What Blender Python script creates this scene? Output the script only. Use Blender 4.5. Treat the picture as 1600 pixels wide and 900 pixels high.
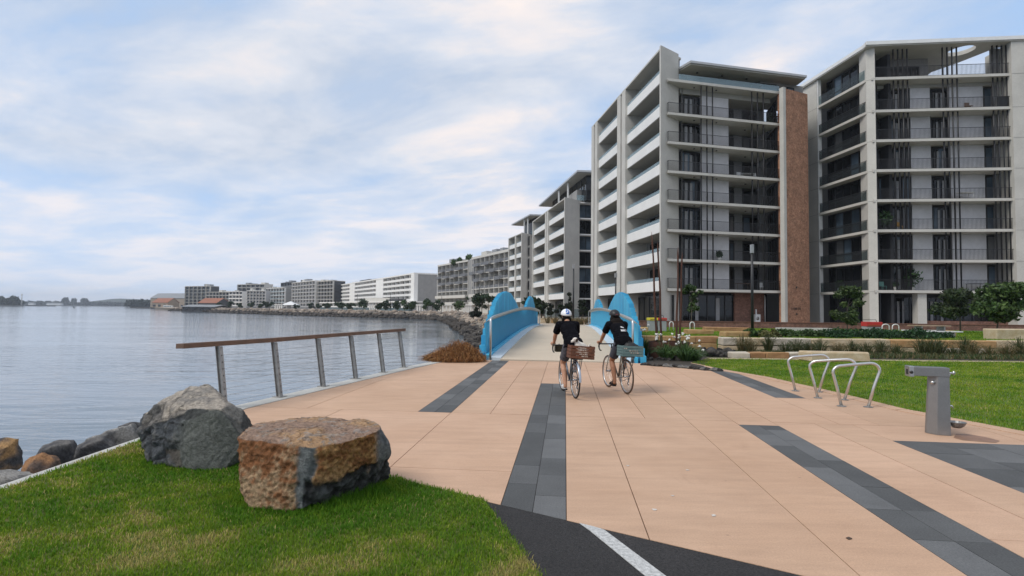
import bpy, bmesh, math, random
import numpy as np
from mathutils import Vector, Matrix, Euler, noise
from mathutils.geometry import tessellate_polygon

for o in list(bpy.data.objects):
    bpy.data.objects.remove(o)
random.seed(7)
SC = bpy.context.scene
COL = SC.collection
R = math.radians

# ------------------------------------------------------------------ camera
CAM_H, FPX = 1.65, 850.0
TH, RHO = math.atan(34 / 850), 0.0112
fw = Vector((0, math.cos(TH), math.sin(TH)))
r0 = Vector((1, 0, 0))
u0 = Vector((0, -math.sin(TH), math.cos(TH)))
rt = r0 * math.cos(RHO) + u0 * math.sin(RHO)
up = -r0 * math.sin(RHO) + u0 * math.cos(RHO)
cam_d = bpy.data.cameras.new('camera')
cam = bpy.data.objects.new('camera', cam_d)
COL.objects.link(cam)
m = Matrix((rt, up, -fw)).transposed().to_4x4()
m.translation = (0, 0, CAM_H)
cam.matrix_world = m
cam_d.sensor_width = 36
cam_d.lens = 36 * FPX / 1600
cam_d.clip_start = 0.05
cam_d.clip_end = 12000
SC.camera = cam

# ------------------------------------------------------------------ world, sun, exposure
SUN_EL, SUN_AZ = R(50), R(238)          # compass azimuth of the sun (0 = +Y, clockwise)
w = bpy.data.worlds.new('World')
SC.world = w
w.use_nodes = True
nt = w.node_tree
nt.nodes.clear()


def N(t, nt_, **kw):
    n = nt_.nodes.new(t)
    for k, v in kw.items():
        if k.startswith('i_'):
            n.inputs[k[2:].replace('_', ' ')].default_value = v
        else:
            setattr(n, k, v)
    return n


def mathn(nt_, op, a, b=None, clamp=False):
    n = nt_.nodes.new('ShaderNodeMath')
    n.operation = op
    n.use_clamp = clamp
    for i, x in enumerate((a, b)):
        if x is None:
            continue
        if isinstance(x, (int, float)):
            n.inputs[i].default_value = x
        else:
            nt_.links.new(x, n.inputs[i])
    return n.outputs[0]


def mixc(nt_, fac, a, b, blend='MIX'):
    n = nt_.nodes.new('ShaderNodeMix')
    n.data_type = 'RGBA'
    n.blend_type = blend
    for sock, x in ((n.inputs[0], fac), (n.inputs[6], a), (n.inputs[7], b)):
        if isinstance(x, (int, float)):
            sock.default_value = x
        elif isinstance(x, tuple):
            sock.default_value = (*x[:3], 1)
        else:
            nt_.links.new(x, sock)
    return n.outputs[2]


def ramp(nt_, fac, stops):
    n = nt_.nodes.new('ShaderNodeValToRGB')
    el = n.color_ramp.elements
    while len(el) < len(stops):
        el.new(0.5)
    for e, (p, c) in zip(el, stops):
        e.position = p
        e.color = (*c, 1) if isinstance(c, tuple) else (c, c, c, 1)
    nt_.links.new(fac, n.inputs[0])
    return n.outputs[0]


def noisen(nt_, vec, scale, detail=4, rough=.55, dist=0.0):
    n = nt_.nodes.new('ShaderNodeTexNoise')
    n.inputs['Scale'].default_value = scale
    n.inputs['Detail'].default_value = detail
    n.inputs['Roughness'].default_value = rough
    n.inputs['Distortion'].default_value = dist
    if vec is not None:
        nt_.links.new(vec, n.inputs['Vector'])
    return n.outputs['Fac']


SKY_K = 0.1
sky = N('ShaderNodeTexSky', nt, sky_type='NISHITA', sun_disc=False, sun_elevation=SUN_EL,
        sun_rotation=SUN_AZ, air_density=1.0, dust_density=2.0, ozone_density=1.2)
tc = N('ShaderNodeTexCoord', nt)
sep = N('ShaderNodeSeparateXYZ', nt)
nt.links.new(tc.outputs['Generated'], sep.inputs[0])
zc = mathn(nt, 'ADD', mathn(nt, 'MAXIMUM', sep.outputs[2], 0.0), 0.11)
px_ = mathn(nt, 'DIVIDE', sep.outputs[0], zc)
py_ = mathn(nt, 'DIVIDE', sep.outputs[1], zc)
# streaks run from lower left to upper right over the sky: rotate and stretch the cloud plane
ca, sa = math.cos(R(24)), math.sin(R(24))
qx = mathn(nt, 'ADD', mathn(nt, 'MULTIPLY', px_, ca), mathn(nt, 'MULTIPLY', py_, -sa))
qy = mathn(nt, 'ADD', mathn(nt, 'MULTIPLY', px_, sa), mathn(nt, 'MULTIPLY', py_, ca))
cmb = N('ShaderNodeCombineXYZ', nt)
nt.links.new(mathn(nt, 'MULTIPLY', qx, .66), cmb.inputs[0])
nt.links.new(mathn(nt, 'MULTIPLY', qy, 1.0), cmb.inputs[1])
cmb.inputs[2].default_value = 3.7
cov = noisen(nt, cmb.outputs[0], .62, 6, .50, .15)
wisp = noisen(nt, cmb.outputs[0], 1.9, 9, .60, .25)
big = noisen(nt, cmb.outputs[0], .36, 3, .5, .1)
dens = mathn(nt, 'ADD', mathn(nt, 'MULTIPLY', cov, .60), mathn(nt, 'MULTIPLY', wisp, .40))
cfac = ramp(nt, dens, [(.38, 0.24), (.46, .68), (.55, .98)])
K = 1 / SKY_K
warm = ramp(nt, mathn(nt, 'ADD', mathn(nt, 'MULTIPLY', wisp, .55), mathn(nt, 'MULTIPLY', big, .45)),
            [(.38, (.375 * K, .425 * K, .51 * K)), (.48, (.50 * K, .525 * K, .58 * K)), (.57, (.68 * K, .615 * K, .59 * K))])
gap = mixc(nt, .86, sky.outputs[0], (.27 * K, .425 * K, .67 * K))
cl = mixc(nt, cfac, gap, warm)
hz = ramp(nt, sep.outputs[2], [(.0, 1.0), (.05, .82), (.22, .12), (.4, 0.0)])
fin = mixc(nt, mathn(nt, 'MULTIPLY', hz, .66), cl, (.49 * K, .57 * K, .70 * K))
bg = N('ShaderNodeBackground', nt)
bg.inputs[1].default_value = SKY_K
nt.links.new(fin, bg.inputs[0])
out = N('ShaderNodeOutputWorld', nt)
nt.links.new(bg.outputs[0], out.inputs[0])

sd = bpy.data.lights.new('sun', 'SUN')
sd.energy = 1.5
sd.angle = R(24)
sd.color = (1.0, .95, .88)
sun = bpy.data.objects.new('sun', sd)
COL.objects.link(sun)
sdir = Vector((math.sin(SUN_AZ) * math.cos(SUN_EL), math.cos(SUN_AZ) * math.cos(SUN_EL), math.sin(SUN_EL)))
sun.rotation_euler = sdir.to_track_quat('Z', 'Y').to_euler()
SC.view_settings.view_transform = 'Standard'
SC.view_settings.look = 'None'
SC.view_settings.gamma = 1
SC.view_settings.exposure = 0.58
SC.render.engine = 'CYCLES'
SC.cycles.max_bounces = 6
SC.cycles.transparent_max_bounces = 6
SC.cycles.caustics_reflective = False
SC.cycles.caustics_refractive = False
SC.cycles.use_denoising = True


# ------------------------------------------------------------------ photo geometry: where a sight line meets the place
def ray(a, b):
    return rt * ((a - 800) / FPX) + up * ((450 - b) / FPX) + fw


def G(a, b, z=0.0):
    d = ray(a, b)
    t = (z - CAM_H) / d.z
    return Vector((d.x * t, d.y * t, z))


def GD(a, b, D):
    d = ray(a, b)
    t = D / d.y
    return Vector((d.x * t, D, CAM_H + d.z * t))


def XD(a, D, z=1.65):
    dz = z - CAM_H
    den = D * math.cos(TH) + dz * math.sin(TH)
    v = -D * math.sin(TH) + dz * math.cos(TH)
    return ((a - 800) / FPX * den - v * math.sin(RHO)) / math.cos(RHO)


# ------------------------------------------------------------------ materials
MATS = {}


def M(name, col, rough=.7, metal=0.0, var=.25, vs=3.0, bump=.0, bs=30.0, col2=None, spec=.5, fine=0.12, fs=60.0, coord='pos', alpha=None):
    if name in MATS:
        return MATS[name]
    m_ = bpy.data.materials.new(name)
    m_.use_nodes = True
    t = m_.node_tree
    b = t.nodes['Principled BSDF']
    if coord == 'pos':
        vec = N('ShaderNodeNewGeometry', t).outputs['Position']
    else:
        vec = N('ShaderNodeTexCoord', t).outputs['Object']
    c2 = col2 or tuple(c * (1 - var) for c in col)
    f = ramp(t, noisen(t, vec, vs, 6, .6, .2), [(.32, 0.0), (.68, 1.0)])
    c = mixc(t, f, col, c2)
    if fine:
        g = ramp(t, noisen(t, vec, fs, 3, .7), [(.3, 1 - fine), (.7, 1 + fine)])
        c = mixc(t, 1.0, c, g, 'MULTIPLY')
    t.links.new(c, b.inputs['Base Color'])
    b.inputs['Roughness'].default_value = rough
    b.inputs['Metallic'].default_value = metal
    b.inputs['Specular IOR Level'].default_value = spec
    if bump:
        bn = N('ShaderNodeBump', t)
        bn.inputs['Strength'].default_value = bump
        bn.inputs['Distance'].default_value = .02
        t.links.new(noisen(t, vec, bs, 5, .65), bn.inputs['Height'])
        t.links.new(bn.outputs[0], b.inputs['Normal'])
    MATS[name] = m_
    return m_


def attr_mat(name, rough=.85, bump=.6, bs=45, fine=.3, fs=40, spec=.3, trans=0.0):
    """colour from the mesh's own colour attribute, with fine grain"""
    m_ = bpy.data.materials.new(name)
    m_.use_nodes = True
    t = m_.node_tree
    b = t.nodes['Principled BSDF']
    a = N('ShaderNodeVertexColor', t, layer_name='Col')
    vec = N('ShaderNodeTexCoord', t).outputs['Object']
    g = ramp(t, noisen(t, vec, fs, 5, .7, .3), [(.3, 1 - fine), (.7, 1 + fine)])
    c = mixc(t, 1.0, a.outputs[0], g, 'MULTIPLY')
    t.links.new(c, b.inputs['Base Color'])
    b.inputs['Roughness'].default_value = rough
    b.inputs['Specular IOR Level'].default_value = spec
    if bump:
        bn = N('ShaderNodeBump', t)
        bn.inputs['Strength'].default_value = bump
        bn.inputs['Distance'].default_value = .02
        t.links.new(noisen(t, vec, bs, 6, .7), bn.inputs['Height'])
        t.links.new(bn.outputs[0], b.inputs['Normal'])
    if trans:
        tr = N('ShaderNodeBsdfTranslucent', t)
        t.links.new(c, tr.inputs[0])
        mx = N('ShaderNodeMixShader', t)
        mx.inputs[0].default_value = trans
        t.links.new(b.outputs[0], mx.inputs[1])
        t.links.new(tr.outputs[0], mx.inputs[2])
        t.links.new(mx.outputs[0], t.nodes['Material Output'].inputs[0])
    return m_


def glass_mat(name, tint=(.02, .025, .03), rough=.04):
    m_ = bpy.data.materials.new(name)
    m_.use_nodes = True
    t = m_.node_tree
    b = t.nodes['Principled BSDF']
    vec = N('ShaderNodeNewGeometry', t).outputs['Position']
    c = mixc(t, ramp(t, noisen(t, vec, .35, 2), [(.42, 0.0), (.6, 1.0)]), tint, tuple(x * 2.2 + .004 for x in tint))
    t.links.new(c, b.inputs['Base Color'])
    b.inputs['Roughness'].default_value = rough
    b.inputs['IOR'].default_value = 1.4
    bn = N('ShaderNodeBump', t)
    bn.inputs['Strength'].default_value = .04
    t.links.new(noisen(t, vec, .8, 2), bn.inputs['Height'])
    t.links.new(bn.outputs[0], b.inputs['Normal'])
    return m_


def clear_glass(name, tint, a):
    """thin balustrade glass: partly clear, partly reflecting"""
    m_ = bpy.data.materials.new(name)
    m_.use_nodes = True
    t = m_.node_tree
    b = t.nodes['Principled BSDF']
    b.inputs['Base Color'].default_value = (*tint, 1)
    b.inputs['Roughness'].default_value = .05
    tr = N('ShaderNodeBsdfTransparent', t)
    tr.inputs[0].default_value = (.85, .92, .93, 1)
    mx = N('ShaderNodeMixShader', t)
    mx.inputs[0].default_value = a
    t.links.new(tr.outputs[0], mx.inputs[1])
    t.links.new(b.outputs[0], mx.inputs[2])
    t.links.new(mx.outputs[0], t.nodes['Material Output'].inputs[0])
    return m_


def brick_mat(name, c1, c2, mortar, axis_u, scale=1.0):
    m_ = bpy.data.materials.new(name)
    m_.use_nodes = True
    t = m_.node_tree
    b = t.nodes['Principled BSDF']
    vec = N('ShaderNodeNewGeometry', t).outputs['Position']
    dot = N('ShaderNodeVectorMath', t, operation='DOT_PRODUCT')
    t.links.new(vec, dot.inputs[0])
    dot.inputs[1].default_value = (*axis_u, 0)
    sp = N('ShaderNodeSeparateXYZ', t)
    t.links.new(vec, sp.inputs[0])
    cb = N('ShaderNodeCombineXYZ', t)
    t.links.new(dot.outputs['Value'], cb.inputs[0])
    t.links.new(sp.outputs[2], cb.inputs[1])
    br = N('ShaderNodeTexBrick', t)
    t.links.new(cb.outputs[0], br.inputs['Vector'])
    br.inputs['Scale'].default_value = scale
    br.inputs['Brick Width'].default_value = .24
    br.inputs['Row Height'].default_value = .086
    br.inputs['Mortar Size'].default_value = .008
    br.inputs['Color1'].default_value = (*c1, 1)
    br.inputs['Color2'].default_value = (*c2, 1)
    br.inputs['Mortar'].default_value = (*mortar, 1)
    br.inputs['Bias'].default_value = -.1
    g = ramp(t, noisen(t, vec, 1.3, 6, .65), [(.3, .66), (.7, 1.25)])
    c = mixc(t, 1.0, br.outputs[0], g, 'MULTIPLY')
    g2 = ramp(t, noisen(t, vec, 4.5, 4, .75), [(.35, .70), (.65, 1.3)])
    c = mixc(t, 1.0, c, g2, 'MULTIPLY')
    t.links.new(c, b.inputs['Base Color'])
    b.inputs['Roughness'].default_value = .9
    bn = N('ShaderNodeBump', t)
    bn.inputs['Strength'].default_value = .5
    bn.inputs['Distance'].default_value = .01
    t.links.new(br.outputs['Fac'], bn.inputs['Height'])
    bn.invert = True
    t.links.new(bn.outputs[0], b.inputs['Normal'])
    return m_


CONC = M('pale concrete', (.56, .54, .49), .8, var=.16, vs=.5, bump=.15, bs=12, fine=.07, fs=9)
CONC_W = M('white render', (.78, .77, .74), .75, var=.09, vs=.5, fine=.04, fs=8)
CONC_G = M('grey render', (.30, .295, .285), .8, var=.15, vs=.6, fine=.06, fs=9)
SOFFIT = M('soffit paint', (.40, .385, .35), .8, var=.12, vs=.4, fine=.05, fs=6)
LILAC = M('pale balcony wall paint', (.62, .61, .62), .7, var=.14, vs=1.2, fine=.05, fs=12)
DARKM = M('black metal', (.018, .018, .02), .45, var=.2, fine=.1)
DARKW = M('dark grey wall', (.035, .035, .038), .6, var=.3, vs=.8)
GREYM = M('grey roof metal', (.46, .47, .48), .45, var=.12, vs=.6, metal=.2)
GLASS = glass_mat('dark window glass', (.006, .007, .008))
GLASS_B = glass_mat('bluish window glass', (.05, .07, .09))
BALGL = clear_glass('balustrade glass', (.42, .54, .60), .32)
BALGR = clear_glass('grey balustrade glass', (.07, .075, .08), .22)
STEEL = M('brushed stainless steel', (.62, .62, .61), .32, 1.0, var=.12, vs=6, fine=.08, fs=90)
GALV = M('galvanised steel', (.42, .41, .39), .5, .85, var=.3, vs=9, fine=.15, fs=60)
WHITEP = M('white paint', (.75, .75, .73), .5, var=.1, fine=.05)
BLUE = M('bright blue paint', (.065, .47, .72), .45, var=.14, vs=2.5, fine=.06, fs=30)
BLUE_D = M('darker screen blue', (.035, .32, .54), .5, var=.15, vs=2.5, fine=.06, fs=30)
CORTEN = M('rusted weathering steel', (.085, .032, .018), .85, var=.45, vs=7, bump=.2, bs=60, fine=.25)
TIMBER = M('weathered hardwood', (.165, .095, .06), .65, col2=(.11, .07, .05), vs=7, bump=.2, bs=50, fine=.2, fs=70)
BRICK = brick_mat('red brick', (.40, .185, .10), (.31, .13, .07), (.36, .27, .20), (.9, .42))
BRICK_L = brick_mat('brown brick', (.23, .10, .065), (.17, .075, .05), (.22, .17, .14), (.97, .2))


ORD = ('first second third fourth fifth sixth seventh eighth ninth tenth eleventh twelfth thirteenth fourteenth fifteenth sixteenth '
       'seventeenth eighteenth nineteenth twentieth twenty-first twenty-second').split()


# ------------------------------------------------------------------ scene graph helpers
ROOT = {}


def put(o, label=None, cat=None, group=None, kind=None):
    if label:
        o['label'] = label
    if cat:
        o['category'] = cat
    if group:
        o['group'] = group
    if kind:
        o['kind'] = kind
    return o


def thing(name, label, cat, loc=(0, 0, 0), group=None, rot=0.0):
    o = bpy.data.objects.new(name, None)
    COL.objects.link(o)
    o.empty_display_size = .2
    o.location = loc
    o.rotation_euler = (0, 0, rot)
    ROOT[o.name] = Vector(loc) if not rot else Vector((0, 0, 0))
    return put(o, label, cat, group)


def local_thing(*a, **k):
    """parts of this thing are given in its own coordinates"""
    o = thing(*a, **k)
    ROOT[o.name] = Vector((0, 0, 0))
    return o


def kids(o):
    return [c for c in KID.get(o.name, ())]


KID = {}


def adopt(o, parent):
    o.parent = parent
    KID.setdefault(parent.name, []).append(o)


def dup(o, dloc=(0, 0, 0), parent=None):
    c = o.copy()
    COL.objects.link(c)
    if parent is not None:
        adopt(c, parent)
    elif o.parent is not None:
        adopt(c, o.parent)
    c.location = o.location + Vector(dloc)
    ROOT[c.name] = ROOT.get(o.name, Vector((0, 0, 0)))
    for k in list(KID.get(o.name, ())):
        dup(k, (0, 0, 0), c)
    return c


class MB:
    def __init__(s):
        s.v, s.f, s.mi, s.sm = [], [], [], []
        s.cur, s.smooth = 0, False

    def add(s, vs, fs):
        b = len(s.v)
        s.v.extend([tuple(v) for v in vs])
        for f in fs:
            s.f.append(tuple(i + b for i in f))
            s.mi.append(s.cur)
            s.sm.append(s.smooth)
        return s

    def hexa(s, p):          # 8 points: bottom ring 0-3, top ring 4-7
        return s.add(p, [(3, 2, 1, 0), (4, 5, 6, 7), (0, 1, 5, 4), (1, 2, 6, 5), (2, 3, 7, 6), (3, 0, 4, 7)])

    def box(s, x0, x1, y0, y1, z0, z1, mat=None):
        p = [(x0, y0, z0), (x1, y0, z0), (x1, y1, z0), (x0, y1, z0), (x0, y0, z1), (x1, y0, z1), (x1, y1, z1), (x0, y1, z1)]
        if mat is not None:
            p = [mat @ Vector(q) for q in p]
        return s.hexa(p)

    def fbox(s, F, ua, ub, wa, wb, za, zb):
        return s.hexa([F.P(ua, wa, za), F.P(ub, wa, za), F.P(ub, wb, za), F.P(ua, wb, za),
                       F.P(ua, wa, zb), F.P(ub, wa, zb), F.P(ub, wb, zb), F.P(ua, wb, zb)])

    def cbox(s, F, ua, ub, wa, wb, za, zb, c=.03, j=0.0):
        """box with chamfered edges, optionally uneven"""
        vs, idx = [], {}
        lo, hi = (ua, wa, za), (ub, wb, zb)
        cj = {}
        for k in range(8):
            cj[k] = [random.uniform(-j, j) for _ in range(3)]
        for k in range(8):
            b = [(k >> a) & 1 for a in range(3)]
            for ax in range(3):          # corner split in three, one on each face
                q = []
                for a in range(3):
                    base = hi[a] if b[a] else lo[a]
                    if a != ax:
                        base += -c if b[a] else c
                    q.append(base + cj[k][a])
                idx[(k, ax)] = len(vs)
                vs.append(F.P(*q))
        fs = []
        for ax in range(3):
            o1, o2 = [a for a in range(3) if a != ax]
            for sgn in (0, 1):
                ks = []
                for (i, jj) in ((0, 0), (1, 0), (1, 1), (0, 1)):
                    ks.append((sgn << ax) | (i << o1) | (jj << o2))
                fs.append(tuple(idx[(k, ax)] for k in ks))
        for ax in range(3):              # edges along ax
            o1, o2 = [a for a in range(3) if a != ax]
            for i in (0, 1):
                for jj in (0, 1):
                    k0 = (i << o1) | (jj << o2)
                    k1 = k0 | (1 << ax)
                    fs.append((idx[(k0, o1)], idx[(k1, o1)], idx[(k1, o2)], idx[(k0, o2)]))
        for k in range(8):
            fs.append((idx[(k, 0)], idx[(k, 1)], idx[(k, 2)]))
        return s.add(vs, fs)

    def prism(s, poly, z0, z1, hole=None):
        """poly: 2-D outline (any winding), z0/z1 numbers or functions of (x, y)"""
        A = z0 if callable(z0) else (lambda x, y: z0)
        B = z1 if callable(z1) else (lambda x, y: z1)
        loops = [list(poly)] + ([list(hole)] if hole else [])
        flat = [p for l in loops for p in l]
        tri = tessellate_polygon([[Vector((p[0], p[1], 0)) for p in l] for l in loops])
        n = len(flat)
        vs = [(p[0], p[1], A(p[0], p[1])) for p in flat] + [(p[0], p[1], B(p[0], p[1])) for p in flat]
        fs = []
        for t in tri:
            fs.append(tuple(t[::-1]))
            fs.append(tuple(i + n for i in t))
        b = 0
        for l in loops:
            k = len(l)
            for i in range(k):
                a_, c_ = b + i, b + (i + 1) % k
                fs.append((a_, c_, c_ + n, a_ + n))
            b += k
        return s.add(vs, fs)

    def tube(s, pts, r, n=8, cap=True, closed=False):
        pts = [Vector(p) for p in pts]
        rs = r if isinstance(r, (list, tuple)) else [r] * len(pts)
        rings, prev = [], None
        m_ = len(pts)
        for i, p in enumerate(pts):
            if closed:
                d = pts[(i + 1) % m_] - pts[i - 1]
            elif i == 0:
                d = pts[1] - p
            elif i == m_ - 1:
                d = p - pts[i - 1]
            else:
                d = pts[i + 1] - pts[i - 1]
            d = d.normalized() if d.length > 1e-9 else Vector((0, 0, 1))
            if prev is None:
                a = Vector((0, 0, 1)).cross(d)
                if a.length < .01:
                    a = Vector((1, 0, 0)).cross(d)
                a.normalize()
            else:
                a = prev - d * prev.dot(d)
                a = a.normalized() if a.length > 1e-6 else Vector((1, 0, 0))
            prev = a
            b = d.cross(a)
            rings.append([p + (a * math.cos(2 * math.pi * k / n) + b * math.sin(2 * math.pi * k / n)) * rs[i] for k in range(n)])
        vs = [q for rg in rings for q in rg]
        fs = []
        last = m_ if closed else m_ - 1
        for i in range(last):
            i2 = (i + 1) % m_
            for k in range(n):
                k2 = (k + 1) % n
                fs.append((i * n + k, i * n + k2, i2 * n + k2, i2 * n + k))
        if cap and not closed:
            fs.append(tuple(range(n))[::-1])
            fs.append(tuple((m_ - 1) * n + k for k in range(n)))
        o = s.smooth
        s.smooth = True
        s.add(vs, fs)
        s.smooth = o
        return s

    def lathe(s, c, prof, n=12):
        c = Vector(c)
        vs, fs = [], []
        for (r, z) in prof:
            for k in range(n):
                a = 2 * math.pi * k / n
                vs.append(c + Vector((r * math.cos(a), r * math.sin(a), z)))
        for i in range(len(prof) - 1):
            for k in range(n):
                k2 = (k + 1) % n
                fs.append((i * n + k, i * n + k2, (i + 1) * n + k2, (i + 1) * n + k))
        fs.append(tuple(range(n))[::-1])
        fs.append(tuple((len(prof) - 1) * n + k for k in range(n)))
        return s.add(vs, fs)

    def ell(s, c, r, n=10, rot=None):
        vs, fs = [], []
        c = Vector(c)
        m_ = max(4, n // 2)
        for i in range(m_ + 1):
            th = math.pi * i / m_
            for k in range(n):
                a = 2 * math.pi * k / n
                q = Vector((r[0] * math.sin(th) * math.cos(a), r[1] * math.sin(th) * math.sin(a), -r[2] * math.cos(th)))
                vs.append(c + (rot @ q if rot else q))
        for i in range(m_):
            for k in range(n):
                k2 = (k + 1) % n
                fs.append((i * n + k, i * n + k2, (i + 1) * n + k2, (i + 1) * n + k))
        o = s.smooth
        s.smooth = True
        s.add(vs, fs)
        s.smooth = o
        return s

    def build(s, name, mats, parent=None, loc=None, bevel=0.0):
        off = Vector((0, 0, 0))
        if parent is not None:
            off = ROOT.get(parent.name, off)
        elif loc is not None:
            off = Vector(loc)
        me = bpy.data.meshes.new(name)
        me.from_pydata([(v[0] - off.x, v[1] - off.y, v[2] - off.z) for v in s.v], [], s.f)
        for m_ in (mats if isinstance(mats, (list, tuple)) else [mats]):
            me.materials.append(m_)
        me.polygons.foreach_set('material_index', s.mi)
        me.polygons.foreach_set('use_smooth', s.sm)
        me.update()
        o = bpy.data.objects.new(name, me)
        COL.objects.link(o)
        if parent is not None:
            adopt(o, parent)
            ROOT[o.name] = off
        elif loc is not None:
            o.location = loc
            ROOT[o.name] = Vector(loc)
        if bevel:
            b = o.modifiers.new('bevel', 'BEVEL')
            b.width = bevel
            b.segments = 2
            b.limit_method = 'ANGLE'
        return o


class Fr:
    """a facade's own frame: u along it, w into the building, z up"""

    def __init__(s, p0, p1, inward=None):
        s.p0 = Vector((p0[0], p0[1]))
        d = Vector((p1[0], p1[1])) - s.p0
        s.L = d.length
        s.U = d / s.L
        n = Vector((-s.U.y, s.U.x))
        mid = s.p0 + d / 2
        ref = Vector(inward) if inward is not None else mid
        if n.dot(ref) < 0:
            n = -n
        s.W = n

    def P(s, u, w_, z):
        q = s.p0 + s.U * u + s.W * w_
        return Vector((q.x, q.y, z))

    def uat(s, a, w_=0.0, z=10.0):
        """u where a sight line of picture column a meets the plane at depth w"""
        lo, hi = -200.0, 400.0
        def f(u):
            q = s.P(u, w_, z)
            D = q.y
            return q.x - XD(a, D, z)
        flo, fhi = f(lo), f(hi)
        # linear in u
        return lo - flo * (hi - lo) / (fhi - flo)

    def U3(s, d):
        return Vector((s.U.x * d, s.U.y * d, 0))


WORLDF = Fr((0, 0), (1, 0), (0, 1))


def npmesh(name, V, F_, mats, parent=None, smooth=False, cols=None, loc=None):
    """big meshes from numpy arrays; F_ is (n, k)"""
    off = np.array(ROOT[parent.name] if parent is not None else (loc if loc is not None else (0, 0, 0)), dtype=float)
    V = np.asarray(V, dtype=np.float32) - off.astype(np.float32)
    me = bpy.data.meshes.new(name)
    n, k = F_.shape
    me.vertices.add(len(V))
    me.vertices.foreach_set('co', V.ravel())
    me.loops.add(n * k)
    me.loops.foreach_set('vertex_index', F_.astype(np.int32).ravel())
    me.polygons.add(n)
    me.polygons.foreach_set('loop_start', np.arange(0, n * k, k, dtype=np.int32))
    me.polygons.foreach_set('use_smooth', np.full(n, smooth))
    me.update(calc_edges=True)
    me.validate()
    for m_ in (mats if isinstance(mats, (list, tuple)) else [mats]):
        me.materials.append(m_)
    if cols is not None:
        at = me.color_attributes.new('Col', 'FLOAT_COLOR', 'POINT')
        c4 = np.ones((len(V), 4), dtype=np.float32)
        c4[:, :3] = cols
        at.data.foreach_set('color', c4.ravel())
    o = bpy.data.objects.new(name, me)
    COL.objects.link(o)
    if parent is not None:
        adopt(o, parent)
        ROOT[o.name] = Vector(off)
    elif loc is not None:
        o.location = loc
        ROOT[o.name] = Vector(loc)
    return o


def in_poly(x, y, poly):
    c = np.zeros(len(x), bool)
    n = len(poly)
    for i in range(n):
        x1, y1 = poly[i]
        x2, y2 = poly[(i + 1) % n]
        k = ((y1 > y) != (y2 > y)) & (x < (x2 - x1) * (y - y1) / (y2 - y1 + 1e-12) + x1)
        c ^= k
    return c


# ================================================================== WATER, LAND, PAVING
WZ = -1.9


def water_mat():
    m_ = bpy.data.materials.new('harbour water')
    m_.use_nodes = True
    t = m_.node_tree
    b = t.nodes['Principled BSDF']
    b.inputs['Base Color'].default_value = (.12, .155, .185, 1)
    b.inputs['Roughness'].default_value = .07
    b.inputs['IOR'].default_value = 1.33
    pos = N('ShaderNodeNewGeometry', t).outputs['Position']
    mp = N('ShaderNodeMapping', t)
    mp.inputs['Rotation'].default_value = (0, 0, R(-14))
    mp.inputs['Scale'].default_value = (.28, 1.0, 1)
    t.links.new(pos, mp.inputs[0])
    n1 = noisen(t, mp.outputs[0], .9, 3, .5, .6)
    n2 = noisen(t, mp.outputs[0], 3.4, 3, .55, .4)
    calm = ramp(t, noisen(t, mp.outputs[0], .045, 3, .5, .3), [(.36, .18), (.62, 1.0)])
    h = mathn(t, 'ADD', mathn(t, 'MULTIPLY', n1, 1.0), mathn(t, 'MULTIPLY', n2, .28))
    h = mathn(t, 'MULTIPLY', h, calm)
    bn = N('ShaderNodeBump', t)
    bn.inputs['Strength'].default_value = .6
    bn.inputs['Distance'].default_value = .15
    t.links.new(h, bn.inputs['Height'])
    t.links.new(bn.outputs[0], b.inputs['Normal'])
    return m_


mb = MB()
xs = [-9000, -600, -200, 0, 200, 9000]
mb.add([(-9000, -400, WZ), (9000, -400, WZ), (9000, 9000, WZ), (-9000, 9000, WZ)], [(0, 1, 2, 3)])
put(mb.build('water', water_mat()), 'calm grey-blue harbour water with fine ripples', None, None, 'structure')

foot_px = [(748, 549), (737, 536), (724, 521), (709, 508.5), (697, 502.5), (684, 500.3), (640, 498), (600, 496.8),
           (560, 495.6), (500, 494), (440, 492.3), (400, 490.8), (340, 488.2), (300, 486.6), (262, 485.6)]
FOOT = [G(a, b, WZ).xy for a, b in foot_px]
FOOT = [Vector((.5, 46.5)), Vector((-1.6, 46.2))] + FOOT[0:]


def off_poly(P, d):
    out_ = []
    for i, p in enumerate(P):
        a = P[max(i - 1, 0)]
        b = P[min(i + 1, len(P) - 1)]
        t = (b - a).normalized()
        n = Vector((t.y, -t.x))        # right of travel = landward (travel goes away and to the left)
        out_.append(p + n * d(i))
    return out_


BANK = off_poly(FOOT, lambda i: 3.4 if i < 8 else 5.0)
PZ = .25      # far promenade level
EDGE = [Vector((-4.55, -30)), Vector((-4.55, 8.9)), Vector((-4.30, 9.9)), Vector((-3.62, 12.6)), Vector((-2.92, 15.4)), Vector((-2.25, 17.5)), Vector((-1.75, 19.2))]
GROUND = M('compacted ground', (.17, .145, .11), .95, var=.3, vs=.6, bump=.3, bs=20)
land = [p for p in EDGE] + [Vector((4.55, 19.4)), Vector((5.0, 24)), Vector((6.7, 43)), Vector((6.0, 47.5))] + BANK + \
    [Vector((-420, 640)), Vector((-430, 1500)), Vector((1600, 1500)), Vector((1600, -30))]
mb = MB()
mb.prism(land, -4, -.12)
put(mb.build('ground', GROUND), 'flat land behind the sea wall', kind='structure')

PATHM = M('sandy path concrete', (.40, .33, .25), .85, var=.15, vs=.4, fine=.06)
prom = [Vector((7.9, 43)), Vector((4.2, 48.8)), Vector((.4, 49.6))] + [p for p in off_poly(FOOT, lambda i: 3.4 if i < 8 else 5.0)[1:]] + \
    [Vector((-420, 640)), Vector((-200, 760)), Vector((60, 400)), Vector((60, 43))]
mb = MB()
mb.prism(prom, -.5, PZ)
put(mb.build('promenade', PATHM), 'pale promenade along the far bank', kind='structure')

# ---- plaza: slabs and dark pavers, each its own piece
PV = Vector((.0976, .9952))
PU = Vector((.9952, -.0976))


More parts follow.
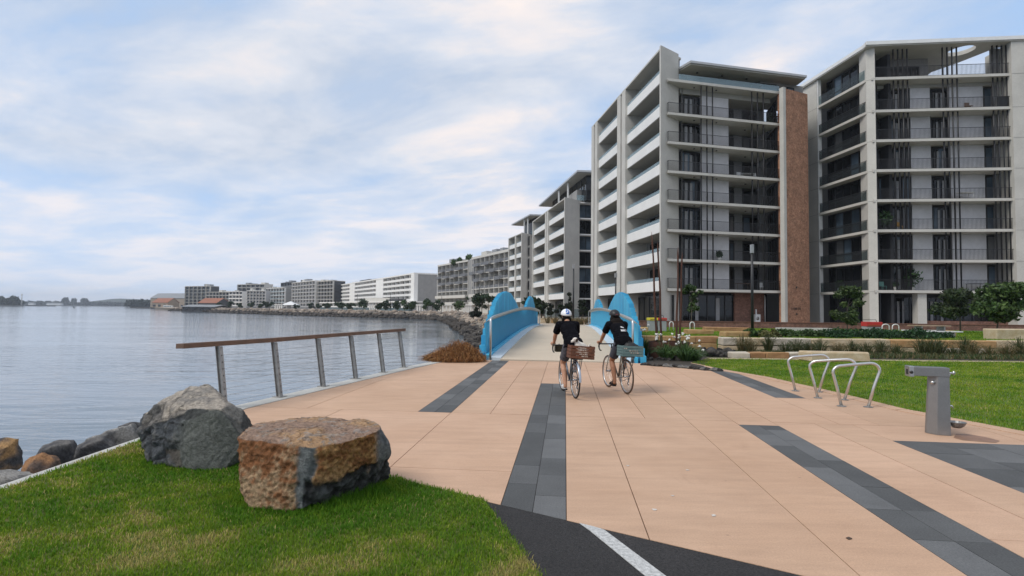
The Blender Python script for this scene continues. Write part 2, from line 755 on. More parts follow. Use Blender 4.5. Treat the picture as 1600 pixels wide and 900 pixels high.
def UV(u, v):
    return PU * u + PV * v


def clip(poly, a, b):
    """keep the part of poly to the right of the line a -> b"""
    d = b - a
    def side(p):
        return d.x * (p.y - a.y) - d.y * (p.x - a.x)
    o = []
    for i in range(len(poly)):
        p, q = poly[i], poly[(i + 1) % len(poly)]
        sp_, sq = side(p), side(q)
        if sp_ <= 0:
            o.append(p)
        if (sp_ < 0 < sq) or (sq < 0 < sp_):
            o.append(p + (q - p) * (sp_ / (sp_ - sq)))
    return o


NEAR_A, NEAR_B = G(755, 782).xy, G(1250, 898).xy          # plaza / grass and asphalt line
nd = (NEAR_B - NEAR_A).normalized()
NEAR_L, NEAR_R = NEAR_A - nd * 8, NEAR_B + nd * 60
LAWN_E = [G(1080, 568).xy, G(1130, 578.5).xy, G(1200, 590.5).xy, G(1310, 615.5).xy, G(1412, 641).xy, G(1600, 677).xy]
LAWN_E = LAWN_E + [LAWN_E[-1] + (LAWN_E[-1] - LAWN_E[-2]).normalized() * 14]

CUTS = [(NEAR_R, NEAR_L)]
for i in range(len(EDGE) - 1):
    a, b = EDGE[i], EDGE[i + 1]
    n = Vector(((b - a).y, -(b - a).x)).normalized() * .26
    CUTS.append((a + n, b + n))
LWA, LWB = G(1110, 573).xy, G(1600, 676).xy

def slab_mat(name, col):
    """exposed peach concrete: patchy tone, broomed streaks, grit and old spots"""
    m_ = bpy.data.materials.new(name)
    m_.use_nodes = True
    t = m_.node_tree
    b = t.nodes['Principled BSDF']
    pos = N('ShaderNodeNewGeometry', t).outputs['Position']
    mp = N('ShaderNodeMapping', t)
    mp.inputs['Rotation'].default_value = (0, 0, R(5.6))
    mp.inputs['Scale'].default_value = (.5, 3.2, 1)
    t.links.new(pos, mp.inputs[0])
    c = mixc(t, ramp(t, noisen(t, pos, .55, 6, .62, .4), [(.34, 0.0), (.66, 1.0)]), col, tuple(x * k for x, k in zip(col, (.86, .83, .80))))
    c = mixc(t, 1.0, c, ramp(t, noisen(t, mp.outputs[0], 2.2, 7, .68, .3), [(.3, .90), (.7, 1.08)]), 'MULTIPLY')
    c = mixc(t, 1.0, c, ramp(t, noisen(t, pos, 75, 4, .8), [(.30, .84), (.70, 1.14)]), 'MULTIPLY')
    vo = N('ShaderNodeTexVoronoi', t)
    vo.inputs['Scale'].default_value = 3.1
    t.links.new(pos, vo.inputs['Vector'])
    spot = ramp(t, vo.outputs['Distance'], [(.035, 1.0), (.055, 0.0)])
    keep = ramp(t, noisen(t, pos, 1.1, 2), [(.52, 0.0), (.56, .55)])
    c = mixc(t, mathn(t, 'MULTIPLY', spot, keep), c, tuple(x * .45 for x in col))
    st = ramp(t, noisen(t, pos, .9, 8, .75, 1.2), [(.58, 0.0), (.74, .48)])
    c = mixc(t, st, c, tuple(x * k for x, k in zip(col, (.62, .58, .55))))
    t.links.new(c, b.inputs['Base Color'])
    b.inputs['Roughness'].default_value = .8
    bn = N('ShaderNodeBump', t)
    bn.inputs['Strength'].default_value = .2
    bn.inputs['Distance'].default_value = .01
    t.links.new(noisen(t, pos, 120, 4, .7), bn.inputs['Height'])
    t.links.new(bn.outputs[0], b.inputs['Normal'])
    return m_


SLAB = [slab_mat('peach concrete %s' % k, c) for k, c in (('a', (.545, .355, .235)), ('b', (.53, .348, .232)), ('c', (.56, .365, .245)))]
PAVER = [M('bluestone paver %s' % k, c, .85, var=.2, vs=2, bump=.15, bs=70, fine=.28, fs=75, spec=.3) for k, c in
         (('a', (.112, .114, .114)), ('b', (.088, .090, .090)), ('c', (.142, .144, .144)), ('d', (.10, .102, .102)))]
mb = MB()
mb.prism([EDGE[0] + Vector((.3, 0)), EDGE[1] + Vector((.3, 0)), EDGE[3] + Vector((.3, 0)), EDGE[5] + Vector((.2, 0)), Vector((6.4, 17.4)), Vector((30, 15)), Vector((30, -20))], -.11, -.018)
plaza = put(mb.build('plaza', M('joint mortar', (.19, .15, .115), .95, var=.3, vs=8)), 'broad peach concrete plaza inlaid with dark paver strips', kind='structure')
plaza_parts = [0, 0]


def piece(u0, u1, v0, v1, kind, gap=.009):
    g = gap / 2
    poly = [UV(u0 + g, v0 + g), UV(u0 + g, v1 - g), UV(u1 - g, v1 - g), UV(u1 - g, v0 + g)]
    for a, b in CUTS:
        poly = clip(poly, a, b)
        if len(poly) < 3:
            return
    mb = MB()
    dz = random.uniform(-.0012, .0012)
    mb.prism(poly, -.06, dz)
    if kind == 's':
        o = mb.build('paving_slab', random.choice(SLAB), plaza)
    else:
        o = mb.build('paver', random.choice(PAVER), plaza)


def slabs(us, vs):
    for i in range(len(us) - 1):
        for j in range(len(vs) - 1):
            piece(us[i], us[i + 1], vs[j], vs[j + 1], 's')


def strip(u0, u1, v0, v1, cols=2, L=.62, off_=(0, .31)):
    wd = (u1 - u0) / cols
    for c in range(cols):
        v = v1
        first = True
        while v > v0 + .02:
            l = L * random.choice((1, 1, 1.5)) - (off_[c % 2] if first else 0)
            first = False
            va = max(v0, v - l)
            piece(u0 + c * wd, u0 + (c + 1) * wd, va, v, 'p', .005)
            v = va


VA, VB, VC = 8.62, 12.36, 17.62
slabs([-6.2, -3.6, -1.8, -.53], [2.5, 5.6, VA])
strip(-.53, .02, 3.2, VB)
slabs([.02, .62], [1, VA])
slabs([.62, 1.86, 2.55], [1, VA])
strip(2.55, 3.12, 1.0, 8.36)
slabs([2.55, 3.12], [8.36, VA])
slabs([3.12, 3.72, 4.26], [1, 4.4, VA])
slabs([4.26, 6.0, 8.2], [7.62, VA])
strip(4.26, 8.2, 1.5, 7.62, 7, .62)
slabs([-6.2, -4.2, -2.34], [VA, VB, VC])
strip(-2.34, -1.8, VA, VC)
slabs([-1.8, -1.17, -.53], [VA, VB])
slabs([.02, .62, 1.24, 1.86, 2.55, 3.12, 4.08], [VA, VB])
slabs([4.08, 4.65], [VA, 11.1])
strip(4.08, 4.65, 11.1, VC)
slabs([4.65, 6.4, 8.2], [VA, VB, VC])
slabs([-1.8, -1.17, -.53, .02, .62, 1.24, 1.86, 2.55, 3.12, 4.08], [VB, 15.2, VC])

# ---- concrete edge strip on the sea wall
mb = MB()
inner = []
for i, p in enumerate(EDGE):
    a, b = EDGE[max(i - 1, 0)], EDGE[min(i + 1, len(EDGE) - 1)]
    t = (b - a).normalized()
    inner.append(p + Vector((t.y, -t.x)) * .27)
outer = [p + Vector((-.06, 0)) for p in EDGE]
for i in range(len(EDGE) - 1):
    mb.hexa([(*outer[i], -3.5), (*inner[i], -3.5), (*inner[i + 1], -3.5), (*outer[i + 1], -3.5),
             (*outer[i], .012), (*inner[i], .012), (*inner[i + 1], .012), (*outer[i + 1], .012)])
put(mb.build('sea_wall', M('pale sea wall concrete', (.50, .49, .45), .85, var=.2, vs=2, bump=.2, bs=40, fine=.1)),
    'pale concrete edge of the sea wall between plaza and water', 'sea wall')

# ---- asphalt path with a white line
ASPH = M('dark asphalt', (.033, .030, .029), .85, var=.35, vs=1.6, bump=1.0, bs=70, fine=.8, fs=75)
GA = G(755, 782).xy
GB = G(845, 905).xy
gdir = (GB - GA).normalized()
mb = MB()
lowr = NEAR_B + nd * 6
mb.prism([GA - nd * .35 - gdir * .0, GA, NEAR_B, lowr, Vector((5.5, -3)), Vector((-.9, -3)), GB + gdir * 1.2 - Vector((.25, 0)), GB - Vector((.25, 0))], -.11, -.004)
put(mb.build('asphalt_path', ASPH), 'black asphalt path meeting the plaza', kind='structure')
mb = MB()
LINE = M('worn white line paint', (.60, .60, .58), .7, col2=(.30, .30, .29), vs=38, fine=.3, fs=180)
a, b, c, d = G(923, 830).xy, G(944, 827.5).xy, G(1042, 901).xy, G(1010, 901).xy
ext1, ext2 = (c - b) * .8, (d - a) * .8
mb.prism([a, b, c + ext1, d + ext2], -.003, .001)
mb.prism([G(905, 817).xy, G(926, 822).xy, b - (b - a) * .02 - Vector((0, -.004)), a - Vector((0, -.004))], -.003, .0005)
put(mb.build('path_marking', LINE), 'worn white centre line painted on the asphalt path', kind='structure')
# ---- paper scraps on the plaza
for (a, b, s) in ((981, 728, .028), (1074, 735, .022), (1051, 775, .02), (1115, 806, .035), (1023, 797, .03), (1328, 842, .03)):
    p = G(a, b)
    mb = MB()
    k = [Vector((p.x + s * math.cos(q) * random.uniform(.4, 1), p.y + s * math.sin(q) * random.uniform(.3, .9))) for q in (0, 1.2, 2.5, 3.9, 5.2)]
    mb.prism(k, .002, .006)
    o = mb.build('leaf_litter', M('bleached scrap', (.62, .58, .52)) if a < 1300 else M('brown leaf', (.08, .05, .03)), None, p)
    put(o, 'tiny pale scrap lying on the peach slabs' if a < 1300 else 'tiny dark leaf lying on the peach slab beside the paver strip', 'litter', 'scraps scattered on the plaza' if a < 1300 else None)


# ================================================================== GRASS
GRASS_M = attr_mat('grass blades', .75, 0, trans=.35, fine=.10, fs=25, spec=.2)
SOIL = M('grass thatch', (.065, .11, .014), .95, var=.35, vs=2.2, bump=.6, bs=60, fine=.3, col2=(.16, .15, .045))


def grass(name, poly, n, h, wd, z0, near=4.0, pw=1.3, straw=.35, seed=1, dark=None, parent=None, label='short mown grass', hvar=.5, kind=True, fade=None):
    rg = np.random.default_rng(seed)
    P = np.array([(p[0], p[1]) for p in poly])
    lo, hi = P.min(0), P.max(0)
    xs = np.empty((0, 2))
    while len(xs) < n:
        q = rg.uniform(lo, hi, (n * 3, 2))
        d = np.hypot(q[:, 0], q[:, 1])
        k = rg.random(len(q)) < np.minimum(1, (near / np.maximum(d, .1)) ** pw)
        q = q[k]
        q = q[in_poly(q[:, 0], q[:, 1], P)]
        xs = np.vstack([xs, q])
    xs = xs[:n] + rg.normal(0, .018, (n, 2))
    # broad patches of straw-coloured and deep green turf
    def fld(s, a, b):
        return (np.sin(xs[:, 0] * s + a + 1.7 * np.sin(xs[:, 1] * s * .8 + b)) + np.sin(xs[:, 1] * s * 1.3 + b + 1.3 * np.sin(xs[:, 0] * s * 1.1 + a))) / 2
    pat = .5 + .30 * fld(1.5, seed, 2.1) + .26 * fld(4.7, 1.3, seed) + .20 * fld(13., 2, 5)
    if dark is not None:
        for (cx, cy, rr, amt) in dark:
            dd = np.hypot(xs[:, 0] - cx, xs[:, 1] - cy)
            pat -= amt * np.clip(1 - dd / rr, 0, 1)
    dist = np.hypot(xs[:, 0], xs[:, 1])
    sc = np.clip(dist / near, 1, 3.5)
    hh = h * (1 - hvar / 2 + hvar * rg.random(n)) * np.clip(1.12 - .25 * pat, .7, 1.5)
    if fade:                                   # tallest against the rock, down to lawn height further out
        q = np.hypot((xs[:, 0] - fade[0]) / fade[2], (xs[:, 1] - fade[1]) / fade[3])
        hh *= np.clip(1.25 - 1.1 * np.clip(q - .75, 0, 1) * 1.5, .3, 1.2)
    ww = wd * sc * rg.uniform(.7, 1.3, n)
    az = rg.uniform(0, 2 * np.pi, n)
    ln = hh * rg.uniform(.15, .9, n)
    bx, by = np.cos(az), np.sin(az)
    px, py = -by * ww / 2, bx * ww / 2
    z = np.full(n, z0)
    V = np.empty((n, 5, 3))
    V[:, 0] = np.stack([xs[:, 0] - px, xs[:, 1] - py, z], 1)
    V[:, 1] = np.stack([xs[:, 0] + px, xs[:, 1] + py, z], 1)
    mx, my = xs[:, 0] + bx * ln * .35, xs[:, 1] + by * ln * .35
    V[:, 2] = np.stack([mx + px * .8, my + py * .8, z + hh * .62], 1)
    V[:, 3] = np.stack([mx - px * .8, my - py * .8, z + hh * .62], 1)
    V[:, 4] = np.stack([xs[:, 0] + bx * ln, xs[:, 1] + by * ln, z + hh], 1)
    base = (np.arange(n) * 5)[:, None]
    F_ = np.concatenate([base + np.array([0, 1, 2]), base + np.array([0, 2, 3]), base + np.array([3, 2, 4])])
    g1, g2, g3 = np.array([.080, .200, .012]), np.array([.275, .350, .024]), np.array([.50, .42, .15])
    tmix = np.clip(pat + rg.normal(0, .18, n), 0, 1)
    colr = g1[None] * (1 - tmix[:, None]) + g2[None] * tmix[:, None]
    isst = rg.random(n) < np.clip((pat - .42) * 2.2, 0.03, 1) * straw
    colr[isst] = g3 * rg.uniform(.6, 1.1, (isst.sum(), 1))
    colr *= rg.uniform(.75, 1.25, (n, 1))
    o = npmesh(name, V.reshape(-1, 3), F_, GRASS_M, parent, False, np.repeat(colr, 5, 0))
    if kind:
        put(o, label, kind='stuff')
    return o


seed_edge = [Vector((-4.49, .8)), Vector((-4.49, 8.0)), NEAR_A - nd * 4.72, NEAR_A - nd * .02, GA + gdir * .05, GB, GB + gdir * 1.6, Vector((-1.2, .8))]
mb = MB()
mb.prism([Vector((-4.48, -6)), Vector((-4.48, 8.0)), NEAR_A - nd * 4.75, NEAR_A, GB, GB + gdir * 2.2, Vector((-1, -6))], -.11, .017)
put(mb.build('lawn', SOIL), 'mounded grass verge beside the sea wall', kind='structure')
B1C = Vector((-3.3, 6.05))
B2C = Vector((-1.70, 4.85))
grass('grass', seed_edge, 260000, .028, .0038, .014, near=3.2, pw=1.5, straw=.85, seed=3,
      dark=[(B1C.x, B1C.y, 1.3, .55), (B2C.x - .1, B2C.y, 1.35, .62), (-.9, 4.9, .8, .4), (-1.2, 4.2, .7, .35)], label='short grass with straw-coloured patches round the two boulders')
# longer unmown fringe against the boulders
for nm, c_, rx, ry, sd_ in (('grass', B1C, .56, .52, 11), ('grass', B2C, .66, .46, 12)):
    ring = [Vector((c_.x + rx * 1.4 * math.cos(q), c_.y + ry * 1.6 * math.sin(q))) for q in np.linspace(0, 6.28, 20)[:-1]]
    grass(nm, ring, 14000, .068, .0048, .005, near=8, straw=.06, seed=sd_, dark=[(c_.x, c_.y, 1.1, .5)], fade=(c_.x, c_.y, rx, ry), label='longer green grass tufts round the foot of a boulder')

# ---- right lawn
LFAR = 19.3
lawn_r = LAWN_E + [Vector((34, -3)), Vector((34, LFAR)), Vector((7.0, LFAR))]
mb = MB()
mb.prism(lawn_r, -.11, .014)
put(mb.build('lawn', M('green lawn thatch', (.075, .15, .012), .95, var=.3, vs=1.2, bump=.5, bs=40, fine=.3, col2=(.10, .125, .02))),
    'bright green lawn beside the plaza', kind='structure')
grass('grass', [p for p in lawn_r if p[0] < 34] + [Vector((24, LFAR))] if False else LAWN_E + [Vector((16, 5)), Vector((24, LFAR)), Vector((7.0, LFAR))],
      210000, .036, .006, .012, near=9, pw=1.1, straw=.16, seed=5, label='bright green mown grass of the lawn beside the plaza', hvar=.7)
# concrete edging between plaza and lawn
mb = MB()
for i in range(len(LAWN_E) - 1):
    a, b = LAWN_E[i], LAWN_E[i + 1]
    n = Vector(((b - a).y, -(b - a).x)).normalized()
    if n.x > 0:
        n = -n
    mb.hexa([(*(a + n * .16), -.1), (*(b + n * .16), -.1), (*(b - n * .02), -.1), (*(a - n * .02), -.1),
             (*(a + n * .16), .008), (*(b + n * .16), .008), (*(b - n * .02), .026), (*(a - n * .02), .026)])
put(mb.build('kerb', SLAB[1]), 'low peach concrete edging along the lawn', kind='structure')


# ================================================================== BOULDERS
def fbm(p, oct_=5, lac=2.1, gain=.5):
    a, s, f = 1.0, 0.0, 1.0
    for _ in range(oct_):
        s += a * noise.noise(p * f)
        f *= lac
        a *= gain
    return s


def hull_rock(pts, vox):
    bm = bmesh.new()
    for p in pts:
        bm.verts.new(p)
    r = bmesh.ops.convex_hull(bm, input=bm.verts)
    bmesh.ops.delete(bm, geom=[e for e in r['geom_interior'] if isinstance(e, bmesh.types.BMVert)], context='VERTS')
    me = bpy.data.meshes.new('tmp')
    bm.to_mesh(me)
    bm.free()
    return remesh(me, vox)


def remesh(me, vox, smooth_it=0):
    o = bpy.data.objects.new('tmp', me)
    COL.objects.link(o)
    md = o.modifiers.new('r', 'REMESH')
    md.mode = 'VOXEL'
    md.voxel_size = vox
    if smooth_it:
        sm = o.modifiers.new('s', 'SMOOTH')
        sm.factor = .5
        sm.iterations = smooth_it
    dg = bpy.context.evaluated_depsgraph_get()
    dg.update()
    out_ = bpy.data.meshes.new_from_object(o.evaluated_get(dg))
    bpy.data.objects.remove(o)
    return out_


def nsmooth(a, b, x):
    t = max(0.0, min(1.0, (x - a) / (b - a)))
    return t * t * (3 - 2 * t)


def lerp3(a, b, t):
    return [a[i] + (b[i] - a[i]) * t for i in range(3)]


def finish_rock(name, me, origin, shade, rough, mat, parent=None, seed=0, chips=0):
    """displace along the face normals with strata and chips, and colour by weathering and painted underside shade"""
    n = len(me.vertices)
    nr = [v.normal.copy() for v in me.vertices]
    cols = np.ones((n, 4), np.float32)
    newco = []
    sv = Vector((seed * 3.1, seed * 1.7, seed * .9))
    rg_ = random.Random(seed)
    for _ in range(chips):               # knock flat facets off the hull
        cn = Vector((rg_.gauss(0, 1), rg_.gauss(-.4, 1), rg_.gauss(.1, .7))).normalized()
        dd = max(v.co.dot(cn) for v in me.vertices) - rg_.uniform(.004, .028)
        for v in me.vertices:
            e = v.co.dot(cn) - dd
            if e > 0:
                v.co = v.co - cn * e
    me.update()
    nr = [v.normal.copy() for v in me.vertices]
    for v, nn in zip(me.vertices, nr):
        p = v.co
        d, c = shade(p, nn, sv)
        newco.append(p + nn * d)
        cols[v.index, :3] = c
    for v, c in zip(me.vertices, newco):
        v.co = c
    at = me.color_attributes.new('Col', 'FLOAT_COLOR', 'POINT')
    at.data.foreach_set('color', cols.ravel())
    for p in me.polygons:
        p.use_smooth = True
    me.update()
    me.materials.append(mat)
    o = bpy.data.objects.new(name, me)
    COL.objects.link(o)
    o.location = origin
    ROOT[o.name] = Vector(origin)
    return o


ROCK_ATTR = attr_mat('weathered stone', .9, 1.0, 60, .5, 30)


def shade_grey(p, n, sv):
    a = fbm(p * 2.6 + sv, 5)
    b = fbm(p * 9.0 + sv, 4)
    v_ = noise.voronoi(p * 4.5 + sv)[0]
    step = abs((p.z * 7 + a * 1.6 + p.x * 1.5) % 1.0 - .5)
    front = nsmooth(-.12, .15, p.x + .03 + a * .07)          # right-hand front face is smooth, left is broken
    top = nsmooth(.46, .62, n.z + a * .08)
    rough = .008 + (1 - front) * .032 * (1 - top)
    d = b * rough + a * .022 - (v_[1] - v_[0] < .07) * .010 * (1 - front * .6) + (step - .25) * .022 * top
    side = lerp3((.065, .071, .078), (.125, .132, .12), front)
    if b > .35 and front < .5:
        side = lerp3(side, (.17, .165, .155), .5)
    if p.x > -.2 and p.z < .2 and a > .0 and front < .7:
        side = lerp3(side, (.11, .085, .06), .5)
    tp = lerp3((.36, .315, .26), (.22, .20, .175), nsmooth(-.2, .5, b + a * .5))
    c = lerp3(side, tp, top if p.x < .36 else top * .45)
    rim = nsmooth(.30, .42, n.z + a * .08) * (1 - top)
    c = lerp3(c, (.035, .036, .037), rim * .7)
    if (v_[1] - v_[0]) < .05 and front < .6:
        c = lerp3(c, (.03, .03, .03), .6)
    return d, c


def rel(lst, c):
    return [Vector((q[0] - c.x, q[1] - c.y, q[2])) for q in lst]


pts = []
D0 = 5.9
front_o = [(238, 722, 5.62), (300, 742, 5.46), (345, 742, 5.5), (372, 726, 5.72), (215, 675, 5.85), (224, 650, 6.0), (386, 668, 5.72), (385, 692, 5.60), (379, 643, 5.86),
           (352, 631, 5.72), (246, 629, 6.0), (262, 657, 5.66), (281, 660, 5.56), (300, 640, 5.56), (345, 640, 5.56)]
for a, b, D in front_o:
    pts.append(GD(a, b, D))
pts += [GD(258, 618, 6.25), GD(297, 603, 6.35), (GD(325, 600, 6.3)), GD(341, 614, 6.2), GD(357, 630, 6.15), GD(240, 640, 6.5), GD(375, 650, 6.5)]
pts += [Vector((-3.95, 6.0, -.05)), Vector((-3.75, 6.6, .0)), Vector((-2.95, 6.6, .0)), Vector((-2.82, 6.0, -.05)), Vector((-3.6, 5.65, -.06)), Vector((-3.1, 5.55, -.06)), Vector((-2.85, 5.75, -.05))]
me = hull_rock(rel(pts, B1C), .0135)
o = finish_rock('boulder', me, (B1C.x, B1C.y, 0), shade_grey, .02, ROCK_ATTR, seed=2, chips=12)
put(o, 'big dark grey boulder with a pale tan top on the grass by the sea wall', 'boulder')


def shade_brown(p, n, sv):
    a = fbm(p * 2.4 + sv, 5)
    b = fbm(p * 11.0 + sv, 4)
    cgr = noise.voronoi(p * 26 + sv)[0]
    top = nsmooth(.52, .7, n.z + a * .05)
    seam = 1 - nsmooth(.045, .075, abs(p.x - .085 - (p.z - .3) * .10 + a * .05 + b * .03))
    under = nsmooth(.02, -.06, p.z - .28 - (-.20 if p.x < .06 else min(.12, (.55 - p.x) * .0 + .02)) + a * .06 + b * .04) if p.x > .02 else 0.0  # shade of the overhang, painted near-black into the stone colour
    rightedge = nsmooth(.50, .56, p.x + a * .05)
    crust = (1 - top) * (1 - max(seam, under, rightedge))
    step = (p.z * 9 + a * 2.2 + p.y * 2) % 1.0
    lay = ((p.x * .8 + p.y * 1.2 + a * .8) * 3.0) % 1.0
    d = crust * (cgr[0] * .034 - .010) - under * (.012 - b * .022) + a * .018 + b * .007 * (1 - crust) - seam * .012 + top * ((lay < .12) * -.014 + (lay - .5) * .010)
    b2 = fbm(p * 30.0 + sv, 2)
    br = lerp3((.20, .085, .034), (.36, .25, .15), nsmooth(-.35, .5, .6 * b + .5 * b2 + .4 * a + (.26 - p.z) * 1.7))
    if p.x > .1:
        br = lerp3(br, lerp3((.19, .085, .03), (.36, .20, .07), nsmooth(-.4, .4, b2 + b)), .7)
    grey = lerp3((.10, .112, .115), (.17, .18, .18), nsmooth(-.3, .5, b))
    tp = lerp3((.275, .185, .135), (.37, .23, .125), nsmooth(-.3, .4, a + .5 * b))
    if b > .32:
        tp = lerp3(tp, (.24, .225, .21), .6)
    c = lerp3(br, grey, max(seam, rightedge))
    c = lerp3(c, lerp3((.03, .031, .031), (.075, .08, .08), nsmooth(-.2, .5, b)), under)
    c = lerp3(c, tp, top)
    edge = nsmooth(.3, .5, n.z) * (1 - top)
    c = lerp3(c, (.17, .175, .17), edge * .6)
    return d, c


pts = []
for a, b, D in [(373, 680, 4.62), (378, 770, 4.58), (392, 792, 4.47), (430, 797, 4.40), (470, 797, 4.38), (486, 790, 4.42), (487, 699, 4.40), (420, 690, 4.5), (383, 672, 4.78),
                (530, 692, 4.50), (585, 676, 4.72), (596, 668, 4.86), (606, 690, 4.92), (611, 705, 4.95), (608, 730, 5.06), (575, 750, 5.0), (535, 764, 4.84), (505, 775, 4.66), (600, 712, 4.86), (560, 728, 4.66), (515, 742, 4.50)]:
    pts.append(GD(a, b, D))
pts += [GD(398, 662, 5.05), GD(440, 656, 5.2), GD(500, 648, 5.4), GD(557, 651, 5.35), GD(580, 660, 5.15)]
pts += [Vector((-2.2, 5.1, -.05)), Vector((-1.9, 5.45, -.05)), Vector((-1.3, 5.45, -.05)), Vector((-1.13, 5.2, .05)), Vector((-1.25, 5.0, -.05)), Vector((-1.5, 4.75, -.05))]
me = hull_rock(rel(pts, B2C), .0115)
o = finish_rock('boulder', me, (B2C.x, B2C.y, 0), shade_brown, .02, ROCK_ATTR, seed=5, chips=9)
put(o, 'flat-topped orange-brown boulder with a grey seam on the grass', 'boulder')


# ---- small rocks: a few shapes, shared
def rock_mesh(seed, vox=.06, tone=((.11, .11, .115), (.24, .21, .17))):
    rg = random.Random(seed)
    pts_ = []
    for _ in range(16):
        q = Vector((rg.gauss(0, 1), rg.gauss(0, 1), rg.gauss(0, 1))).normalized() * rg.uniform(.8, 1.0)
        pts_.append(Vector((q.x * .5, q.y * .42, q.z * .34)))
    me_ = hull_rock(pts_, vox)
    cols = np.ones((len(me_.vertices), 4), np.float32)
    sv = Vector((seed * 2.3, seed, 0))
    for v in me_.vertices:
        a = fbm(v.co * 4 + sv, 3)
        v.co = v.co + v.normal * (a * .035)
        t = nsmooth(-.4, .5, fbm(v.co * 3.1 - sv, 3) + .25 * v.normal.z)
        cols[v.index, :3] = lerp3(tone[0], tone[1], t)
    at = me_.color_attributes.new('Col', 'FLOAT_COLOR', 'POINT')
    at.data.foreach_set('color', cols.ravel())
    me_.materials.append(ROCK_ATTR)
    return me_


RK = [rock_mesh(s, .075) for s in range(1, 5)]
RKB = [rock_mesh(s, .075, ((.17, .13, .10), (.34, .27, .20))) for s in range(5, 9)]
RKD = [rock_mesh(s, .08, ((.035, .033, .032), (.085, .075, .065))) for s in range(9, 12)]


def rock(me_, loc, s, label, cat='rock', group=None, name='rock', rot=None):
    o = bpy.data.objects.new(name, me_)
    COL.objects.link(o)
    o.location = loc
    o.rotation_euler = rot or (random.uniform(-.5, .5), random.uniform(-.5, .5), random.uniform(0, 6.28))
    o.scale = s if isinstance(s, tuple) else (s, s * random.uniform(.8, 1.2), s * random.uniform(.8, 1.15))
    return put(o, label, cat, group)


# riprap outside the sea wall, near the camera
RN = [rock_mesh(s, .03, t) for s, t in ((21, ((.08, .08, .085), (.42, .25, .11))), (22, ((.06, .06, .065), (.16, .15, .14))), (23, ((.12, .09, .075), (.36, .19, .09))), (24, ((.14, .135, .13), (.36, .34, .31))))]
for (a, b, D, s, k, lab) in [
        (10, 712, 6.1, .62, 0, 'orange-stained grey rock highest at the picture edge below the grass'),
        (62, 733, 5.9, .50, 2, 'rusty brown rock wedged below the grass verge'),
        (8, 748, 5.4, .60, 3, 'pale mottled rock low against the verge edge'),
        (92, 718, 6.9, .85, 1, 'long flat dark rock in the riprap by the water'),
        (150, 703, 6.9, .55, 1, 'small dark rock between the riprap and pale slab rock'),
        (178, 690, 7.4, .95, 3, 'pale grey slab rock sloping to the water behind the grey boulder'),
        (203, 684, 7.9, .7, 1, 'dark rounded rock next to the grey boulder by the water')]:
    p = GD(a, b, D)
    p.x = min(p.x, -4.62 - s * .3)
    rock(RN[k], p, s, lab, 'rock', None, 'rock', (random.uniform(-.3, .3), random.uniform(-.3, .3), random.uniform(0, 6)))
for i in range(26):
    rock(random.choice(RN), (-5.6 - random.uniform(0, 1.8), random.uniform(2.2, 8.6), -.75 - random.uniform(0, .9)), random.uniform(.7, 1.1),
         'grey rock low in the riprap under the sea wall', 'rock', 'riprap rocks under the sea wall')

# riprap of the far bank: individual rocks near the bridge, one mass further off
cnt = 0
massV, massF, massC = [], [], []


def bank_at(s):
    L = 0
    for i in range(1, len(FOOT) - 1):
        d = (FOOT[i + 1] - FOOT[i]).length
        if s <= L + d:
            t = (s - L) / d
            return FOOT[i].lerp(FOOT[i + 1], t), BANK[i].lerp(BANK[i + 1], t)
        L += d
    return None


s = 0.0
rg = random.Random(4)
tmpl = {}
for me_ in RKD + RK + RKB:
    tmpl[me_.name] = (np.array([v.co[:] for v in me_.vertices]), None)
lowico = None
bm = bmesh.new()
bmesh.ops.create_icosphere(bm, subdivisions=1, radius=.5)
ICO_V = np.array([v.co[:] for v in bm.verts])
ICO_F = np.array([[v.index for v in f.verts] for f in bm.faces])
bm.free()
while True:
    q = bank_at(s)
    if q is None:
        break
    f, bk = q
    dist = f.length
    sz = .95 if dist < 150 else 1.5
    rows = 6 if dist < 120 else 4
    for k in range(rows):
        t = (k + rg.uniform(-.3, .3)) / (rows - 1)
        p = f.lerp(bk, min(max(t, -.08), 1.05))
        z = WZ + .1 + (PZ - WZ) * min(max(t, 0), 1) + rg.uniform(-.12, .18)
        if cnt < 290 and dist < 135:
            me_ = rg.choice(RKD) if t < .42 else rg.choice(RK if rg.random() < .35 else RKB)
            rock(me_, (p.x + rg.uniform(-.3, .3), p.y + rg.uniform(-.5, .5), z), sz * rg.uniform(.9, 1.7),
                 'wet dark rock at the waterline of the far bank' if t < .42 else 'weathered brown rock piled on the far bank', 'rock',
                 'riprap rocks of the far bank')
            cnt += 1
        else:
            V = ICO_V * np.array([rg.uniform(1, 1.9), rg.uniform(1, 1.9), rg.uniform(.7, 1.2)]) * sz
            V = V * (1 + np.array([[rg.uniform(-.18, .18)] for _ in range(len(V))]))
            massF.append(ICO_F + sum(len(x) for x in massV))
            massV.append(V + np.array([p.x + rg.uniform(-.6, .6), p.y + rg.uniform(-.9, .9), z]))
            c = (.06, .052, .045) if t < .45 else rg.choice([(.24, .19, .15), (.19, .165, .14), (.30, .25, .20)])
            massC.append(np.tile(np.array(c) * rg.uniform(.7, 1.25), (len(V), 1)))
    s += .85 if dist < 150 else (1.5 if dist < 260 else 2.6)
put(npmesh('riprap', np.vstack(massV), np.vstack(massF), ROCK_ATTR, cols=np.vstack(massC)), 'band of riprap along the far shore', kind='stuff')
mb = MB()
for i in range(1, len(FOOT) - 1):
    mb.add([(*FOOT[i], WZ - .3), (*FOOT[i + 1], WZ - .3), (*(BANK[i + 1] + Vector((0, .3))), PZ - .02), (*(BANK[i] + Vector((0, .3))), PZ - .02)], [(0, 1, 2, 3)])
put(mb.build('bank', M('dark bank earth', (.05, .045, .04), .95, var=.3)), 'sloping earth bank under the riprap', kind='structure')


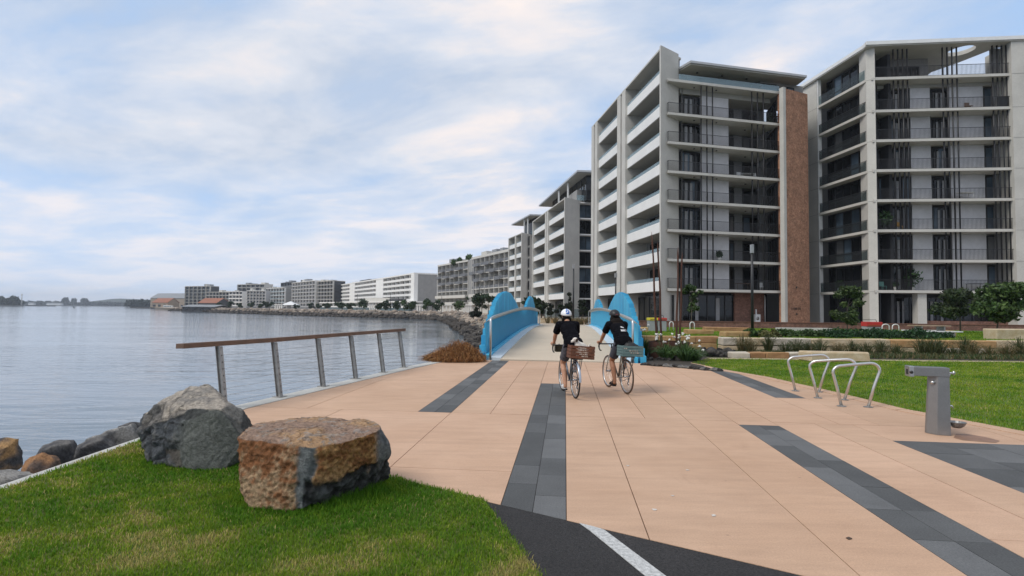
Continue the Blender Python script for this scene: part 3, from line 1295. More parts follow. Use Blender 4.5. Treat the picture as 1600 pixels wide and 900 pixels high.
# ================================================================== TIMBER-TOPPED FENCE BY THE WATER
root = thing('fence', 'leaning steel post fence with timber handrail and wires along the sea wall', 'fence', (-4.5, 9, 0))
posts = [Vector((-4.62, 8.85, 0))] + [G(a, b) for a, b in ((437, 621), (505, 604.5), (556, 592.5), (599, 582.5), (631, 574.5))]
tops = []
for i, p in enumerate(posts):
    a, b = posts[max(i - 1, 0)], posts[min(i + 1, len(posts) - 1)]
    t = (b - a).normalized()
    n = Vector((-t.y, t.x, 0))
    top = p + n * .155 + Vector((0, 0, 1.0))
    tops.append(top)
    mb = MB()
    hw, hd = t * .045, n * .014
    for (o1, o2) in ((-.045, -.033), (.033, .045)):       # two flat bars with a gap, welded on a base plate
        vs = []
        for q in (p, top):
            for (x, y) in ((o1, -.035), (o2, -.035), (o2, .035), (o1, .035)):
                vs.append(q + n * x + t * y)
        mb.hexa(vs)
    vs = []
    for q in (p, top):
        for (x, y) in ((-.033, -.012), (.033, -.012), (.033, .012), (-.033, .012)):
            vs.append(q + n * x + t * y)
    mb.hexa(vs)
    po = mb.build('post', GALV, root)
    mb = MB()
    vs = []
    for z in (.008, .026):
        for (x, y) in ((-.09, -.09), (.09, -.09), (.09, .09), (-.09, .09)):
            vs.append(Vector((p.x, p.y, 0)) + n * x + t * y + Vector((0, 0, z)))
    mb.hexa(vs)
    mb.build('base_plate', GALV, po)
    mb = MB()
    for k in range(8):
        f = .1 + k * .108
        c = p.lerp(top, f) + n * .0
        mb.tube([c + n * -.05, c + n * .052], .011, 6)
    mb.build('bolt', DARKM, po)
mb = MB()
for k in range(8):
    f = .1 + k * .108
    pts_ = [p.lerp(t, f) for p, t in zip(posts, tops)]
    mb.tube(pts_, .0026, 5)
o = mb.build('wire', GALV, root)
ra = [tops[0] + (tops[0] - tops[1]).normalized() * .72] + tops + [tops[-1] + (tops[-1] - tops[-2]).normalized() * .25]
mb = MB()
for i in range(len(ra) - 1):
    a, b = ra[i], ra[i + 1]
    t = (b - a).normalized()
    n = Vector((-t.y, t.x, 0)).normalized()
    vs = []
    for z in (.012, .088):
        vs += [a - n * .085 + Vector((0, 0, z)), b - n * .085 + Vector((0, 0, z)), b + n * .075 + Vector((0, 0, z - .006)), a + n * .075 + Vector((0, 0, z - .006))]
    if i:
        for j in (0, 3, 4, 7):
            vs[j] = last[{0: 1, 3: 2, 4: 5, 7: 6}[j]]
    last = vs
    mb2 = MB()
    gap = t * .002
    vv = [v + (gap if j in (0, 3, 4, 7) else -gap) for j, v in enumerate(vs)]
    mb2.hexa(vv)
    mb2.build('handrail', TIMBER, root, bevel=.006)


# ================================================================== BLUE FOOTBRIDGE
BL = 33.0
L0 = G(753.5, 561).xy
R0 = G(1002, 567).xy
L1 = Vector((XD(839, 51), 51))
R1 = Vector((XD(924, 51), 51))


def deck_z(s):
    t = s / BL
    return .02 + .30 * math.sin(math.pi * t) + PZ * t


def side_pt(side, s, inset=0.0):
    a, b = (L0, L1) if side < 0 else (R0, R1)
    d = (b - a).normalized()
    n = Vector((d.y, -d.x)) * (1 if side < 0 else -1)
    return a + d * s + n * inset


bridge = thing('footbridge', 'arched footbridge with bright blue wave-shaped sides over the inlet', 'bridge', (1.6, 17.8, 0))
DECKM = M('cream deck concrete', (.56, .46, .345), .85, var=.1, vs=.8, bump=.1, bs=50, fine=.08)
KERBM = M('pale blue-white kerb paint', (.60, .66, .70), .6, var=.12, vs=2, fine=.06)
secs = [0, 8.2, 16.5, 24.8, 33]
for i in range(4):
    a, b = secs[i] + (.01 if i else -.12), secs[i + 1] - .01
    mb = MB()
    n = 9
    P = []
    for k in range(n):
        s = a + (b - a) * k / (n - 1)
        l, r = side_pt(-1, s, .62), side_pt(1, s, .62)
        z = deck_z(max(s, 0))
        P.append([(*l, z - .4), (*r, z - .4), (*r, z), (*l, z)])
    vs = [v for p in P for v in p]
    fs = [(3, 2, 1, 0), tuple(4 * (n - 1) + j for j in range(4))]
    for k in range(n - 1):
        for j in range(4):
            j2 = (j + 1) % 4
            fs.append((4 * k + j, 4 * k + j2, 4 * k + 4 + j2, 4 * k + 4 + j))
    mb.add(vs, fs)
    mb.build('deck', DECKM, bridge)
for sd_ in (-1, 1):
    for (i0, i1, dz, nm, mt) in ((.22, .615, .035, 'kerb', KERBM), (.10, .215, .13, 'kerb_rail', BLUE)):
        mb = MB()
        n = 25
        P = []
        for k in range(n):
            s = BL * k / (n - 1)
            l, r = side_pt(sd_, s, i0), side_pt(sd_, s, i1)
            z = deck_z(s)
            P.append([(*l, z - .4), (*r, z - .4), (*r, z + dz), (*l, z + dz)])
        vs = [v for p in P for v in p]
        fs = [(3, 2, 1, 0), tuple(4 * (n - 1) + j for j in range(4))]
        for k in range(n - 1):
            for j in range(4):
                j2 = (j + 1) % 4
                fs.append((4 * k + j, 4 * k + j2, 4 * k + 4 + j2, 4 * k + 4 + j))
        mb.add(vs, fs)
        mb.build(nm, mt, bridge)
HP = [(0, .15), (.45, .43), (.9, .85), (1.5, 1.15), (2.3, 1.5), (3.3, 1.95), (5, 2.33), (7.2, 2.5), (9, 2.46), (11.5, 2.1), (14, 1.62), (16.5, 1.42), (18.5, 1.62),
      (21, 2.3), (24, 2.72), (26.5, 2.62), (28.6, 2.15), (30.5, 1.45), (32, .75), (33, .3)]


def hp(s):
    for (a, za), (b, zb) in zip(HP, HP[1:]):
        if s <= b:
            return za + (zb - za) * (s - a) / (b - a)
    return HP[-1][1]


BLUES = [BLUE, M('faded blue paint', (.06, .42, .66), .5, var=.2, vs=4), M('deeper bright blue paint', (.04, .36, .62), .42, var=.16, vs=3)]
for sd_ in (-1, 1):
    a, b = (L0, L1) if sd_ < 0 else (R0, R1)
    d = (b - a).normalized()
    n_ = Vector((d.y, -d.x)) * (1 if sd_ < 0 else -1)
    nb = 94
    for k in range(nb):
        s = .1 + (BL - .2) * k / (nb - 1)
        c = a + d * s
        zt = hp(s) * (1.0 if sd_ < 0 or s < 17 else .93)
        mb = MB()
        q = []
        for z in (deck_z(s) - .55, zt):
            for (x, y) in ((-.16, -.085), (.02, -.085), (.02, .205), (-.16, .205)):
                p = c + n_ * x + d * y
                q.append((p.x, p.y, z))
        mb.hexa(q)
        mb.build('blade', random.choice(BLUES), bridge)
    # inner ribbed screen below the rail
    mb = MB()
    ns = 165
    for k in range(ns):
        s = .3 + (BL - .6) * k / (ns - 1)
        c = a + d * s
        q = []
        for z in (deck_z(s) + .08, deck_z(s) + 1.2):
            for (x, y) in ((.05, -.052), (.085, -.052), (.085, .052), (.05, .052)):
                p = c + n_ * x + d * y
                q.append((p.x, p.y, z))
        mb.hexa(q)
    mb.build('screen', BLUE_D if sd_ < 0 else BLUE, bridge)  # left screen is given the darker blue
    mb = MB()
    pts_ = [side_pt(sd_, BL * k / 30, .27) for k in range(31)]
    rail = [Vector((p.x, p.y, deck_z(BL * k / 30) + 1.36)) for k, p in enumerate(pts_)]
    rail = [Vector((rail[0].x, rail[0].y, .0)), rail[0] - Vector((0, 0, .1))] + [rail[0] + Vector((0, .05, -.02))] + rail[1:-1] + [rail[-1] - Vector((0, .03, .03)), rail[-1] - Vector((0, 0, .12)), Vector((rail[-1].x, rail[-1].y, PZ))]
    mb.tube(rail, .038, 8)
    mb.build('handrail', STEEL, bridge)
    mb = MB()
    for k in range(150):
        s = .3 + (BL - .6) * k / 149
        p, q = side_pt(sd_, s, .06), side_pt(sd_, s, .25)
        z = deck_z(s)
        mb.tube([(p.x, p.y, z + 1.18), (q.x, q.y, z + 1.34)], .016, 4)
    mb.build('rail_bracket', STEEL, bridge)
# dead brush spilling over the wall beside the bridge
BRUSH = attr_mat('dry brush', .9, 0, fine=.2, fs=30)


def strands(name, n, fn, mat, parent=None, seed=1, loc=None):
    """fn(rg) -> (list of 4 points, width, colour)"""
    rg_ = random.Random(seed)
    V, F_, C = [], [], []
    for _ in range(n):
        pts_, wd, c = fn(rg_)
        side = Vector((rg_.gauss(0, 1), rg_.gauss(0, 1), rg_.gauss(0, .4))).normalized()
        b = len(V)
        m_ = len(pts_)
        for i, p in enumerate(pts_):
            ww = wd * (1 - .8 * i / (m_ - 1))
            V.append(p - side * ww)
            V.append(p + side * ww)
            C += [c, c]
        for i in range(m_ - 1):
            F_.append((b + 2 * i, b + 2 * i + 1, b + 2 * i + 3, b + 2 * i + 2))
    return npmesh(name, np.array([v[:] for v in V]), np.array(F_), mat, parent, False, np.array(C), loc)


BC = Vector((-1.75, 17.25, 0))


def brush(rg_):
    a = rg_.uniform(0, 6.28)
    q = rg_.random() ** .5
    x, y = BC.x + .95 * q * math.cos(a), BC.y + .45 * q * math.sin(a)
    hgt = .56 * (1 - q * q) + .06
    if x < BC.x:
        hgt *= .85 + .3 * (x - BC.x)
    z = rg_.uniform(0, hgt)
    l = rg_.uniform(.15, .42)
    dx, dy = rg_.uniform(-1, .6) * l, rg_.uniform(-.7, .7) * l
    pts_ = [Vector((x, y, z)), Vector((x + dx * .4, y + dy * .4, z + l * .32)), Vector((x + dx * .8, y + dy * .8, z + l * .22)), Vector((x + dx, y + dy, max(.01, z - .05)))]
    c = rg_.choice([(.27, .115, .04), (.34, .16, .055), (.18, .08, .03), (.42, .24, .10), (.10, .05, .025)])
    return pts_, .006, c


o = strands('brush_heap', 6500, brush, BRUSH, None, 4, (BC.x, BC.y, 0))
put(o, 'heap of dry rusty-brown brush at the foot of the blue bridge', 'dead shrub')

# ================================================================== BICYCLE RACKS
RACK = M('satin stainless tube', (.66, .65, .63), .33, .9, var=.15, vs=8, fine=.08, fs=80)
rk = None
for i, (fa, fb, lab) in enumerate([((1315, 635), (1357, 637), 'steel bicycle hoop closest to the drinking fountain'),
                                   ((1278, 622), (1313, 625), 'middle steel bicycle hoop of the three by the lawn'),
                                   ((1243, 611), (1277, 613), 'steel bicycle hoop furthest from the drinking fountain')]):
    p, q = G(*fa), G(*fb)
    yaw = math.atan2(q.y - p.y, q.x - p.x) + .12
    if rk is None:
        rk = local_thing('bike_rack', lab, 'bike rack', p, 'bicycle hoops on the plaza', 0)
        rk.rotation_euler = (0, 0, yaw)
        mb = MB()
        key = [(0, 0), (-.065, .30), (-.13, .56)]
        for k in range(7):
            a = math.pi - k * (math.pi / 2) / 6
            key.append((-.02 + .15 * math.cos(a) + .035, .60 + .12 * math.sin(a)))
        key += [(.25, .75)]
        for k in range(7):
            a = math.pi * .53 - k * (math.pi * .66) / 6
            key.append((.50 + .14 * math.cos(a), .645 + .13 * math.sin(a)))
        key += [(.55, .38), (.44, 0)]
        mb.tube([(x, 0, z) for x, z in key], .026, 10)
        mb.build('hoop', RACK, rk)
        for x in (0, .44):
            mb = MB()
            mb.lathe((x, 0, .002), [(.075, 0), (.075, .008), (.03, .010), (.028, .02)], 14)
            mb.build('base_flange', GALV, rk)
    else:
        c = dup(rk)
        c.location = p
        c.rotation_euler = (0, 0, yaw)
        c['label'] = lab

# ================================================================== DRINKING FOUNTAIN
FC = G(1472, 681)
FC.y += .16
ft = local_thing('drinking_fountain', 'grey steel drinking fountain post with a side arm by the lawn', 'drinking fountain', FC)
FSTEEL = M('satin fountain steel', (.30, .30, .295), .42, .8, var=.12, vs=5, bump=.03, fs=120)
a_ = R(-24)                               # the box arm points left and slightly toward the camera
rot = Matrix.Rotation(R(-18), 4, 'Z')
mb = MB()
bs = [(-.085, -.02), (.005, -.12), (.165, -.12), (.165, .04), (-.085, .04)]
tp = [(-.035, -.02), (.035, -.11), (.165, -.11), (.165, .04), (-.035, .04)]
vs = [(x, y, 0) for x, y in bs] + [(x, y, .90) for x, y in tp]
n = len(bs)
mb.add([rot @ Vector(v) for v in vs], [tuple(range(n))[::-1], tuple(range(n, 2 * n))] + [(i, (i + 1) % n, n + (i + 1) % n, n + i) for i in range(n)])
mb.build('column', FSTEEL, ft, bevel=.004)
mb = MB()
mb.box(-.245, .167, -.118, .05, .795, .92, rot)
arm = mb.build('arm', FSTEEL, ft, bevel=.006)
mb = MB()
mb.box(-.305, -.247, -.124, .056, .780, .928, rot)
mb.build('spout_housing', STEEL, ft, bevel=.006)
mb = MB()
mb.box(-.31, -.301, -.07, .0, .81, .88, rot)
mb.build('spout_recess', DARKM, ft)
mb = MB()
mb.tube([rot @ Vector((-.285, -.12, .845)), rot @ Vector((-.285, -.14, .845))], .022, 12)
mb.build('push_button', DARKM, ft)
mb = MB()
mb.tube([rot @ Vector((-.01, -.06, .71)), rot @ Vector((-.035, -.09, .71))], .026, 12)
mb.build('push_button', STEEL, ft)
mb = MB()
mb.tube([rot @ Vector((.165, -.05, .845)), rot @ Vector((.25, -.05, .845))], .014, 8)
mb.tube([rot @ Vector((.185, -.05, .845)), rot @ Vector((.185, -.05, .79))], .012, 8)
mb.tube([rot @ Vector((.235, -.05, .875)), rot @ Vector((.235, -.05, .82))], .012, 8)
mb.build('tap', STEEL, ft)
mb = MB()
mb.tube([rot @ Vector((.165, -.06, .40)), rot @ Vector((.20, -.06, .40)), rot @ Vector((.215, -.06, .375))], .012, 8)
mb.build('bottle_tap', STEEL, ft)
mb = MB()
mb.lathe(rot @ Vector((.27, -.02, .10)), [(.045, 0), (.085, .03), (.105, .07), (.11, .08), (.10, .08), (.075, .035), (.03, .015)], 18)
mb.box(.12, .2, -.06, .02, .12, .16, rot)
mb.build('dog_bowl', FSTEEL, ft)
mb = MB()
pp = [G(a, b).xy for a, b in ((1494, 678), (1515, 679), (1540, 683), (1562, 689), (1556, 692), (1530, 690), (1505, 688), (1490, 684))]
mb.prism(pp, .0015, .003)
put(mb.build('wet_stain', M('damp peach concrete', (.30, .17, .11), .5, var=.3, vs=6)), 'damp stain on the concrete beside the fountain', kind='structure')

# ================================================================== PLANTING, TERRACES, SANDSTONE
MULCH = M('dark mulch', (.055, .042, .03), .95, var=.4, vs=3, bump=.6, bs=30, fine=.3)
mb = MB()
mb.prism([G(1006, 569).xy, G(1060, 575).xy, G(1096, 577).xy, Vector((7.1, LFAR)), Vector((36, LFAR)), Vector((36, 24)), Vector((5.0, 24)), Vector((4.45, 18.2))], -.11, .02)
put(mb.build('garden_bed', MULCH), 'dark mulched planting bed below the sandstone wall', kind='structure')
SAND = [M('sandstone %s' % k, c, .9, var=v, vs=3.5, bump=.35, bs=22, col2=c2, fine=.14, fs=40) for k, c, c2, v in
        (('honey', (.46, .30, .14), (.36, .20, .08), 0), ('cream', (.52, .43, .30), (.42, .31, .18), 0), ('pale', (.55, .49, .40), (.42, .36, .28), 0), ('rust', (.38, .22, .10), (.27, .14, .06), 0))]
TAN = M('tan gravel edging', (.44, .36, .24), .95, var=.2, vs=4, fine=.15)
mb = MB()
mb.box(6.9, 36, 18.95, 19.32, .0, .034)
put(mb.build('garden_edging', TAN), 'thin tan edging between lawn and planting', kind='structure')


def block_wall(name, label, cat, p0, p1, z0, hs, lens, thick, mats, j=.015, gap=.012, group=None, front=(0, 1)):
    F = Fr(p0, p1, front)
    rt_ = thing(name, label, cat, (*p0[:2], z0), group)
    z = z0
    for ci, h in enumerate(hs):
        u = 0.0
        if ci % 2:
            u = -random.uniform(.2, .6)
        while u < F.L - .05:
            l = random.uniform(*lens)
            a, b = max(u, 0), min(u + l, F.L)
            if b - a > .12:
                mb = MB()
                w0 = random.uniform(-.03, .03)
                mb.cbox(F, a + gap / 2, b - gap / 2, w0, thick + w0 * .5, z + (.0 if ci == 0 else .006), z + h - .002 + random.uniform(-.006, .006), .025, j)
                mb.build('sandstone_block', random.choice(mats), rt_)
            u += l
        z += h
    return rt_


block_wall('retaining_wall', 'honey sandstone block wall behind the rusty poles', 'wall', (5.5, 23.6), (XD(1127, 23.6), 23.6), -.05, (.34, .30), (.9, 2.0), .6, [SAND[0], SAND[0], SAND[3], SAND[0]])
block_wall('retaining_wall', 'long pale sandstone block wall across the garden behind the lawn', 'wall', (XD(1129, 22.5), 22.5), (30, 22.1), -.05, (.33, .32), (1.0, 2.4), .6, [SAND[1], SAND[1], SAND[2], SAND[0]])
block_wall('garden_edge', 'low row of mixed pale and rusty stones at the lawn edge', 'stone edging', (XD(1143, 19.5), 19.5), (XD(1262, 19.5), 19.5), -.02, (.25,), (.35, .9), .4, [SAND[2], SAND[3], SAND[3], SAND[1]])
F = Fr((XD(1264, 18.4), 18.3), (XD(1362, 18.4), 18.5), (0, 1))
mb = MB()
mb.cbox(F, 0, F.L, 0, .75, -.02, .33, .05, .03)
put(mb.build('stone_bench', SAND[1], None, (*F.p0, 0)), 'long pale sandstone bench block on the lawn behind the bicycle hoops', 'stone seat')

TERR = .5
mb = MB()
mb.prism([Vector((5.55, 24.15)), Vector((XD(1129, 22.9), 24.15)), Vector((XD(1130, 22.9), 23.0)), Vector((36, 22.6)), Vector((44, 39.6)), Vector((7.3, 39.6))], -.1, TERR)
put(mb.build('terrace', M('terrace lawn', (.075, .16, .016), .95, var=.35, vs=1.5, bump=.5, bs=30, fine=.3)), 'green terrace lawn above the sandstone wall', kind='structure')
mb = MB()
mb.prism([Vector((7.4, 40.1)), Vector((46, 40.1)), Vector((75, 47)), Vector((75, 110)), Vector((8, 110))], -.1, .42)
put(mb.build('forecourt', M('forecourt paving', (.25, .22, .19), .85, var=.2, vs=.7)), 'paved forecourt in front of the apartment blocks', kind='structure')
grass('grass', [Vector((5.8, 24.2)), Vector((XD(1129, 23), 24.2)), Vector((XD(1131, 23), 23.2)), Vector((30, 22.8)), Vector((32, 39)), Vector((7.2, 39))], 60000, .06, .010, TERR, near=23, pw=1.0, straw=.05, seed=8,
      label='green grass of the upper terrace')

mb = MB()
F = Fr((8.6, 40.0), (43, 40.0), (0, 1))
mb.fbox(F, 0, F.L, 0, .32, .1, .90)
o = put(mb.build('brick_wall', BRICK_L, None, (8.6, 40, 0)), 'long low brown brick wall in front of the apartment blocks', 'wall')
mb = MB()
mb.fbox(F, -.02, F.L + .02, -.03, .35, .902, .96)
ROOT[o.name] = Vector((8.6, 40, 0))
mb.build('coping', M('brown coping brick', (.19, .085, .055), .85, var=.2), o)
blk = [((1076, 515), (1117, 515), 27.5, .24, 0, 'low honey sandstone block on the terrace grass by the steel hoops'), ((1134, 518), (1178, 518), 24.9, .26, 0, 'honey sandstone block near the foot of the lamp post'),
       ((1104, 513), (1172, 513), 32, .26, 3, 'long dark honey sandstone block in front of the brick wall'), ((1000, 507), (1014, 507), 30, .25, 0, 'honey sandstone block beside the yellow-lidded bin'),
       ((1556, 519), (1640, 519), 25.5, .5, 1, 'tall pale sandstone block at the picture edge on the terrace'), ((1560, 514), (1640, 514), 29, .28, 0, 'honey sandstone step behind the tall pale block'),
       ((1455, 513), (1497, 513), 28.5, .3, 0, 'small honey sandstone block beside the picnic table')]
for (pa, pb, D, h, k, lab) in blk:
    F = Fr((XD(pa[0], D), D), (XD(pb[0], D), D + .1), (0, 1))
    mb = MB()
    mb.cbox(F, 0, F.L, 0, .7, TERR - .02, TERR + h, .03, .02)
    put(mb.build('sandstone_block', SAND[k], None, (*F.p0, TERR)), lab, 'stone block')
F = Fr((XD(1218, 31), 31), (XD(1300, 31), 31), (0, 1))
mb = MB()
mb.fbox(F, 0, F.L, 0, .5, TERR - .02, TERR + .30)
put(mb.build('concrete_seat', CONC, None, (*F.p0, TERR)), 'long pale concrete seat wall beyond the shrubs', 'seat wall')

# corten ring planter with spear poles
RC = Vector((XD(1045, 19.4), 19.4, 0))
pl = thing('planter', 'round rusted steel planter ring beside the blue bridge', 'planter', RC)
mb = MB()
mb.lathe(RC, [(.70, -.02), (.70, .585), (.655, .585), (.655, .45)], 28)
mb.build('ring', CORTEN, pl)
mb = MB()
mb.lathe(RC, [(.65, .40), (.65, .46)], 24)
mb.build('soil', MULCH, pl)
for (b0, t0, dd, lab) in (((1026.5, 535), (1018.5, 362), -.25, 'tallest rusty spear pole rising from the round planter'), ((1034, 534), (1028, 377), .15, 'rusty spear pole standing second from the blue bridge'),
                          ((1057, 535), (1060, 386), -.2, 'rusty spear pole third from the blue bridge'), ((1062, 534), (1066, 394), .2, 'rusty spear pole furthest from the blue bridge')):
    D = 19.4 + dd
    a, b = GD(*b0, D), GD(*t0, D + .2)
    a.z = .44
    mb = MB()
    n = 10
    pts_, rs = [], []
    for k in range(n + 1):
        t = k / n
        q = a.lerp(b, t)
        q.x += .012 * math.sin(t * 9 + dd * 20)
        pts_.append(q)
        rs.append(.045 * (1 - .45 * t) if t < .82 else (.040 if t < .88 else max(.004, .040 * (1 - (t - .88) / .12))))
    mb.tube(pts_, rs, 7)
    put(mb.build('spear_pole', CORTEN, None, (a.x, a.y, .44)), lab, 'pole', 'rusty spear poles')

LEAF = attr_mat('strap leaves', .5, 0, trans=.25, fine=.12, fs=20, spec=.4)


def clump(name, c, n, h, spread, wd, cols, seed, label, cat, group=None, flowers=0, droop=.5):
    c = Vector(c)
    def fn(rg_):
        a = rg_.uniform(0, 6.28)
        q = rg_.random()
        l = h * rg_.uniform(.7, 1.15)
        out_ = spread * q
        b = c + Vector((math.cos(a), math.sin(a), 0)) * out_ * .25
        dirn = Vector((math.cos(a), math.sin(a), 0))
        p1 = b + dirn * out_ * .35 + Vector((0, 0, l * .6))
        p2 = b + dirn * out_ * .8 + Vector((0, 0, l * (1 - droop * q * .6)))
        p3 = b + dirn * out_ * 1.15 + Vector((0, 0, l * (1 - droop * q)))
        k = rg_.choice(cols)
        f = rg_.uniform(.7, 1.25)
        return [b, p1, p2, p3], wd, tuple(x * f for x in k)
    if flowers:
        rt_ = thing(name, label, cat, c, group)
        strands('leaves', n, fn, LEAF, rt_, seed)
        rg_ = random.Random(seed + 50)
        for _ in range(flowers):
            a, q = rg_.uniform(0, 6.28), rg_.random() ** .5
            b = c + Vector((math.cos(a) * spread * .9 * q, math.sin(a) * spread * .9 * q, h * rg_.uniform(1.05, 1.75)))
            mb = MB()
            mb.tube([c + Vector((math.cos(a) * spread * .2 * q, math.sin(a) * spread * .2 * q, .02)), c.lerp(b, .6) + Vector((0, 0, h * .1)), b], .006, 4)
            mb.build('stem', M('flower stem', (.10, .16, .04), .7), rt_)
            mb = MB()
            for _k in range(9):
                d = Vector((rg_.gauss(0, 1), rg_.gauss(0, 1), rg_.gauss(.2, .8))).normalized() * rg_.uniform(.01, .045)
                mb.ell(b + d, (.024, .024, .02), 5)
            mb.build('flower', M('white petals', (.75, .73, .68), .7, var=.15, vs=30), rt_)
        return rt_
    o_ = strands(name, n, fn, LEAF, None, seed, c)
    return put(o_, label, cat, group)


GR = [(.055, .12, .03), (.075, .15, .035), (.04, .085, .025), (.10, .17, .05)]
clump('flowering_plant', G(1041, 563.5), 260, .52, .55, .014, GR, 1, 'strappy green plant with white flowers in front of the rusty planter', 'plant', None, 9)
clump('flowering_plant', G(1071, 564.5), 320, .55, .62, .014, GR, 2, 'wide strappy clump with white flowers beside the creek stones', 'plant', None, 12)
clump('flowering_plant', GD(1006, 548, 19.8) * Vector((1, 1, 0)), 200, .65, .4, .013, GR, 3, 'strappy clump with white flowers hard against the blue bridge', 'plant', None, 8)
clump('flowering_plant', GD(1086, 566, 18.2) * Vector((1, 1, 0)), 160, .35, .42, .013, GR[:3], 4, 'low dark strappy clump at the end of the stone edging', 'plant', None, 3)
TG = [(.10, .095, .035), (.16, .125, .05), (.07, .085, .03), (.20, .15, .07), (.05, .07, .025)]
k = 0
for (a, D, h, sp) in ((1160, 21.6, .75, .5), (1172, 21.3, .6, .45), (1200, 21.7, .8, .4), (1228, 21.4, .5, .5), (1245, 21.6, .6, .5), (1262, 21.3, .55, .5), (1280, 21.5, .6, .5), (1310, 21.4, .45, .5), (1330, 21.6, .55, .45),
                      (1352, 21.3, .5, .5), (1375, 21.5, .6, .5), (1400, 21.2, .45, .5), (1440, 21.5, .75, .55), (1455, 21.2, .7, .5), (1466, 21.6, .7, .5), (1488, 21.2, .4, .5), (1508, 21.5, .8, .5), (1518, 21.2, .6, .4),
                      (1545, 21.3, .45, .5), (1572, 21.2, .5, .5), (1592, 21.5, .75, .5), (1615, 21.3, .6, .5)):
    k += 1
    dry = k in (1, 2, 8, 18, 19, 20)
    clump('grass_tuft', (XD(a, D), D, .02), 150, h, sp, .010, (TG[1:4] if dry else [TG[2], TG[4], TG[0]]), 20 + k,
          ('straw-coloured' if dry else 'dark green') + ' ornamental grass tuft, ' + ORD[k - 1] + ' along the sandstone wall from the creek bed', 'grass tuft', 'ornamental grass tufts along the sandstone wall')
# low ground cover between the tufts
def cover(rg_):
    x, y = rg_.uniform(XD(1150, 20.6), XD(1620, 20.6)), rg_.uniform(19.9, 22.0)
    l = rg_.uniform(.06, .2)
    d = Vector((rg_.uniform(-.1, .1), rg_.uniform(-.1, .1), 0))
    b = Vector((x, y, .02))
    c = rg_.choice(TG + [(.05, .09, .025)] * 3)
    return [b, b + d * .5 + Vector((0, 0, l * .7)), b + d + Vector((0, 0, l))], .014, c


put(strands('ground_cover', 9000, cover, LEAF, None, 77), 'ragged green ground cover in the garden bed', kind='stuff')
# dark creek stones and stone edging
rg = random.Random(9)
for i in range(26):
    a = rg.uniform(1094, 1146)
    D = rg.uniform(19.9, 22.3)
    rock(rg.choice(RKD), (XD(a, D), D, rg.uniform(.02, .16)), rg.uniform(.35, .62), 'dark stone heaped in the dry creek bed by the flowers', 'stone', 'dark stones of the dry creek bed')
edge_pts = [G(1008, 571.5), G(1030, 573), G(1052, 574.5), G(1072, 576), G(1090, 578), G(1112, 580), G(1128, 581)]
for i in range(17):
    t = i / 16 * (len(edge_pts) - 1)
    k = min(int(t), len(edge_pts) - 2)
    p = edge_pts[k].lerp(edge_pts[k + 1], t - k)
    rock(rg.choice(RKD + RK[:1]), (p.x, p.y + .12, .03), (rg.uniform(.26, .38), rg.uniform(.2, .3), rg.uniform(.2, .3)), 'dark edging stone, ' + ORD[i] + ' from the blue bridge along the plaza edge', 'stone', 'dark edging stones along the plaza',
         'rock', (0, 0, rg.uniform(-.3, .3)))
for i in range(16):
    rock(rg.choice(RKD), (XD(1012, 18.6) + rg.uniform(-.3, 1.0), 18.35 + rg.uniform(-.25, .35), .04), rg.uniform(.25, .4), 'dark stone among the flowering clumps at the bridge foot', 'stone', 'dark stones among the flowers')


# ---- foliage
FOL = attr_mat('tree leaves', .55, 0, trans=.3, fine=.15, fs=8, spec=.35)


def leaves(name, blobs, n, size, cols, parent=None, seed=1, loc=None, elong=1.9):
    """n leaf quads spread through a set of ellipsoid clumps, denser to their surface"""
    rg_ = np.random.default_rng(seed)
    B = np.array([[*b[0], *b[1]] for b in blobs], float)
    vol = (B[:, 3] * B[:, 4] * B[:, 5]) ** .75
    pick = rg_.choice(len(B), n, p=vol / vol.sum())
    d = rg_.normal(size=(n, 3))
    d /= np.linalg.norm(d, axis=1)[:, None]
    r = rg_.random(n) ** .42
    P = B[pick, :3] + d * r[:, None] * B[pick, 3:]
    t = rg_.normal(size=(n, 3))
    t /= np.linalg.norm(t, axis=1)[:, None]
    nn = d + rg_.normal(size=(n, 3)) * .8
    s_ = np.cross(t, nn)
    s_ /= np.linalg.norm(s_, axis=1)[:, None] + 1e-6
    sz = size * rg_.uniform(.6, 1.3, n)
    a = t * (sz * elong / 2)[:, None]
    b = s_ * (sz / 2)[:, None]
    V = np.stack([P - a, P + b, P + a, P - b], 1).reshape(-1, 3)
    F_ = (np.arange(n) * 4)[:, None] + np.arange(4)
    cc = np.array(cols)[rg_.integers(0, len(cols), n)] * rg_.uniform(.65, 1.3, (n, 1))
    tone = rg_.uniform(.75, 1.25, len(B))
    cc = cc * tone[pick][:, None]
    return npmesh(name, V, F_, FOL, parent, False, np.repeat(cc, 4, 0), loc)


BARK = M('grey-brown bark', (.13, .105, .08), .9, var=.35, vs=8, bump=.4, bs=40)
TREEG = [(.045, .085, .025), (.065, .115, .03), (.035, .065, .02), (.10, .15, .045)]


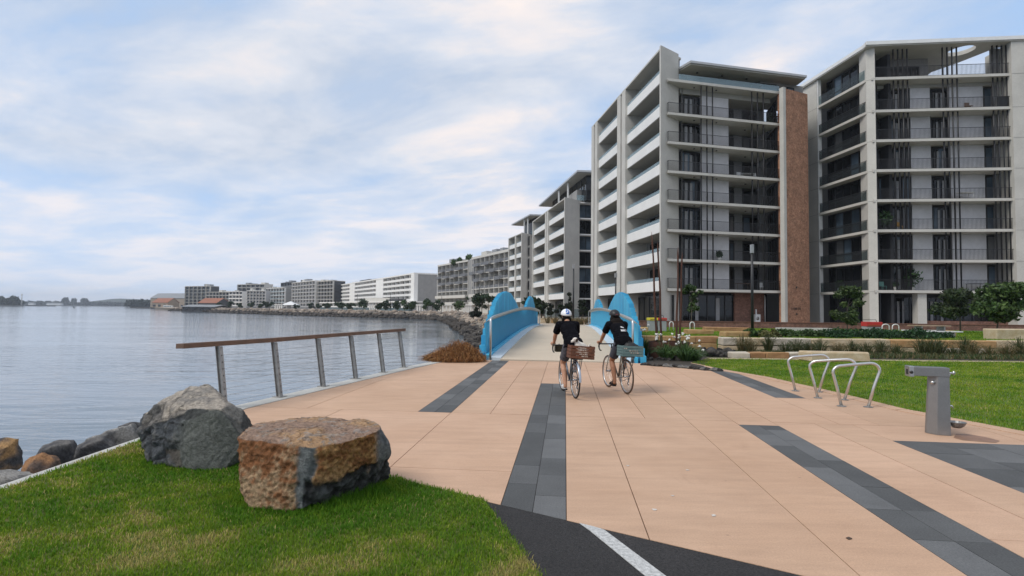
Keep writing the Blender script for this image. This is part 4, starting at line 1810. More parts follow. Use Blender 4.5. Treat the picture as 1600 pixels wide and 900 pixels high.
def tree(name, base, h, crown_h, cr, n, size, cols, seed, label, cat='tree', group=None, lean=(0, 0), limbs=6, clumps=14, tr=.06):
    rg_ = random.Random(seed)
    base = Vector(base)
    rt_ = thing(name, label, cat, base, group)
    topc = base + Vector((lean[0], lean[1], h - crown_h * .45))
    mb = MB()
    mb.tube([base, base.lerp(topc, .5) + Vector((rg_.uniform(-.05, .05), 0, 0)) * h * .2, topc], [tr, tr * .75, tr * .3], 7)
    bl = []
    for i in range(clumps):
        a = rg_.uniform(0, 6.28)
        q = rg_.random() ** .6
        zz = rg_.uniform(-.5, .5)
        k = math.sqrt(max(.08, 1 - (zz * 1.7) ** 2))
        c = topc + Vector((math.cos(a) * cr * .72 * q * k, math.sin(a) * cr * .72 * q * k, zz * crown_h * .85))
        s_ = cr * rg_.uniform(.17, .36)
        bl.append(((c.x, c.y, c.z), (s_, s_, s_ * .75)))
        if i < limbs:
            st = base.lerp(topc, rg_.uniform(.45, .95))
            mb.tube([st, st.lerp(c, .55) + Vector((0, 0, -.04 * h)), c], [tr * .4, tr * .28, tr * .12], 5)
    mb.build('trunk', BARK, rt_)
    leaves('crown', bl, n, size, cols, rt_, seed)
    return rt_


tree('young_tree', (XD(1081, 34), 34, TERR), 2.8, 2.0, .8, 1300, .105, TREEG, 31, 'slim young tree beside the concrete corner pier near the bins', tr=.03)
tree('young_tree', (XD(1324, 33), 33, TERR), 2.7, 2.3, 1.2, 2200, .105, [(.05, .09, .025), (.08, .12, .035), (.035, .06, .02), (.11, .15, .05)], 32, 'young tree with yellow-green leaves rising over the dark hedge', tr=.035, clumps=18)
tree('tree', (XD(1556, 30), 30, TERR), 2.75, 1.9, 1.8, 5200, .115, TREEG, 33, 'spreading dark glossy tree at the picture edge on the terrace', lean=(.25, 0), tr=.05, clumps=34)
tree('tree', (XD(1500, 34), 34, TERR), 2.6, 1.9, 1.7, 3600, .12, [(.045, .07, .025), (.06, .08, .03), (.03, .05, .02)], 34, 'dull olive tree behind the picnic table', tr=.05, clumps=16)

hd = thing('hedge', 'low dark green hedge along the top of the sandstone wall', 'hedge', (XD(1390, 26), 26, TERR))
bl = []
for i in range(60):
    a = random.uniform(1292, 1480)
    D = random.uniform(25.2, 27.2)
    bl.append(((XD(a, D), D, TERR + random.uniform(.05, .2) - max(0, a - 1440) * .004), (.45, .4, random.uniform(.2, .34))))
leaves('foliage', bl, 9000, .075, [(.022, .06, .02), (.03, .08, .025), (.018, .045, .016)], hd, 41)
mb = MB()
for i in range(24):
    b = bl[i][0]
    mb.tube([(b[0], b[1], TERR), (b[0], b[1], b[2] + .1)], .01, 4)
mb.build('stem', BARK, hd)
for (a, D, s_, lab, cols) in ((1182, 25.4, .55, 'rounded dark shrub on the terrace by the lamp post', TREEG[:3]), (1236, 26, .8, 'broad green shrub in front of the concrete seat wall', TREEG), (1205, 24.6, .4, 'straw-tinged low shrub between two green shrubs', [(.16, .15, .05), (.12, .13, .04)]),
                              (1272, 26.2, .7, 'dark shrub at the start of the hedge', TREEG[:3])):
    sh = thing('shrub', lab, 'shrub', (XD(a, D), D, TERR))
    bl = [((XD(a, D) + random.uniform(-s_, s_) * .8, D + random.uniform(-.3, .3), TERR + random.uniform(.05, .22)), (s_ * .5, s_ * .45, .2)) for _ in range(8)]
    leaves('foliage', bl, 1500, .085, cols, sh, int(a))
    mb = MB()
    for b in bl:
        mb.tube([(XD(a, D), D, TERR), b[0]], .012, 4)
    mb.build('stem', BARK, sh)

# ---- lamp post, bins, hoops, picnic table
D = 33
lb = Vector((XD(1175.5, D), D, TERR))
lp = thing('lamp_post', 'tall black lamp post on the terrace in front of the apartment block', 'lamp post', lb)
mb = MB()
mb.tube([lb, lb + Vector((0, 0, 5.25))], [.085, .07], 10)
mb.build('pole', DARKM, lp)
mb = MB()
mb.box(lb.x - .09, lb.x + .09, lb.y - .11, lb.y + .09, lb.z + 4.75, lb.z + 5.28)
mb.build('lamp_head', M('grey lamp lens', (.30, .31, .32), .4), lp, bevel=.02)
mb = MB()
mb.tube([lb, lb + Vector((0, 0, .05))], .16, 12)
mb.build('base_plate', DARKM, lp)


def bin_(a0, a1, D, lidm, label, cat='bin', h=.62, lidh=.16):
    x0, x1 = XD(a0, D), XD(a1, D)
    rt_ = thing('wheelie_bin', label, cat, ((x0 + x1) / 2, D, TERR))
    mb = MB()
    mb.box(x0, x1, D, D + .55, TERR, TERR + h)
    mb.build('body', M('grey bin enclosure', (.33, .34, .34), .6, var=.12), rt_, bevel=.015)
    mb = MB()
    mb.box(x0 - .02, x1 + .02, D - .03, D + .57, TERR + h + .003, TERR + h + lidh)
    mb.build('lid', lidm, rt_, bevel=.02)
    mb = MB()
    mb.tube([(x0 + .03, D + .5, TERR + h + lidh), (x0 + .06, D + .5, TERR + h + lidh + .14), (x1 - .06, D + .5, TERR + h + lidh + .14), (x1 - .03, D + .5, TERR + h + lidh)], .018, 6)
    mb.build('hood_frame', DARKM, rt_)
    mb = MB()
    mb.box(x0 + .06, x1 - .06, D - .036, D - .031, TERR + h + .06, TERR + h + .10)
    mb.build('label_strip', M('faded bin label', (.25, .12, .04), .6), rt_)


bin_(1014.5, 1027.5, 31.2, M('yellow bin lid', (.70, .58, .03), .5, var=.1), 'grey bin with a yellow lid beside the concrete pier')
bin_(1028.5, 1041.5, 31.2, M('red bin lid', (.50, .03, .025), .5, var=.1), 'grey bin with a red lid next to the yellow-lidded one')
bin_(1354, 1378, 35.5, M('red bin lid'.strip(), (.50, .03, .025)), 'dark bin with a wide red band beside the concrete column', h=.32, lidh=.3)
hp_ = None
for (a, b, lab) in ((1046, 1052, 'small white tube hoop right of the red-lidded bin'), (1078, 1085, 'small white tube hoop at the foot of the slim young tree'), (1378, 1389, 'pale tube hoop beside the red-banded bin'), (1394, 1404, 'pale tube hoop in front of the ground floor glass doors')):
    D = 32
    x0, x1 = XD(a, D), XD(b, D)
    mb = MB()
    pts_ = [(x0, D, TERR), (x0, D, TERR + .42)] + [((x0 + x1) / 2 - (x1 - x0) / 2 * math.cos(t), D, TERR + .42 + .13 * math.sin(t)) for t in (.5, 1.0, 1.57, 2.1, 2.6)] + [(x1, D, TERR + .42), (x1, D, TERR)]
    mb.tube(pts_, .028, 8)
    put(mb.build('tube_hoop', WHITEP, None, (x0, D, TERR)), lab, 'hoop', 'pale tube hoops on the terrace')
D = 27.6
x0 = XD(1432, D)
pt_ = thing('picnic_table', 'timber and white metal picnic table on the terrace grass', 'table', (x0, D, TERR))
WOOD = M('pale picnic timber', (.36, .26, .17), .8, var=.25, vs=6)
for k in range(4):
    mb = MB()
    mb.box(x0, x0 + 1.75, D + .17 * k, D + .17 * k + .155, TERR + .55, TERR + .60)
    mb.build('plank', WOOD, pt_)
for dy in (-.55, .95):
    mb = MB()
    mb.box(x0 + .1, x0 + 1.9, D + dy, D + dy + .3, TERR + .28, TERR + .33)
    mb.build('seat', WHITEP, pt_)
for dx in (.3, 1.45):
    mb = MB()
    mb.box(x0 + dx, x0 + dx + .1, D - .5, D + 1.2, TERR, TERR + .28)
    mb.box(x0 + dx + .012, x0 + dx + .09, D + .1, D + .6, TERR + .282, TERR + .55)
    mb.build('frame', GALV, pt_)


# ================================================================== BUILDINGS
def PX(a, D, z=14.0):
    return Vector((XD(a, D, z), D))


FH = 3.1
Z0 = 3.8
ST = .27


GLASS_C = M('drawn pale blind behind glass', (.16, .16, .16), .12, var=.25, vs=2, spec=.8)
TOPX = .5                                 # the top storey is a little taller


def zs(k):
    return Z0 + FH * k + (TOPX if k >= 7 else 0)


def repeat(o, ks, base=0):
    for k in ks:
        if k != base:
            c = dup(o, (0, 0, zs(k) - zs(base)))
            if o.name.startswith('window'):
                for pn in KID.get(c.name, ()):       # panes differ from flat to flat
                    q = random.random()
                    if q < .26:
                        pn.material_slots[0].link = 'OBJECT'
                        pn.material_slots[0].material = GLASS_B if q < .16 else GLASS_C


def window(root, F, ua, ub, w_, za, zb, n=2, fr=.06, mat=None, name='window', transom=False):
    """framed glazing: frame bars with panes set back behind them"""
    mb = MB()
    mb.fbox(F, ua, ua + fr, w_ - .02, w_ + .047, za, zb)
    mb.fbox(F, ub - fr, ub, w_ - .02, w_ + .047, za, zb)
    mb.fbox(F, ua + fr, ub - fr, w_ - .02, w_ + .047, zb - fr, zb)
    mb.fbox(F, ua + fr, ub - fr, w_ - .02, w_ + .047, za, za + fr)
    for i in range(1, n):
        u = ua + (ub - ua) * i / n
        mb.fbox(F, u - fr / 2, u + fr / 2, w_ - .02, w_ + .047, za + fr, zb - fr)
    if transom:
        z = za + (zb - za) * .36
        mb.fbox(F, ua + fr, ub - fr, w_ - .015, w_ + .04, z, z + fr)
    fr_ = mb.build(name, DARKM, root)
    for i in range(n):
        mb = MB()
        mb.fbox(F, ua + (ub - ua) * i / n + .01, ua + (ub - ua) * (i + 1) / n - .01, w_ + .05, w_ + .08, za + .01, zb - .01)
        mb.build('pane', mat or GLASS, fr_)
    return fr_


def railing(root, F, ua, ub, w_, z, h=1.05, step=.12, r=.011, side=None):
    mb = MB()
    n = int((ub - ua) / step)
    for i in range(n + 1):
        u = ua + (ub - ua) * i / n
        mb.fbox(F, u - r, u + r, w_ - r, w_ + r, z + .06, z + h)
    mb.fbox(F, ua - .02, ub + .02, w_ - .025, w_ + .025, z + h, z + h + .04)
    mb.fbox(F, ua - .02, ub + .02, w_ - .015, w_ + .015, z + .03, z + .06)
    if side is not None:
        n = int(side / step)
        for i in range(n):
            ww = w_ + side * (i + 1) / n
            mb.fbox(F, ua - r, ua + r, ww - r, ww + r, z + .06, z + h)
        mb.fbox(F, ua - .025, ua + .025, w_ + .03, w_ + side, z + h, z + h + .04)
    return mb.build('railing', DARKM, root)


def left_facade(root, F, bays, nk, top, depth=2.6, par_h=1.08, gl_h=.36, ground=True, fin_w=-.25, wallm=None, doorm=None, wins=True, cut=.64):
    """bays: [(u0, u1)]; between them stand full-height fins"""
    edges = [(None, bays[0][0])] + [(bays[i][1], bays[i + 1][0]) for i in range(len(bays) - 1)]
    for i, (a, b) in enumerate(edges):
        a = 0.0 if a is None else a
        if b - a > .9:                       # double fin with a groove
            for (x, y) in ((a, a + (b - a) * .42), (a + (b - a) * .58, b)):
                mb = MB()
                mb.fbox(F, x, y, fin_w, depth, .25, top)
                mb.build('fin', CONC, root)
            mb = MB()
            mb.fbox(F, a + (b - a) * .42 + .002, a + (b - a) * .58 - .002, fin_w + .5, depth, .25, top - .1)
            mb.build('wall', CONC_G, root)
        else:
            mb = MB()
            mb.fbox(F, a, b, fin_w, depth, .25, top)
            mb.build('fin', CONC, root)
    mb = MB()
    mb.fbox(F, 0, F.L - .35 - cut * (depth + .3), depth + .01, depth + .3, .25, top - .02)
    mb.build('wall', wallm or CONC_G, root)
    for (u0, u1) in bays:
        a, b = u0 + .004, u1 - .004
        mb = MB()
        mb.cur = 0
        mb.fbox(F, a, b, .0, .16, zs(0), zs(0) + par_h)
        par = mb.build('parapet', CONC_W, root)
        mb = MB()
        bb = b - cut * depth if u1 > F.L - 1 else b
        za_, zb_ = zs(0) + .003, zs(0) + ST
        mb.hexa([F.P(a, .163, za_), F.P(b, .163, za_), F.P(bb, depth, za_), F.P(a, depth, za_), F.P(a, .163, zb_), F.P(b, .163, zb_), F.P(bb, depth, zb_), F.P(a, depth, zb_)])
        sl = mb.build('balcony_slab', SOFFIT, root)
        mb = MB()
        mb.fbox(F, a + .02, b - .02, .06, .085, zs(0) + par_h + .003, zs(0) + par_h + gl_h)
        mb.fbox(F, a + .02, b - .02, .05, .095, zs(0) + par_h + gl_h, zs(0) + par_h + gl_h + .03)
        gl = mb.build('glass_balustrade', BALGL, root)
        for o_ in (par, sl, gl):
            repeat(o_, range(nk))
        if wins:
            wd = u1 - u0
            o1 = window(root, F, u0 + wd * .12, u0 + wd * .52, depth - .1, zs(0) + ST + .02, zs(0) + FH - .25, 3, .07, doorm)
            o2 = window(root, F, u0 + wd * .58, u0 + wd * .78, depth - .1, zs(0) + ST + .02, zs(0) + FH - .3, 2, .07, doorm)
            repeat(o1, range(nk))
            repeat(o2, range(nk))
        if ground:
            window(root, F, u0 + .3, u1 - .2, 1.4, .45, 3.4, 6, .08)
    mb = MB()
    q0, q1 = fin_w - .004, depth + .3
    mb.hexa([F.P(0, q0, top + .003), F.P(F.L, q0, top + .003), F.P(F.L - .02 - cut * q1, q1, top + .003), F.P(0, q1, top + .003),
             F.P(0, q0, top + .2), F.P(F.L, q0, top + .2), F.P(F.L - .02 - cut * q1, q1, top + .2), F.P(0, q1, top + .2)])
    mb.build('roof_edge', CONC, root)


# ---------------------------------------------------------------- block A: white-finned block with the brick pier
A0, A1 = PX(1036, 56.3), PX(926, 81.4)
FL = Fr(A1, A0, (1, 0))
FA = Fr(PX(1044, 56.5), PX(1224, 59.7), (0, 1))
blockA = thing('apartment_block', 'tall pale apartment block with white fins and a red brick pier', 'apartment building', (17, 58, .3), None)
TOP = 29.45
LF = FL.L
bf = (FL.uat(935), FL.uat(966.5))
bn_ = (FL.uat(979.5), LF - .32)
left_facade(blockA, FL, [bf, bn_], 8, TOP - .2, doorm=GLASS)
Afin = PX(1060.5, 58.2)
mb = MB()
bk = FL.U * -.32
mb.prism([A0 + FL.W * -.25, Afin, Afin + bk * 2.2, A0 + FL.W * -.25 + bk], .25, TOP + .25)
mb.build('fin', CONC, blockA)
LA = FA.L
uA = lambda a, w_=0.0: FA.uat(a, w_)
# slabs, railings, walls and glazing of the front, floor by floor
mb = MB()
e0 = .15
mb.hexa([FA.P(0, 0.0, zs(0)), FA.P(LA - .3, 0, zs(0)), FA.P(LA - .3, 4.6, zs(0)), FA.P(.4, 1.6, zs(0)),
         FA.P(0, 0.0, zs(0) + ST), FA.P(LA - .3, 0, zs(0) + ST), FA.P(LA - .3, 4.6, zs(0) + ST), FA.P(.4, 1.6, zs(0) + ST)])
sl = mb.build('balcony_slab', CONC, blockA)
repeat(sl, range(8))
mb = MB()
mb.fbox(FA, uA(1058, 1.6), LA - .3, 1.605, 4.7, zs(0) + .002, zs(0) + ST - .002)
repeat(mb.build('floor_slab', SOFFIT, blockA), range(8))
mb = MB()
mb.fbox(FA, uA(1062, 1.5), LA - .4, 1.45, 4.2, zs(6) + FH - .05, zs(7) - .004)
mb.build('lintel', SOFFIT, blockA)
rl = railing(blockA, FA, .12, LA - .35, .08, zs(0) + ST, side=1.0)
repeat(rl, range(7))
H1 = zs(0) + ST
H2 = zs(1) - .003
mb = MB()
mb.fbox(FA, uA(1095.5, 1.5), uA(1139, 1.5), 1.5, 4.2, H1, H2)
repeat(mb.build('wall', LILAC, blockA), range(7))
d1 = window(blockA, FA, uA(1062, 1.7), uA(1095, 1.7), 1.7, H1 + .02, H2 - .2, 4, .11)
repeat(d1, range(7))
mb = MB()
for (a, b) in ((1070, 1074.5), (1078, 1082), (1147, 1160), (1183, 1190)):
    ww = 1.64 if a < 1100 else 4.1
    mb = MB()
    mb.fbox(FA, uA(a, ww), uA(b, ww), ww, ww + .03, H1 + .15, H2 - (.5 if a < 1100 else .004))
    repeat(mb.build('curtain' if a < 1100 else 'wall_panel', M('pale curtain', (.33, .33, .335), .9, var=.2, vs=4), blockA), range(7))
d2 = window(blockA, FA, uA(1139.5, 4.1), uA(1147, 4.1), 4.05, H1 + .02, H2 - .3, 1, .1)
d3 = window(blockA, FA, uA(1160.5, 4.1), uA(1183, 4.1), 4.05, H1 + .02, H2 - .3, 2, .1)
repeat(d2, range(7))
repeat(d3, range(7))
FS = Fr(FA.P(uA(1199, 4.0), 4.0, 0).xy, FA.P(LA - .45, .5, 0).xy, (1, .2))
d4 = window(blockA, FS, .05, FS.L - .05, .0, H1 + .02, H2 - .02, 4, .09, transom=True)
repeat(d4, range(7))
mb = MB()
mb.fbox(FA, uA(1060, 4.3), LA, 4.3, 4.6, .3, zs(7))
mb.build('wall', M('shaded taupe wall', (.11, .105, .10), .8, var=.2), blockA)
for a in (1096, 1105, 1114, 1176, 1185, 1194):
    mb = MB()
    u = uA(a, .32)
    mb.tube([FA.P(u, .32, zs(0) + ST), FA.P(u, .32, zs(7))], .07, 6)
    mb.build('screen_post', DARKM, blockA)
for k in range(8):
    for (a, w_) in ((1085, .9), (1120, .9), (1165, 2.2)):
        mb = MB()
        c = FA.P(uA(a, w_), w_, zs(k))
        mb.tube([c, c - Vector((0, 0, .07))], .10, 8)
        mb.build('downlight', DARKM, blockA)
# brick pier and its white edge
pA, pB = PX(1228.5, 58.9), PX(1263.5, 60.4)
FP = Fr(pA, pB, (0, 1))
mb = MB()
mb.fbox(FP, 0, FP.L, 0, 1.0, .3, 26.3)
mb.build('brick_pier', BRICK, blockA)
mb = MB()
mb.fbox(FP, -.40, -.004, -.06, .45, .3, 26.4)
mb.build('fin', CONC, blockA)
mb = MB()
random.seed(3)
u = .55
for n_ in (9,):
    for i in range(n_):
        wl = random.uniform(.10, .15)
        for (x0, x1, z0, z1) in random.choice((((0, .03, 0, .22), (.03, .1, 0, .03), (.03, .1, .19, .22)), ((0, .03, 0, .22), (.08, .11, 0, .22), (.03, .08, .1, .13)), ((0, .1, .19, .22), (.035, .065, 0, .187)))):
            mb.fbox(FP, u + x0, u + x1, -.03, -.004, 2.0 + z0, 2.0 + z1)
        u += .18
mb.fbox(FP, 1.35, 1.6, -.03, -.004, 1.45, 1.6)
mb.fbox(FP, 1.38, 1.58, -.03, -.004, 4.35, 4.55)
mb.build('sign_lettering', DARKM, blockA)
# ground floor front
window(blockA, FA, uA(1063, 2.2), uA(1146, 2.2), 2.2, .5, zs(0) - .25, 6, .1)
mb = MB()
for (a, b) in ((1086, 1091), (1118, 1124)):
    mb = MB()
    mb.fbox(FA, uA(a, 2.15), uA(b, 2.15), 2.15, 2.17, .7, 3.2)
    mb.build('curtain', M('pale curtain'.strip(), (.33, .33, .335)), blockA)
mb = MB()
mb.fbox(FA, uA(1147, 2.0), uA(1193, 2.0), 2.0, 2.6, .3, zs(0))
mb.build('brick_wall', BRICK_L, blockA)
window(blockA, FA, uA(1196, 2.6), LA - .35, 2.6, .5, zs(0) - .1, 3, .1)
mb = MB()
c = FA.P(uA(1194.5, 1.8), 1.8, .4)
mb.tube([c, c + Vector((0, 0, 2.9)), c + Vector((.05, .2, 3.2))], .05, 7)
mb.build('downpipe', WHITEP, blockA)
mb = MB()
mb.fbox(FA, uA(1063, 2.9), LA, 2.9, 3.2, .3, zs(0))
mb.build('wall', DARKW, blockA)
ac = thing('air_conditioner', 'white air conditioner unit against the brown brick ground floor wall', 'air conditioner', FA.P(uA(1183, 1.5), 1.5, .42))
u = uA(1178, 1.5)
mb = MB()
mb.fbox(FA, u, u + .62, 1.3, 1.65, .42, 1.45)
mb.build('casing', WHITEP, ac)
mb = MB()
c = FA.P(u + .25, 1.29, 1.0)
mb.tube([c, c - Vector((FA.W.x * .02, FA.W.y * .02, 0))], .19, 12)
mb.build('fan_grille', GALV, ac)
mb = MB()
mb.fbox(FA, u + .1, u + .2, 1.36, 1.5, 1.455, 2.0)
mb.build('pipe', WHITEP, ac)
# penthouse
zt = zs(7) + ST
mb = MB()
mb.fbox(FA, uA(1062), LA - .32, .12, .15, zt + .03, zt + .66)
mb.build('glass_balustrade', BALGL, blockA)
mb = MB()
rp = [FA.P(uA(1064.5) + .9, -.35, 0).xy, FA.P(uA(1257, 0), -.35, 0).xy, FA.P(uA(1259, 0) + .2, 1.2, 0).xy, FA.P(LA + 2.0, 13, 0).xy, FA.P(3.2, 13, 0).xy, FA.P(uA(1063, 1.2), 1.4, 0).xy]
mb.prism(rp, 27.86, 28.0)
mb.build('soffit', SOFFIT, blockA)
mb = MB()
rp2 = [FA.P(uA(1064.5) + .85, -.5, 0).xy, FA.P(uA(1257, 0) + .1, -.5, 0).xy, FA.P(uA(1259, 0) + .35, 1.2, 0).xy, FA.P(LA + 2.2, 13.1, 0).xy, FA.P(3.1, 13.1, 0).xy, FA.P(uA(1063, 1.2) - .1, 1.35, 0).xy]
mb.prism(rp2, 28.003, 28.24)
mb.build('roof', GREYM, blockA)
window(blockA, FA, uA(1066, 5.0), uA(1189, 5.0), 5.0, zt, 27.85, 8, .1)
mb = MB()
mb.fbox(FA, uA(1190, 1.4) + .0, uA(1257, 1.4), 1.4, 5.2, zt, 27.85)
mb.build('wall', CONC_G, blockA)
window(blockA, FA, uA(1190, 1.3), uA(1218, 1.3), 1.3, zt + .05, 27.6, 1, .12, GLASS_B)
window(blockA, FA, uA(1232, 1.3), uA(1243, 1.3), 1.3, zt + .6, 27.5, 1, .1, GLASS_B)
for a in (1090, 1129, 1168):
    c = FA.P(uA(a, 1.2), 1.2, 27.86)
    mb = MB()
    mb.tube([c, c - Vector((0, 0, .10))], .12, 8)
    mb.build('downlight', DARKM, blockA)
mb = MB()
c = FA.P(uA(1138, 3), 3, 28.32)
mb.tube([c, c + Vector((0, 0, 1.2))], .03, 5)
mb.tube([c + Vector((-.5, 0, .95)), c + Vector((.6, .1, 1.4))], .025, 4)
for k in range(6):
    q = c + Vector((-.5 + .2 * k, 0.02 * k, .95 + .08 * k))
    mb.tube([q + Vector((0, -.3, 0)), q + Vector((0, .3, 0))], .015, 4)
mb.build('antenna', GALV, blockA)
# main body behind the facades
mb = MB()
body = [FL.P(.2, 2.92, 0).xy, FL.P(LF - 1.6, 2.92, 0).xy, FA.P(uA(1062, 4.62), 4.62, 0).xy, FA.P(LA + 1.2, 4.62, 0).xy, FA.P(LA + 3, 26, 0).xy, FL.P(.2, 18, 0).xy]
mb.prism(body, .3, zs(7) + .1)
body2 = [FL.P(.2, 2.92, 0).xy, FL.P(LF - 4.5, 2.92, 0).xy, FA.P(uA(1066, 5.15), 5.15, 0).xy, FA.P(LA + 1.2, 5.21, 0).xy, FA.P(LA + 3, 26, 0).xy, FL.P(.2, 18, 0).xy]
mb.prism(body2, zs(7) + .103, 27.85)
mb.build('body', CONC_G, blockA)

TOPX = .3
# ---------------------------------------------------------------- block B: the block with the pierced roof
blockB = thing('apartment_block', 'apartment block with an oval hole cut in its flat roof canopy', 'apartment building', (37, 56, .3), None)
B0 = PX(1356, 55.8)
FBl = Fr(PX(1253, 66.4), B0, (1, 0))
FB = Fr(PX(1369, 55.3), PX(1590, 53.9), (0, 1))
LB = FB.L
uB = lambda a, w_=0.0: FB.uat(a, w_)
ul = FBl.uat(1279.5)
mb = MB()
mb.fbox(FBl, -3, ul, 0, .5, .3, 29.19)
mb.build('wall', CONC, blockB)
mb = MB()
mb.fbox(FBl, ul + .003, ul + .13, -.03, .4, .3, 29.19)
mb.build('fin', WHITEP, blockB)
mb = MB()
for k in range(0, 8):
    mb.fbox(FBl, -3, ul - .01, -.012, -.002, zs(k) + .1, zs(k) + .125)
mb.fbox(FBl, ul - .06, ul - .03, -.012, -.002, .3, 28.9)
mb.build('panel_joint', M('panel joint', (.16, .155, .15)), blockB)
mb = MB()
mb.prism([B0, PX(1370, 55.25), PX(1370.5, 55.25) + Vector((.9, 1.4)), B0 + Vector((.25, 1.5))], .3, 29.19)
mb.build('pillar', CONC, blockB)
mb = MB()
for k in range(0, 8):
    a, b = B0, PX(1370, 55.25)
    dd = (b - a).normalized()
    nn = Vector((dd.y, -dd.x))
    q = [a + dd * .01 - nn * .0, b - dd * .01, b - dd * .01 + nn * .008, a + dd * .01 + nn * .008]
    mb.prism(q, zs(k) + .1, zs(k) + .125)
mb.build('panel_joint', M('panel joint', (.16, .155, .15)), blockB)
lu0, lu1 = ul + .135, FBl.L - .02
mb = MB()
mb.fbox(FBl, lu0, lu1, -.02, 2.4, zs(0), zs(0) + ST)
repeat(mb.build('balcony_slab', CONC, blockB), range(8))
o = railing(blockB, FBl, lu0 + .05, lu1 - .05, .06, zs(0) + ST)
repeat(o, range(7))
mb = MB()
mb.fbox(FBl, lu0 + .02, lu1 - .05, .075, .09, zs(0) + ST + .08, zs(0) + ST + 1.0)
repeat(mb.build('glass_balustrade', BALGR, blockB), range(7))
mb = MB()
mb.fbox(FBl, lu0 + .02, lu1 - .05, .075, .09, zs(7) + ST + .08, zs(7) + ST + 1.1)
mb.build('glass_balustrade', BALGR, blockB)
d = window(blockB, FBl, lu0 + .02, lu1 - .05, 1.1, H1 + .02, H2 - .02, 6, .1, transom=True)
repeat(d, range(8))
window(blockB, FBl, lu0, lu1, 1.2, .5, zs(0) - .02, 5, .1)
mb = MB()
mb.fbox(FBl, lu0, lu1, 2.45, 2.8, .3, 28.9)
mb.build('wall', DARKW, blockB)
# front
mb = MB()
mb.fbox(FB, uB(1373, 1.6), LB, 1.5, 3.2, zs(6) + FH - .05, zs(7) - .004)
mb.build('lintel', SOFFIT, blockB)
mb = MB()
mb.fbox(FB, uB(1366), LB, 0.0, 3.2, zs(0), zs(0) + ST)
repeat(mb.build('balcony_slab', CONC, blockB), range(8))
mb = MB()
mb.fbox(FB, uB(1373), LB, 3.205, 7, zs(0) + .002, zs(0) + ST - .002)
repeat(mb.build('floor_slab', SOFFIT, blockB), range(8))
o = railing(blockB, FB, uB(1369), LB - .3, .08, zs(0) + ST, side=1.2)
repeat(o, range(8))
wallsB = []
for (a, b) in ((1426, 1457), (1488, 1541)):
    mb = MB()
    mb.fbox(FB, uB(a, 1.6), uB(b, 1.6), 1.6, 3.2, H1, H2)
    repeat(mb.build('wall', LILAC, blockB), range(7))
mb = MB()
mb.fbox(FB, uB(1557, 1.6), LB + .2, 1.55, 3.2, H1, H2)
repeat(mb.build('wall', M('grey-brown panel', (.26, .25, .24), .7, var=.15), blockB), range(7))
for (a, b, n, ww) in ((1373, 1410, 4, 2.0), (1410.5, 1425.5, 2, 1.75), (1457.5, 1487.5, 3, 1.9), (1541.5, 1556.5, 1, 1.9)):
    o = window(blockB, FB, uB(a, ww), uB(b, ww), ww, H1 + .02, H2 - .15, n, .12, GLASS_B if a == 1541.5 else GLASS)
    repeat(o, range(7))
mb = MB()
for (a, b) in ((1386, 1389), (1392, 1395), (1402, 1406), (1466, 1469), (1474, 1480)):
    mb = MB()
    mb.fbox(FB, uB(a, 1.85), uB(b, 1.85), 1.85, 1.87, H1 + .2, H2 - .55)
    repeat(mb.build('curtain', M('pale curtain'.strip(), (.33, .33, .335)), blockB), range(7))
mb = MB()
mb.fbox(FB, uB(1372, 3.2), LB + 1, 3.23, 3.5, .3, zs(7))
mb.build('wall', DARKW, blockB)
for a in (1400, 1407.5, 1415, 1422, 1478, 1485.5, 1493, 1500.5, 1557, 1564.5, 1572, 1579):
    mb = MB()
    u = uB(a, .35)
    mb.tube([FB.P(u, .35, zs(0) + ST), FB.P(u, .35, 29.1)], .075, 6)
    mb.build('screen_post', DARKM, blockB)
mb = MB()
mb.fbox(FB, uB(1584), uB(1584) + 1.5, -.25, 3.2, .3, 29.19)
mb.build('fin', CONC, blockB)
mb = MB()
for k in range(8):
    mb.fbox(FB, uB(1584) + .01, uB(1584) + 1.4, -.26, -.252, zs(k) + .1, zs(k) + .125)
mb.build('panel_joint', M('panel joint', (.16, .155, .15)), blockB)
# ground floor
mb = MB()
mb.fbox(FB, uB(1432, .3), uB(1446, .3), .3, 1.2, .3, zs(0))
mb.build('column', CONC, blockB)
window(blockB, FB, uB(1374, 2.6), uB(1431, 2.6), 2.6, .45, zs(0) - .35, 5, .1)
window(blockB, FB, uB(1447, 2.6), LB, 2.6, .45, zs(0) - .35, 8, .1)
mb = MB()
for (a, b) in ((1400, 1404), (1408, 1411), (1424, 1428), (1452, 1456), (1468, 1472)):
    mb = MB()
    mb.fbox(FB, uB(a, 2.5), uB(b, 2.5), 2.55, 2.57, .6, 3.0)
    mb.build('curtain', M('pale curtain'.strip(), (.33, .33, .335)), blockB)
mb = MB()
mb.fbox(FB, uB(1447), LB + 6, 1.0, 1.3, .3, 1.0)
mb.build('planter_wall', BRICK_L, blockB)
# roof canopy with its oval opening and oblique rear edge
zr = 29.2
hole = []
for k in range(28):
    q = 2 * math.pi * k / 28
    ex, ey = 24.5 * math.cos(q), 6.2 * math.sin(q)
    tl = R(-15)
    hole.append(G(1501.5 + ex * math.cos(tl) - ey * math.sin(tl), 79.5 + ex * math.sin(tl) + ey * math.cos(tl), zr).xy)
canopy = [FB.P(uB(1357, -.35, ), -.35, 0).xy, FB.P(LB + 1.6, -.35, 0).xy, FB.P(LB + 1.6, .9, 0).xy, G(1556, 75, zr).xy, G(1500, 97, zr).xy, G(1455, 113, zr).xy, FB.P(uB(1440, 10), 16, 0).xy,
          FBl.P(-3, 12, 0).xy, FBl.P(-3, -.25, 0).xy, FBl.P(FBl.L - .1, -.25, 0).xy]
mb = MB()
mb.prism(canopy, zr, 29.62, hole)
mb.build('roof_canopy', CONC, blockB)
mb = MB()
